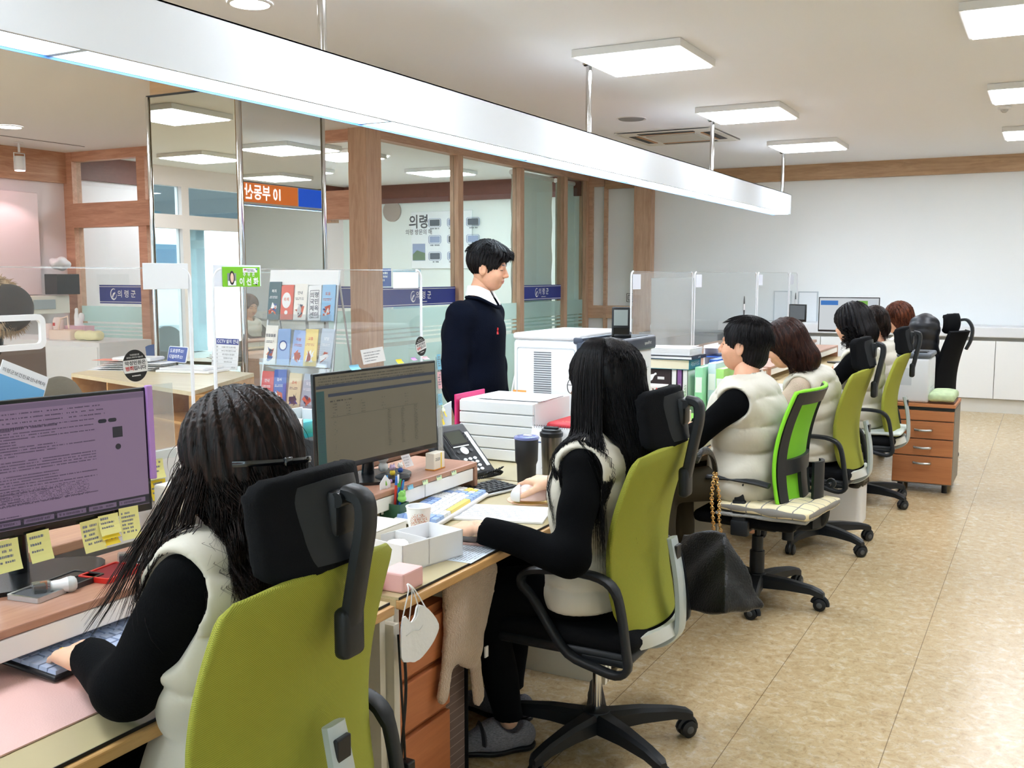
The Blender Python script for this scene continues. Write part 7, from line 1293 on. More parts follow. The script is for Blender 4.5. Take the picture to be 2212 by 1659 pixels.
# desk clutter on the far desks: white equipment
t = place('fax_machine', 'white and blue desk phone-fax between brown-haired and curly-haired persons', 'phone', (-1.66, 6.2, ZD+.001)); q = MB(); q.rbox(-.12, .12, -.12, .12, 0, .06, .01, M=rot(0, .2, 0, (0, 0, .02))); q.rbox(-.10, .10, -.1, .1, 0, .04, .005); q.build('body', M_pale, t, smooth=40); q = MB(); q.rbox(-.06, .02, -.07, .07, .061, .063, .001, M=rot(0, .2, 0, (0, 0, .02))); q.build('display', mat('lcd'), t); q = MB(); q.tube([(-.08, -.1, .12), (-.08, 0, .14), (-.08, .1, .12)], .016, 8); q.build('handset', M_blue, t, smooth=50)
t = place('letter_tray', 'stack of blue and white letter trays behind the brown-haired person', 'tray', (-1.94, 6.75, .8315)); [MB().rbox(-.12, .12, -.16, .16, .06*k, .06*k+.008, .003).build('tray_level', M_blue if k == 2 else M_pale, t) for k in range(4)]; MB().box(-.118, -.11, -.155, .155, 0, .2).build('back_panel', M_pale, t)
t = place('document_stack', 'stack of white documents on the desk of the curly-haired person', 'paper', (-1.62, 6.78, ZD+.001)); q = MB(); [q.box(-.10, .10, -.14, .14, .004*k, .004*k+.0035, M=rot(0, 0, .1*math.sin(k*2.1))) for k in range(10)]; q.build('sheets', M_card, t)
for i, (y, s_) in enumerate(((4.98, 1), (5.75, 1), (8.1, 1), (9.0, 1))):
    t = place('desk_partition', ['low pale blue partition on the desk behind the man’s head', 'low pale partition on the desk behind the brown-haired person', 'low pale partition behind the curly-haired person', 'low pale partition on the farthest desk'][i], 'partition', (-2.2, y+.6, ZD+.001)); MB().rbox(-.012, .012, -.58, .58, 0, .19, .004).build('panel', mat('pale_blue_panel', 'dde5ef', .4), t); MB().rbox(-.014, .014, -.58, .58, .19, .20, .002).build('top_rail', M_silver, t)
for i, (x, y, c_, lb) in enumerate(((-1.9, 5.95, 'dfe7ee', 'pale calendar card on the desk left of the brown-haired person'), (-1.85, 6.0, '2f5fc0', 'blue folder leaning on the desk left of the brown-haired person'))): t = place('desk_folder', lb, 'folder', (x+.12*i, y-.25, ZD+.001), .2); MB().rbox(-.006, .006, -.10, .10, 0, .17-.05*i, .002, M=rot(0, -.2, PI/2-.3)).build('cover', mat('fold_'+c_, c_, .5), t)
# pedestal with shredder and cushion at the far end
a, b = GZ(1930, 1040, .03), GZ(2062, 1043, .03); t = place('drawer_pedestal', 'cherry wood drawer pedestal with three steel handles beside the aisle', 'drawers', ((-.93-.545)/2, 7.62, 0)); hw = .195
MB().box(-hw, hw, -.20, .26, .06, .585).build('body', mat('ped_side', '8a8276', .5), t); MB().rbox(-hw-.003, hw+.003, -.225, .265, .60, .622, .003).build('top', M_cherryx, t); MB().box(-hw, hw, -.22, .26, .583, .60).build('top_gap', M_blk2, t)
for s_ in (-1, 1): MB().cyl((s_*(hw-.05), -.15, 0), (s_*(hw-.05), -.15, .062), .018).build('foot', M_blk2, t); MB().cyl((s_*(hw-.05), .18, 0), (s_*(hw-.05), .18, .062), .018).build('foot', M_blk2, t)
for z0, z1, hdl in ((.07, .255, 1), (.262, .375, 1), (.382, .50, 1), (.507, .575, 0)):
    d_ = MB().rbox(-hw+.003, hw-.003, -.222, -.20, z0, z1, .003).build('drawer', M_cherryx, t)
    if hdl: zc = z1-.045 if z1 < .3 else (z0+z1)/2; q = MB(); q.tube(smooth_pts([(-.055, -.222, zc), (-.05, -.242, zc), (0, -.250, zc-.002), (.05, -.242, zc), (.055, -.222, zc)], 4, False), .008, 8, flat=(Vector((0, 0, 1)), .6)); q.build('handle', M_alu, d_, smooth=50)
t = place('paper_shredder', 'white paper shredder with grey top standing on the drawer pedestal', 'shredder', (-.83, 7.62, .6225)); q = MB(); q.rbox(-.10, .115, -.19, .2, 0, .31, .02, seg=3); q.build('body', mat('shred_white', 'dfe2e6', .4), t, smooth=40); q = MB(); q.rbox(-.105, .12, -.195, .205, .31, .345, .015, seg=3); q.build('top', mat('shred_grey', '5b626c', .4), t, smooth=40); q = MB(); q.rbox(.0, .09, -.14, -.02, .345, .352, .003); q.build('control_panel', M_blk2, t); q = MB(); [q.box(.1155, .117, -.1, .1, .06+.02*k, .063+.02*k) for k in range(3)]; q.build('side_vents', mat('seam'), t); MB().box(-.09, -.0, -.1915, -.19, .12, .24).build('notice_label', mat('seam'), t)
cushion('seat_cushion', 'pale green cushion with brown underside on the drawer pedestal', 'cushion', (-.635, 7.60, .665), 0, (.17, .36, .085), mat('sage_fabric', 'c3d6ab', .9, noise=.12, nscale=30), .003, puff=.8); MB().rbox(-.085, .085, -.16, .16, 0, .018, .008).build('book_cover', mat('brown_leather', '5a3a28', .5)).location = (-.635, 7.60, .6225); tag(bpy.context.scene.objects['book_cover'], 'brown leather pad under the pale green cushion', 'pad')
# waste bin with black bag
t = place('waste_bin', 'white waste bin with black bin bag between the far chairs', 'bin', (-1.08, 6.34, 0)); q = MB(); q.ring(rrect(.26, .24, .03), rrect(.25, .23, .028), .27); q.prism(rrect(.255, .235, .03), .005); q.build('bin', M_pale, t, smooth=40); g = G3((-.19, -.18, .2), (.19, .18, .36), .008); d = np.maximum(abs(bx(g, (0, 0, .27), (.135, .125, .045), .03))-.006, .215-g.Z)+.006*np.sin(g.X*60+g.Y*31)*np.sin(g.Y*50+g.Z*70); iso_obj('bin_bag', iso(g, d), mat('black_bag', '08090b', .2), t)
# padded coat on the far chair
t = place('padded_coat', 'black quilted padded coat draped over the far black chair', 'coat', (-1.02, 8.72, 0)); g = G3((-.30, -.30, .42), (.22, .34, 1.24), .012); d = U(.06, cap(g, (-.02, -.02, 1.08), (-.06, .08, .78), .12, .17, ((1, 0, 0), 1.3)), cap(g, (-.06, .08, .8), (.02, .14, .52), .15, .10), ell(g, (-.04, -.02, 1.12), (.10, .13, .08))); d = d-.012*np.sqrt(abs(np.sin((g.Z+.35*g.Y)*PI/.075))); iso_obj('quilted_shell', iso(g, d), mat('black_nylon_coat', '14171f', .45), t); t.location = (GY(2004, 770, 8.62).x, 8.62, -.02)
# ---- counters ----
def counter(y0, y1, label):
    t = place('service_counter', label, 'counter', (-2.85, (y0+y1)/2, 0)); w_ = (y1-y0)/2; MB().rbox(-.50, .46, -w_, w_, .73, .76, .004).build('counter_top', M_cntw, t); MB().box(-.30, -.26, -w_, w_, 0, .73).build('front_panel', M_pale, t); [MB().box(-.30, .44, s_*(w_-.02)-.012, s_*(w_-.02)+.012, 0, .73).build('end_panel', M_cntw, t) for s_ in (-1, 1)]; return t
counter(.3, 4.25, 'brown wood service counter behind the two nearest monitors, carrying clear screens'); counter(6.85, 12.0, 'far stretch of the service counter behind the seated man, under hazy screens')
M_scr = glass('screen_acrylic', 'fdfefe', .03, .02, .02); M_scrh = glass('screen_acrylic_hazy', 'fafbfc', .04, .05, .10); M_tube = mat('white_tube', 'eceff4', .3)
XS = -2.70
def acrylic(y0, y1, label, top=1.525, card=None, hazy=False, slot=None, cw_=.17, ch=.10, cside=1):
    t = place('clear_screen', label, 'screen', (XS, (y0+y1)/2, .76)); w_ = (y1-y0)/2; h_ = top-.76; MB().box(-.002, .002, -w_+.008, w_-.008, .03, h_-.006).build('acrylic_sheet', M_scrh if hazy else M_scr, t)
    r_ = .04; q = MB(); q.tube([(0, -w_, .0), (0, -w_, h_-r_)]+[(0, -w_+r_-r_*math.cos(a), h_-r_+r_*math.sin(a)) for a in (.4, .8, 1.2, PI/2)], .0065, 10); q.rbox(-.06, .06, -w_-.012, -w_+.012, 0, .006, .002); q.build('side_post', M_tube, t, smooth=50); q = MB(); q.tube([(0, w_, .0), (0, w_, h_-r_)]+[(0, w_-r_+r_*math.cos(a), h_-r_+r_*math.sin(a)) for a in (.4, .8, 1.2, PI/2)], .0065, 10)
    q.rbox(-.06, .06, w_-.012, w_+.012, 0, .006, .002)
    q.build('side_post', M_tube, t, smooth=50); q = MB(); q.tube([(0, -w_+r_, h_), (0, w_-r_, h_)], .0022, 6); q.build('top_edge', M_clr2, t)
    return t, w_, h_
ya = GX(412, 700, XS).y; yb_ = GX(462, 700, XS).y; yc_ = GX(910, 700, XS).y
tA, wA, hA = acrylic(ya-1.35, ya, 'clear acrylic counter screen at the left edge with white pass-through frame')
q = MB(); zc = GX(45, 718, XS).z-.76; yc0 = GX(0, 718, XS).y; o_ = rrect(.40, .105, .025, 5); i_ = rrect(.365, .07, .012, 5); q.ring(o_, i_, .012, frame((.004, GX(92, 718, XS).y-tA.location.y-.20, zc), (0, 1, 0), (0, 0, 1))); q.build('pass_through_frame', M_pale, tA, smooth=40)
def scard(t, px0, px1, py0, py1, m_, dx=.004, name='name_card'):
    a = GX(px0, py0, XS); b = GX(px1, py1, XS); L_ = t.location; q = MB(); q.rbox(dx, dx+.002, a.y-L_.y, b.y-L_.y, b.z-L_.z, a.z-L_.z, .0008); return q.build(name, m_, t), a, b
scard(tA, 305, 405, 568, 624, mat('card_back', 'e8ebee', .6))
tB, wB, hB = acrylic(yb_, yc_, 'clear acrylic counter screen with the green name plate')
scard(tB, 458, 562, 572, 618, mat('holder_grey', 'dfe4ee', .5), .003, 'plate_holder')
o, a, b = scard(tB, 477, 559, 576, 619, mat('plate_green', '7ac31e', .5), .0055, 'name_plate'); o['label'] = 'green name plate'
Lb_ = tB.location; Mn = frame((.0078, (a.y+b.y)/2-Lb_.y, (a.z+b.z)/2-Lb_.z), (0, 1, 0), (0, 0, 1)); pw_ = b.y-a.y; ph = a.z-b.z
q = MB(); add_text(q, '이 선 화', ph*.42, Mn @ rot(loc=(pw_*.19, -ph*.27, 0)), 0, .03); add_text(q, '주  무  관', ph*.22, Mn @ rot(loc=(pw_*.19, ph*.10, 0)), 0, .02); quad(q, pw_*.03, pw_*.42, ph*.22, ph*.44, Mn, 0); q.build('plate_lettering', M_inkw, o)
q = MB(); quad(q, -pw_*.38, -pw_*.15, -ph*.44, ph*.18, Mn, 0); quad(q, -pw_*.37, -pw_*.16, -ph*.43, -ph*.2, Mn, 1, .0006); q.prism([(x*.042*ph/.1-pw_*.265, y*.05*ph/.1-.0) for x, y in [(math.cos(t_)*.22*2, math.sin(t_)*.35*2-.1) for t_ in np.linspace(0, 2*PI, 17)[:-1]]], .0002, Mn @ rot(loc=(0, 0, .0007)), 2); q.prism([(x*.042*ph/.1-pw_*.265, y*.05*ph/.1) for x, y in [(math.cos(t_)*.14*2, math.sin(t_)*.24*2-.1) for t_ in np.linspace(0, 2*PI, 17)[:-1]]], .0002, Mn @ rot(loc=(0, 0, .001)), 3); q.build('portrait_photo', [mat('photo_grey', '8a8f92', .5), M_card, mat('hair_print', '1b1718', .5), mat('skin_print', 'e9c7b2', .5)], o)
q = MB(); q.prism([(0, 0), (.012, 0), (.004, -.008)], .0002, Mn @ rot(loc=(pw_*.06, ph*.40, .0006)), 0); q.prism([(0, 0), (.012, 0), (.012, -.008)], .0002, Mn @ rot(loc=(pw_*.36, ph*.42, .0006)), 1); squiggle(q, pw_*.1, pw_*.32, ph*.36, .004, Mn @ rot(loc=(0, 0, .0006)), 2, r_=R9); squiggle(q, pw_*.14, pw_*.36, ph*.29, .004, Mn @ rot(loc=(0, 0, .0006)), 2, r_=R9); q.build('slogan_print', [M_red, M_blue, M_inkg], o)
scard(tB, 847, 902, 588, 622, M_card)
ym = [GX(p, 640, XS).y for p in (1363, 1500, 1636)]+[11.9]
labs = ['hazy clear screen beside the wood pillar at the start of the far counter', 'clear screen behind the head of the seated man', 'clear screen above the brown-haired person', 'farthest clear screen, against the white wall']
for i in range(4):
    y0 = ym[i]; y1_ = (ym[i+1]-.06) if i < 3 else ym[i]+1.6
    y1_ = min(y1_, 12.3)
    t_, w_, h_ = acrylic(y0, y1_, labs[i], 1.53, hazy=(i == 0)); MB().box(.004, .006, -w_+.02, -w_+.02+.16, h_-.13, h_-.02).build('name_card', mat('card_lilac', 'd9dde8', .6), t_)
    if i in (1, 3): q = MB(); q.prism([(.030*math.cos(a), .11*math.sin(a)) for a in np.linspace(0, 2*PI, 25)[:-1]], .001, frame((.004, w_*.55, h_-.34), (0, 1, 0), (0, 0, 1))); q.build('oval_sticker', mat('notice_black'), t_); q = MB(); q.box(.0052, .0058, w_*.55-.024, w_*.55+.024, h_-.37, h_-.31); q.build('sticker_band', M_card, t_)
t = place('counter_divider', 'grey translucent divider panel across the far counter', 'screen', ((GY(1408, 640, 8.3).x+GY(1497, 640, 8.3).x)/2, 8.3, .761)); MB().box(-.19, .19, -.003, .003, 0, .72).build('sheet', glass('grey_acrylic', 'eef0f0', .05, .05, .35, 'e2e6e4'), t); MB().rbox(-.19, -.15, -.012, .012, 0, .01, .002).build('clip', M_pale, t)
for i, (x, y, c_) in enumerate(((-3.62, 8.2, 'c3ccd8'), (-3.62, 10.6, 'cdd3da'))):
    t = place('visitor_chair', ['pale blue-grey visitor chair behind the far screens, left one', 'pale grey visitor chair behind the far screens, right one'][i], 'chair', (x, y, 0), -H); q = MB(); q.grid(lambda u, v: Vector(((u-.5)*.46, -.22-.05*v+.05*(2*u-1)**2, .55+.42*v-.03*abs(2*u-1)**4)), 12, 8, thick=.02); q.build('backrest', mat('vc_'+c_, c_, .6), t, smooth=60); MB().rbox(-.23, .23, -.2, .24, .42, .47, .02).build('seat', mat('vc_'+c_), t); [MB().cyl((sx*.2, sy*.18, 0), (sx*.2, sy*.18, .42), .012).build('leg', M_chrome, t) for sx in (-1, 1) for sy in (-1, 1)]; q = MB(); [q.cyl((sx*.2, -.2, .4), (sx*.2, -.225, .7), .01) for sx in (-1, 1)]; q.build('back_post', M_chrome, t)
t = place('low_cabinet', 'grey low cabinet with slim handles beyond the far counter', 'cabinet', (-3.9, 12.35, 0)); MB().rbox(-.75, .28, -.2, .2, 0, .78, .005).build('body', mat('grey_cab', '9aa0a6', .5), t); [MB().rbox(-.74+k*.34, -.41+k*.34, -.215, -.2, .03, .75, .003).build('door', mat('grey_cab2', 'a6acb2', .5), t) for k in range(3)]; [MB().rbox(-.43+k*.34, -.42+k*.34, -.228, -.215, .45, .65, .002).build('handle', M_pale, t) for k in range(2)]
for i, (px, y, w_, h_) in enumerate(((1690, YF-.012, .22, .42), (1745, YF-.012, .24, .40))): p = GY(px, 665, y); t = place('wall_notice', ['glass-framed notice on far wall above the brown-haired person', 'pale framed notice on far wall left of the big far monitor'][i], 'notice', (p.x, y, p.z)); MB().box(-w_/2, w_/2, -.008, .010, -h_/2, h_/2).build('frame', mat('frame_grey', 'b9c2c8', .4), t); MB().box(-w_/2+.015, w_/2-.015, -.010, -.008, -h_/2+.015, h_/2-.015).build('sheet', mat('sheet_pale', 'e6ebef', .5), t)
p = GY(1361, 643, YF-.05); t = place('door_sign', 'small square outlined sign beside the wood pillar', 'sign', (p.x, YF-.052, p.z)); q = MB(); [q.ring(rrect(s_, s_*1.15, .01), rrect(s_-.012, s_*1.15-.012, .008), .002, frame((0, 0, 0), (1, 0, 0), (0, 0, 1))) for s_ in (.10, .06)]; q.build('outline', M_ink, t)
# ---- brochure rack ----
c = GY(650, 895, 4.35); RX0, RX1 = GY(568, 600, 4.4).x, GY(716, 600, 4.4).x; rz0 = .74; rw = (RX1-RX0)/2
t = place('side_table', 'brown wooden side table under the brochure rack', 'table', ((RX0+RX1)/2, 4.45, 0)); MB().rbox(-.36, .36, -.20, .35, .70, .73, .004).build('top', M_cntw, t); [MB().box(s_*.34-.012, s_*.34+.012, -.18, .33, 0, .70).build('side_panel', M_cntw, t) for s_ in (-1, 1)]; MB().box(-.33, .33, .30, .32, .05, .70).build('back_panel', M_cntw, t)
rack = place('brochure_rack', 'clear three-tier brochure rack full of leaflets on the side table', 'rack', ((RX0+RX1)/2, 4.42, .7305)); tl = .16
Mr = frame((0, -.07, 0), (1, 0, 0), (0, tl, 1)); HT = .80; q = MB()
for s_ in (-1, 1): q.tube([Mr @ Vector((s_*rw*1.04, 0, 0)), Mr @ Vector((s_*rw*.96, HT, 0))], .008, 8); q.tube([Mr @ Vector((s_*rw*.96, HT*.98, 0)), Vector((s_*rw*.98, .20, .004))], .006, 8)
q.build('side_rail', M_alu, rack, smooth=50); q = MB(); q.box(-rw, rw, HT-.075, HT+.01, -.004, .012, M=Mr); q.build('header_board', M_card, rack)
tiers = [.50, .245, -.0]; cols_ = [['2f5a66', 'e0604f', 'f3efe8', 'f4f4f6', '8fbfe6'], ['f4efe6', '8fb0e0', '9db8ea', 'f0d678', 'b9c6d6'], ['d83b3b', '2f62c0', 'e8d9b0', 'aab8c8', 'c8d2dc']]; txts = [['복지', '축제', '안내', '의령\n국민\n체육\n센터', '도움'], ['맞춤돌봄', '소상공', '지원', '교통', '상담'], ['안내', '검사', '조사', '모집', '예방']]
R_ = random.Random(11)
for ti, z in enumerate(tiers):
    zz = z+.02; q = MB(); q.box(-rw, rw, zz, zz+.004, 0, .045, M=Mr); q.box(-rw, rw, zz, zz+.035, .043, .046, M=Mr); q.box(-rw, rw, zz, zz+.24, -.003, 0, M=Mr); q.build('shelf_tier', M_clr, rack)
    for k in range(5):
        x = -rw+rw*2*(k+.5)/5+R_.uniform(-.006, .006); a_ = R_.uniform(-.06, .06); h_ = .20+R_.uniform(-.01, .015); w_ = .088; c_ = cols_[ti][k]; m_ = mat('leaf_'+c_, c_, .45); ctr = Vector(rack.location)+(Mr @ Vector((x, zz+.004, .012))); o_ = place('brochure', 'brochure %s' % '', 'brochure', ctr)
        nm = {'2f5a66': 'dark green', 'e0604f': 'coral red', 'f3efe8': 'cream', 'f4f4f6': 'white', '8fbfe6': 'sky blue', 'f4efe6': 'cream', '8fb0e0': 'blue ringed', '9db8ea': 'light blue', 'f0d678': 'yellow', 'b9c6d6': 'grey blue', 'd83b3b': 'red', '2f62c0': 'blue bordered', 'e8d9b0': 'tan', 'aab8c8': 'slate', 'c8d2dc': 'pale grey'}[c_]
        o_['label'] = '%s brochure in the %s tier of the clear rack, %s from left' % (nm, ['top', 'middle', 'bottom'][ti], ['first', 'second', 'third', 'fourth', 'fifth'][k]); o_['group'] = 'brochures in the clear rack'
        Mk = Matrix.Translation(Vector(rack.location)-ctr) @ Mr @ rot(0, 0, a_, (x, zz+.0045, .012)); q = MB(); [q.box(-w_/2+.002*j_, w_/2+.002*j_, 0, h_+.004*(2-j_), .004*j_-.004, .004*j_-.001, M=Mk) for j_ in range(3)]; b_ = q.build('leaflets', [m_], o_); Mf_ = Mk @ rot(loc=(0, 0, .0072)); q = MB()
        dk = R_.choice(['3a3f55', 'c2543a', '2f6f8a']); 
        if ti == 0 and k == 3:
            for j_, s_ in enumerate(('의령', '국민', '체육', '센터')): add_text(q, s_, .033, Mf_ @ rot(loc=(.004, h_*.74-j_*.037, .0004)), 0, .02)
            q.ring(rrect(w_*.75, h_*.82, .004, 2, .004, h_*.48), rrect(w_*.70, h_*.79, .003, 2, .004, h_*.48), .0005, Mf_)
        elif ti == 0 and k == 1: q.prism([(.032*math.cos(a), .045*math.sin(a)+h_*.58) for a in np.linspace(0, 2*PI, 25)[:-1]], .0004, Mf_, 1); add_text(q, '축제', .022, Mf_ @ rot(loc=(0, h_*.60, .0005)), 2, .01); q.prism(circ(.012, 14, 0, h_*.22), .0004, Mf_, 1)
        elif ti == 1 and k == 1: q.ring([(.03*math.cos(a), .03*math.sin(a)+h_*.55) for a in np.linspace(0, 2*PI, 25)[:-1]], [(.023*math.cos(a), .023*math.sin(a)+h_*.55) for a in np.linspace(0, 2*PI, 25)[:-1]], .0005, Mf_, 3); q.prism(circ(.022, 20, 0, h_*.55), .0004, Mf_, 1)
        else:
            add_text(q, txts[ti][k], .02, Mf_ @ rot(loc=(0, h_*.76, .0004)), R_.choice([0, 2]) if c_[0] in 'f8e9' else 1, .015)
            for j_ in range(2): squiggle(q, -w_*.36, w_*.3, h_*.62-.008*j_, .004, Mf_, 0 if c_[0] in 'f8e9' else 1, r_=R_)
            for j_ in range(4): q.prism([(x_*.012+R_.uniform(-.025, .025), y_*.018+h_*R_.uniform(.15, .40)) for x_, y_ in circ(1, 9)], .0003+.0001*j_, Mf_, R_.choice([0, 1, 2, 3]))
        q.build('cover_print', [mat('bp_'+dk, dk, .6), M_card, mat('bp_or', 'd8603a', .6), mat('bp_bl', '2f4f9a', .6)], b_)
# ---- writing desk of the visitors ----
t = place('writing_desk', 'light wooden writing desk with cubbies for visitors in front of the mirror column', 'desk', (-4.7, 4.3, 0)); zt = .90; PQ = [(-.62, -.13), (.78, -.51), (.36, .42), (-.88, .56)]
MB().prism(PQ, .022, None, 0, zt-.022).build('top', wood('pale_oak_top', 'e3d3b0', 'd1bd94', 0, .8, .3), t); q = MB()
def edge(a, b, z0, z1, th=.014): 
    a = Vector((a[0], a[1], 0)); b = Vector((b[0], b[1], 0)); M = frame(a, (b-a), Vector((0, 0, 1))); L_ = (b-a).length; return M, L_
M_po = wood('pale_oak', 'd6a468', 'c08c50', 0, .9, .4); M_, L_ = edge(PQ[0], PQ[1], 0, 0); q.box(0, L_, zt-.185, zt-.17, -.25, 0, M=M_); [q.box(x, x+.015, zt-.17, zt-.022, -.25, 0, M=M_) for x in (0, L_*.33, L_*.66, L_-.015)]; q.box(0, .02, 0, zt-.17, -.3, 0, M=M_); q.box(L_-.02, L_, 0, zt-.17, -.3, 0, M=M_); q.box(0, L_, .0, zt-.022, -.27, -.25, M=M_); M2_, L2_ = edge(PQ[1], PQ[2], 0, 0); q.box(0, L2_, zt-.20, zt-.022, -.012, 0, M=M2_); q.box(0, L2_, 0, zt-.2, -.012, 0, M=M2_); q.build('frame', M_po, t)
q = MB(); q.box(.02, L_-.02, zt-.17, zt-.022, -.249, -.247, M=M_); q.build('cubby_shade_sheet', mat('cubby_shade_paint', '5c3f30', .7), t)  # dark sheet over the oak back, shade inside the cubbies put into its colour
def ondesk(px, py): return GZ(px, py, zt+.001)
p = ondesk(395, 806); t = place('flat_books', 'two large flat white books on the writing desk', 'book', (p.x, p.y+.12, zt+.0005), .2); MB().rbox(-.22, .16, -.12, .12, 0, .016, .004).build('lower_book', M_card, t); MB().rbox(-.20, .12, -.11, .11, .0165, .03, .004).build('upper_book', M_pale, t)
p = ondesk(215, 800); t = place('paper_trays', 'heap of white forms and folders on the left of the writing desk', 'paper', (p.x+.1, p.y+.15, zt+.0005), .3); q = MB(); [q.box(-.22+.03*k, .2+.03*k, -.12, .1, .012*k, .012*k+.003, M=rot(0, 0, .15*math.sin(k*3))) for k in range(5)]; q.build('sheets', M_card, t); MB().rbox(-.05, .22, -.12, .06, .062, .085, .01).build('folded_cover', M_pale, t); MB().box(-.18, .0, -.13, .0, .0645, .066).build('red_edge_sheet', mat('coral_sheet', 'e8907c', .7), t)
p = ondesk(388, 797); t = place('road_name_sign', 'small blue sign with white lettering on a dark stand on the writing desk', 'sign', (p.x, p.y-.02, zt+.0005)); Msn = frame((0, 0, .05), (1, -.1, 0), (-.0, .25, 1)); q = MB(); q.prism(rrect(.19, .105, .012, 4, 0, .045), .006, Msn); q.build('board', M_card, t); q = MB(); q.prism(rrect(.18, .095, .008, 4, 0, .045), .0012, Msn @ rot(loc=(0, 0, .006))); o_ = q.build('blue_face', mat('sign_blue', '2f4f9f', .4), t); q = MB(); add_text(q, '도로명주소!', .028, Msn @ rot(loc=(-.008, .066, .0074)), 0, .015); add_text(q, '다알려주소!', .028, Msn @ rot(loc=(-.008, .028, .0074)), 0, .015); q.build('sign_lettering', M_inkw, o_); MB().lathe([(.04, 0), (.042, .004), (.008, .008), (.006, .06)], 20).build('stand', M_blk2, t)
p = GZ(485, 798, zt); t = place('cctv_notice', 'white notice board with navy header about CCTV standing at the end of the writing desk', 'sign', (p.x, p.y, zt+.0005)); pw_ = .235; ph = .20; Mcc = frame((0, 0, .0), (1, -.05, 0), (0, .12, 1)); q = MB(); q.prism(rrect(pw_, ph, .008, 4, 0, ph/2), .004, Mcc); q.build('board', M_card, t); q = MB(); q.box(-pw_/2, pw_/2, ph-.04, ph-.002, .004, .005, M=Mcc); o_ = q.build('header', M_navy, t); lettering('header_lettering', 'CCTV 설치 안내', .028, Mcc @ rot(loc=(.02, ph-.021, .0052)), M_inkw, o_, .015); q = MB(); logo(q, Mcc @ rot(loc=(-pw_*.42, ph-.021, .0052)), .010); 
q.build('header_logo', M_inkw, o_); q = MB(); rows = [('촬영목적', '시설물 안전 및 범죄 예방'), ('촬영시간', '24시간 연속 촬영 및 녹화'), ('촬영범위', '본청 통합시스템 촬영'), ('책  임  자', '민원봉사과 담당'), ('연  락  처', '055-570-2150')]
for k, (a_, b_) in enumerate(rows): y = ph-.058-.0235*k; add_text(q, a_, .0125, Mcc @ rot(loc=(-.088, y, .0042)), 0, .01); add_text(q, b_, .0125, Mcc @ rot(loc=(.03, y, .0042)), 0, .005); q.box(-pw_*.46, pw_*.46, y-.012, y-.0115, .004, .0043, M=Mcc)
add_text(q, '의령군청', .010, Mcc @ rot(loc=(.08, .014, .0042)), 0); q.build('notice_lettering', M_ink, t)
# blue chair near the column
t = place('visitor_chair', 'blue visitor chair in front of the mirror column behind the writing desk', 'chair', (-4.95, 4.62, 0), .0) ; t.location = (GZ(407, 760, .86).x+.0, GZ(407, 760, .86).y, 0)
t.location = (-6.55, 6.35, 0); q = MB(); q.grid(lambda u, v: Vector(((u-.5)*.62, -.22-.05*v+.05*(2*u-1)**2, .50+.42*v-.03*abs(2*u-1)**4)), 12, 8, thick=.02); q.build('backrest', mat('chair_blue', '1f4f8f', .6), t, smooth=60); MB().rbox(-.28, .28, -.2, .24, .42, .48, .02).build('seat', mat('chair_blue'), t); [MB().cyl((sx*.24, sy*.18, 0), (sx*.24, sy*.18, .42), .012).build('leg', M_chrome, t) for sx in (-1, 1) for sy in (-1, 1)]; q = MB(); [q.cyl((sx*.24, -.2, .4), (sx*.24, -.225, .6), .01) for sx in (-1, 1)]; q.build('back_post', M_chrome, t)
# ---- posters and things behind the glass ----
a, b = GY(886, 458, 12.43), GY(1018, 580, 12.43); t = place('photo_board', 'large white board with small framed photos on the office wall behind the glass', 'poster', ((a.x+b.x)/2, 12.479, (a.z+b.z)/2)); bw, bh = (b.x-a.x)/2, (a.z-b.z)/2; MB().rbox(-bw, bw, -.03, 0, -bh, bh, .006).build('board', mat('board_white', 'e9eff2', .4), t); Mp = frame((0, -.0305, 0), (1, 0, 0), (0, 0, 1)); q = MB()
for r_ in range(3):
    for k in range(3): cx = -bw*.30+k*bw*.62+.05; cy = bh*.60-r_*bh*.58; q.ring(rrect(bw*.42, bh*.30, .03, 3, cx, cy), rrect(bw*.38, bh*.27, .02, 3, cx, cy), .004, Mp, 0); q.prism(rrect(bw*.33, bh*.22, .01, 3, cx, cy), .003, Mp, 1+(r_+k) % 2); squiggle(q, cx-bw*.15, cx+bw*.15, cy-bh*.2, .02, Mp, 1, r_=R9)
q.prism(rrect(bw*.42, bh*.6, .005, 2, -bw*.74, -bh*.42), .003, Mp, 2); q.prism([(-bw*.95, -bh*.70), (-bw*.53, -bh*.70), (-bw*.53, -bh*.45), (-bw*.8, -bh*.35), (-bw*.95, -bh*.5)], .0035, Mp, 3); q.build('framed_photos', [mat('frame_line', '8898b8', .5), mat('photo_dark', '4f5a66', .5), mat('photo_sky', '8f9fc0', .5), mat('photo_green', '5f7a5a', .5)], t); q = MB(); add_text(q, '의령', .21, Mp @ rot(loc=(-bw*.74, bh*.62, 0)), 0, .02, .9); add_text(q, '의령 방문의 해', .085, Mp @ rot(loc=(-bw*.74, bh*.28, 0)), 0, .01, .9); q.build('title_lettering', M_ink, t)
p = GY(845, 456, 12.44); t = place('round_wall_disc', 'round taupe disc on the office wall behind the glass', 'wall ornament', (p.x, 12.479, p.z)); MB().lathe([(.0, -.001), (.155, -.001), (.155, .03), (.0, .03)], 36, 0, rot(PI/2, 0, 0)).build('disc', mat('taupe', 'a89a90', .7), t)
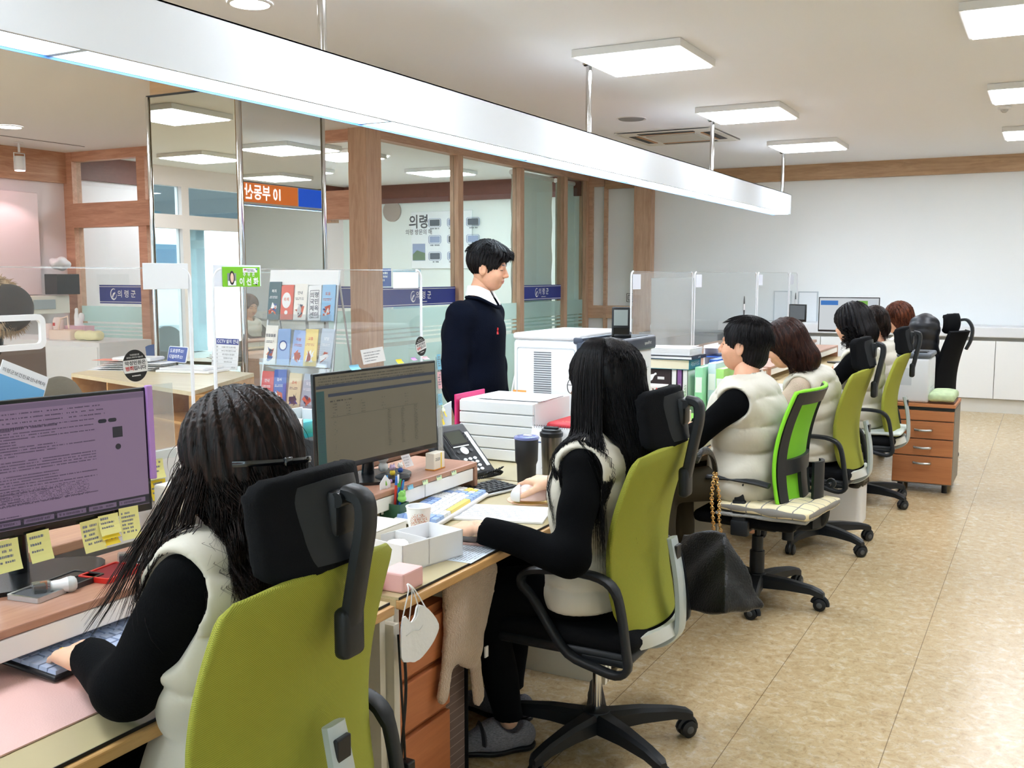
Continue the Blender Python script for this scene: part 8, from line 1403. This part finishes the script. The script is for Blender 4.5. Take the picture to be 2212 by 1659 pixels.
p = GX(845, 610, -6.2); t = place('blue_poster', 'blue and pale printed poster pair standing behind the glass by the thick post', 'poster', (-6.6, GX(845, 610, -6.6).y, 1.33)); Mp = frame((0, 0, 0), (.0, 1, 0), (0, 0, 1)); Mp = frame((0, 0, 0), (.7, .7, 0), (0, 0, 1)); MB().box(-.30, .0, -.25, .25, 0, .004, M=Mp).build('left_sheet', mat('poster_pale', 'dbe8f4', .5), t); q = MB(); q.box(-.30, .0, .05, .25, .004, .005, M=Mp); q.build('blue_field', M_blue, t); q = MB(); [squiggle(q, -.27, -.04, .2-.04*k, .025, Mp @ rot(loc=(0, 0, .0055)), r_=R9) for k in range(3)]; q.build('poster_print', M_inkw, t); MB().box(.02, .34, -.26, .24, 0, .004, M=Mp).build('right_sheet', mat('poster_aqua', 'b9dcef', .5), t); MB().box(-.32, .36, -1.33, -.26, -.012, -.002, M=Mp).build('stand_panel', M_pale, t)
t = place('office_table', 'white office table behind the partition glass', 'table', (-7.7, 9.8, 0)); MB().rbox(-.5, .9, -.35, .35, .98, 1.02, .004).build('top', M_pale, t); [MB().box(x, x+.02, -.33, .33, 0, .98).build('side', M_pale, t) for x in (-.48, .86)]
q = place('document_stack', 'dark and tan document stack on the office table behind the glass', 'paper', (-7.05, 9.8, 1.021)); MB().rbox(-.1, .15, -.12, .12, 0, .07, .003).build('folders', M_ink, q); MB().rbox(.16, .36, -.12, .12, 0, .06, .003, M=rot(0, 0, .1)).build('box', mat('tan_box', 'b98c70', .6), q)
# ---- left wall side ----
a, b = GX(0, 410, -9.5), GX(93, 636, -9.5); t = place('wall_panel', 'large blank pinkish white board on the left wall', 'board', (-9.57, b.y-.65, (a.z+b.z)/2)); MB().rbox(0, .06, -.65, .65, -(a.z-b.z)/2, (a.z-b.z)/2, .006).build('board', mat('pink_white', 'f2dfe0', .5), t)
t = place('track_spotlight', 'white cylindrical ceiling spotlight glowing pinkish at left', 'spotlight', GZ(40, 307, ZC)); P_ = t.location; pz = ZC-GX(40, 350, P_.x).z; q = MB(); q.cyl((0, 0, -.001), (0, 0, -.10), .012); q.rbox(-.03, .03, -.03, .03, -.014, -.001, .004); q.tube([(-.0, -.06, -.20), (0, -.06, -.11), (0, .06, -.11), (0, .06, -.20)], .006, 6); q.build('bracket', M_pale, t, smooth=40); q = MB(); q.lathe([(.05, -.14), (.055, -.15), (.055, -.27), (.05, -.28)], 24); q.build('lamp_head', M_pale, t, smooth=40); q = MB(); q.lathe([(.0, -.281), (.048, -.281), (.044, -.284), (0, -.284)], 24); q.build('lamp_lens', mat('spot_lens', 'ffd9dd', .4, emit=18, ecol='ffd0d8'), t)
ld = bpy.data.lights.new('spotlight_beam', 'SPOT'); ld.energy = 7; ld.color = (1, .72, .74); ld.spot_size = rad(120); ld.shadow_soft_size = .05; lo = bpy.data.objects.new('spotlight_beam', ld); COL.objects.link(lo); lo.parent = t; lo.location = (0, 0, -.30); lo.rotation_euler = (0, rad(-12), 0)
t = place('ceiling_track', 'thin black slot line on the ceiling at left', 'slot', (-8.92, 6.5, ZC)); MB().box(-.006, .006, -1.4, .78, -.003, -.0005).build('slot', M_dgrey, t); MB().box(.03, .036, -1.4, .7, -.003, -.0005).build('slot_edge', M_lf, t)
t = place('waste_panel_box', 'black box under a white bag dispenser by the left wall', 'box', (-9.35, 7.25, 1.30)); a = GX(98, 592, -9.3); b = GX(135, 636, -9.3); MB().rbox(-.1, .1, -.12, .16, b.z-1.30, a.z-1.30, .004).build('box', M_blk, t); 
t = place('paper_towel_bag', 'crumpled translucent bag above the black box', 'bag', (-9.35, 7.25, a.z+.06)); g = G3((-.12, -.15, -.07), (.12, .15, .16), .01); iso_obj('bag', iso(g, ell(g, (0, 0, .05), (.08, .12, .07))+.012*np.sin(g.X*50+g.Y*33)*np.sin(g.Z*44)), mat('bag_white', 'dfe2e4', .3), t)
t = place('wall_shelf_box', 'white wall box with grey switch panel under the blank board', 'box', (-9.45, 6.9, 1.10)); MB().rbox(-.12, .14, -.6, .42, 0, .19, .004).build('box', M_cream, t); MB().rbox(.14, .15, -.02, .24, .05, .15, .003).build('switch_panel', M_silver, t)
t = place('storage_cabinet', 'white cabinet with cups and baskets on top against the left partition', 'cabinet', (-7.9, 6.5, 0)); MB().rbox(-1.5, .38, -.3, .3, 0, .90, .005).build('body', M_pale, t); MB().box(-1.2, -.35, -.302, -.3, .5, .84).build('bay_shade_plate', mat('bay_shade_paint', '6a5a50', .7), t); MB().rbox(-.32, .36, -.312, -.3, .04, .86, .003).build('door', M_white, t)  # flat dark plate on the solid front paints the shade of an open bay
cabz = .901
for i, (px, h_) in enumerate(((105, .14), (120, .20))): p = GY(px, 735, 6.45); t = place('paper_cup_stack', ['shorter stack of pink-white paper cups on the white cabinet', 'taller stack of pink-white paper cups on the white cabinet'][i], 'cups', (p.x, 6.45+.04*i, cabz)); q = MB(); q.lathe([(.035, 0), (.05, h_*.5), (.05, h_*.85), (.036, h_)], 18); q.build('cups', mat('cup_pink', 'f2dcd4', .6), t, smooth=40); MB().box(-.015, .015, -.052, -.049, h_*.6, h_*.75).build('red_mark', M_red, t)
p = GY(145, 730, 6.4); t = place('plastic_basket', 'pale pink plastic basket with white handle on the cabinet', 'basket', (p.x, 6.4, cabz)); q = MB(); q.ring(rrect(.30, .18, .02), rrect(.28, .16, .015), .09); q.prism(rrect(.29, .17, .02), .006); q.tube([(-.12, 0, .09), (-.08, 0, .19), (.02, 0, .22), (.03, 0, .10)], .008, 6); q.build('basket', mat('basket_pink', 'f4dccb', .5), t, smooth=40)
p = GY(155, 715, 6.55); t = place('tissue_box', 'pink tissue box with a big tissue behind the basket', 'tissue box', (p.x+.05, 6.6, cabz)); MB().rbox(-.14, .14, -.06, .06, 0, .12, .004).build('box', mat('box_pink', 'e8bcc8', .5), t); g = G3((-.1, -.05, .1), (.1, .05, .34), .008); iso_obj('tissue', iso(g, U(.02, cap(g, (0, 0, .11), (-.04, 0, .27), .03, .02), cap(g, (0, 0, .12), (.04, 0, .22), .04, .02))+.008*np.sin(g.X*60+g.Z*40)), M_card, t)
p = GY(193, 728, 6.4); t = place('bread_bag', 'pale yellow packet lying on the right end of the white cabinet', 'packet', (p.x, 6.4, cabz)); g = G3((-.18, -.1, 0), (.18, .1, .12), .008); iso_obj('packet', iso(g, bx(g, (0, 0, .045), (.14, .07, .042), .035)+.005*np.sin(g.X*50)*np.sin(g.Y*60)), mat('packet_yellow', 'f2eab8', .45), t)
t = place('cardboard_box', 'brown cardboard box behind the round notice', 'box', (GY(305, 770, 6.9).x+.22, 6.95, 0)); MB().rbox(-.24, .24, -.2, .2, 0, .78, .004).build('box', mat('cardboard', 'c99a72', .7), t)
# ---- visitor in fur-hooded coat ----
J = dict(hip=(-3.95, 2.62, .56), chest=(-3.93, 2.66, .86), neck=(-3.95, 2.68, 1.06), head=(-3.98, 2.66, 1.20), shL=(-3.99, 2.47, .98), elL=(-4.0, 2.36, .78), wrL=(-3.75, 2.30, .78), shR=(-3.80, 2.92, .98), elR=(-3.66, 3.0, .78), wrR=(-3.70, 2.70, .78), knL=(-4.2, 2.4, .5), knR=(-4.2, 2.7, .5), anL=(-4.2, 2.4, .09), anR=(-4.2, 2.7, .09))
M_khaki = mat('khaki_coat', '6a6050', .8, bump=.2, bscale=60, noise=.1, nscale=8); PV, MV = person('visitor in khaki coat with fur-trimmed hood at the left edge behind the clear screen', (-3.95, 2.62, 0), HR+.3, J, sleeve=M_khaki, vest=False, hair=None, ts=.014, wd=1.5, dp=1.2, trousers=M_pants)
hp = []; R_ = np.random.default_rng(17); Mi_ = PV.matrix_basis.inverted(); hc = Mi_ @ GX(4, 655, -3.85)
for i in range(2600):
    a = R_.uniform(0, 2*PI); b_ = R_.uniform(0, 2*PI); rr_ = .095; d_ = np.array([math.cos(a)*.6, math.sin(a)*.75*.6+0, math.sin(a)*.0]); c0 = np.array(hc)+np.array([math.cos(a)*rr_*.9, .25*math.sin(a)*rr_, math.sin(a)*rr_*.8]); n_ = np.array([math.cos(a)*math.cos(b_), math.sin(b_), math.sin(a)*math.cos(b_)]); s0 = c0+n_*.015; t_ = np.linspace(0, 1, 5)[:, None]; hp.append(s0+n_*.042*t_+np.array([0, 0, -.018])*t_**2+R_.normal(0, .004, 3)*t_)
V, F = strands(hp, .0022); g = G3(np.array(hc)-.17, np.array(hc)+.17, .008); ang = U(.03, *[cap(g, tuple(np.array(hc)+np.array([math.cos(a)*.085, .02*math.sin(a), math.sin(a)*.075])), tuple(np.array(hc)+np.array([math.cos(a+.7)*.085, .02*math.sin(a+.7), math.sin(a+.7)*.075])), .028) for a in np.arange(0, 6.3, .7)])+.009*np.sin(g.X*120)*np.sin(g.Y*110+1)*np.sin(g.Z*130); v2, f2 = iso(g, ang); iso_obj('fur_trim', [(V, F), (v2, f2)], mat('fur', 'b79a78', .9, noise=.45, nscale=14), PV)
g = G3(np.array(hc)-.16, np.array(hc)+.16, .008); iso_obj('hood', iso(g, S(.01, ell(g, (hc.x, hc.y-.03, hc.z-.02), (.09, .10, .10)), ell(g, (hc.x, hc.y+.06, hc.z), (.07, .10, .08)))), mat('hood_lining', '2e2824', .9), PV)
g = G3(tuple(np.array(Mi_ @ Vector((-3.98, 2.66, 1.22)))-.16), tuple(np.array(Mi_ @ Vector((-3.98, 2.66, 1.22)))+.17), .007); hl = Mi_ @ Vector((-3.98, 2.66, 1.225)); iso_obj('hair', iso(g, S(.01, ell(g, tuple(hl), (.095, .11, .115)), ell(g, (hl.x, hl.y+.12, hl.z-.03), (.08, .07, .09)))), H_blk, PV)
t = place('leaflet', 'white and blue leaflet standing behind the first monitor at left edge', 'leaflet', GX(35, 872, -2.15)); Ml = frame((0, 0, 0), (0.1, .98, -.15), (-.2, .25, 1)) @ rot(0, 0, -.3); q = MB(); q.box(-.06, .06, -.02, .09, 0, .002, M=Ml); q.build('cover', M_card, t); q = MB(); q.box(-.058, .058, -.018, .055, .002, .0026, M=Ml); q.build('sky_photo', mat('sky_print', '6fb6e8', .5), t); q = MB(); add_text(q, '의령군보건진료안내책자', .011, Ml @ rot(loc=(.0, .068, .0023))); q.build('title', M_ink, t); MB().box(-.05, .06, -.115, -.02, -.006, .002, M=Ml).build('support_card', M_pale, t)
t.location.z = max(t.location.z, .88)
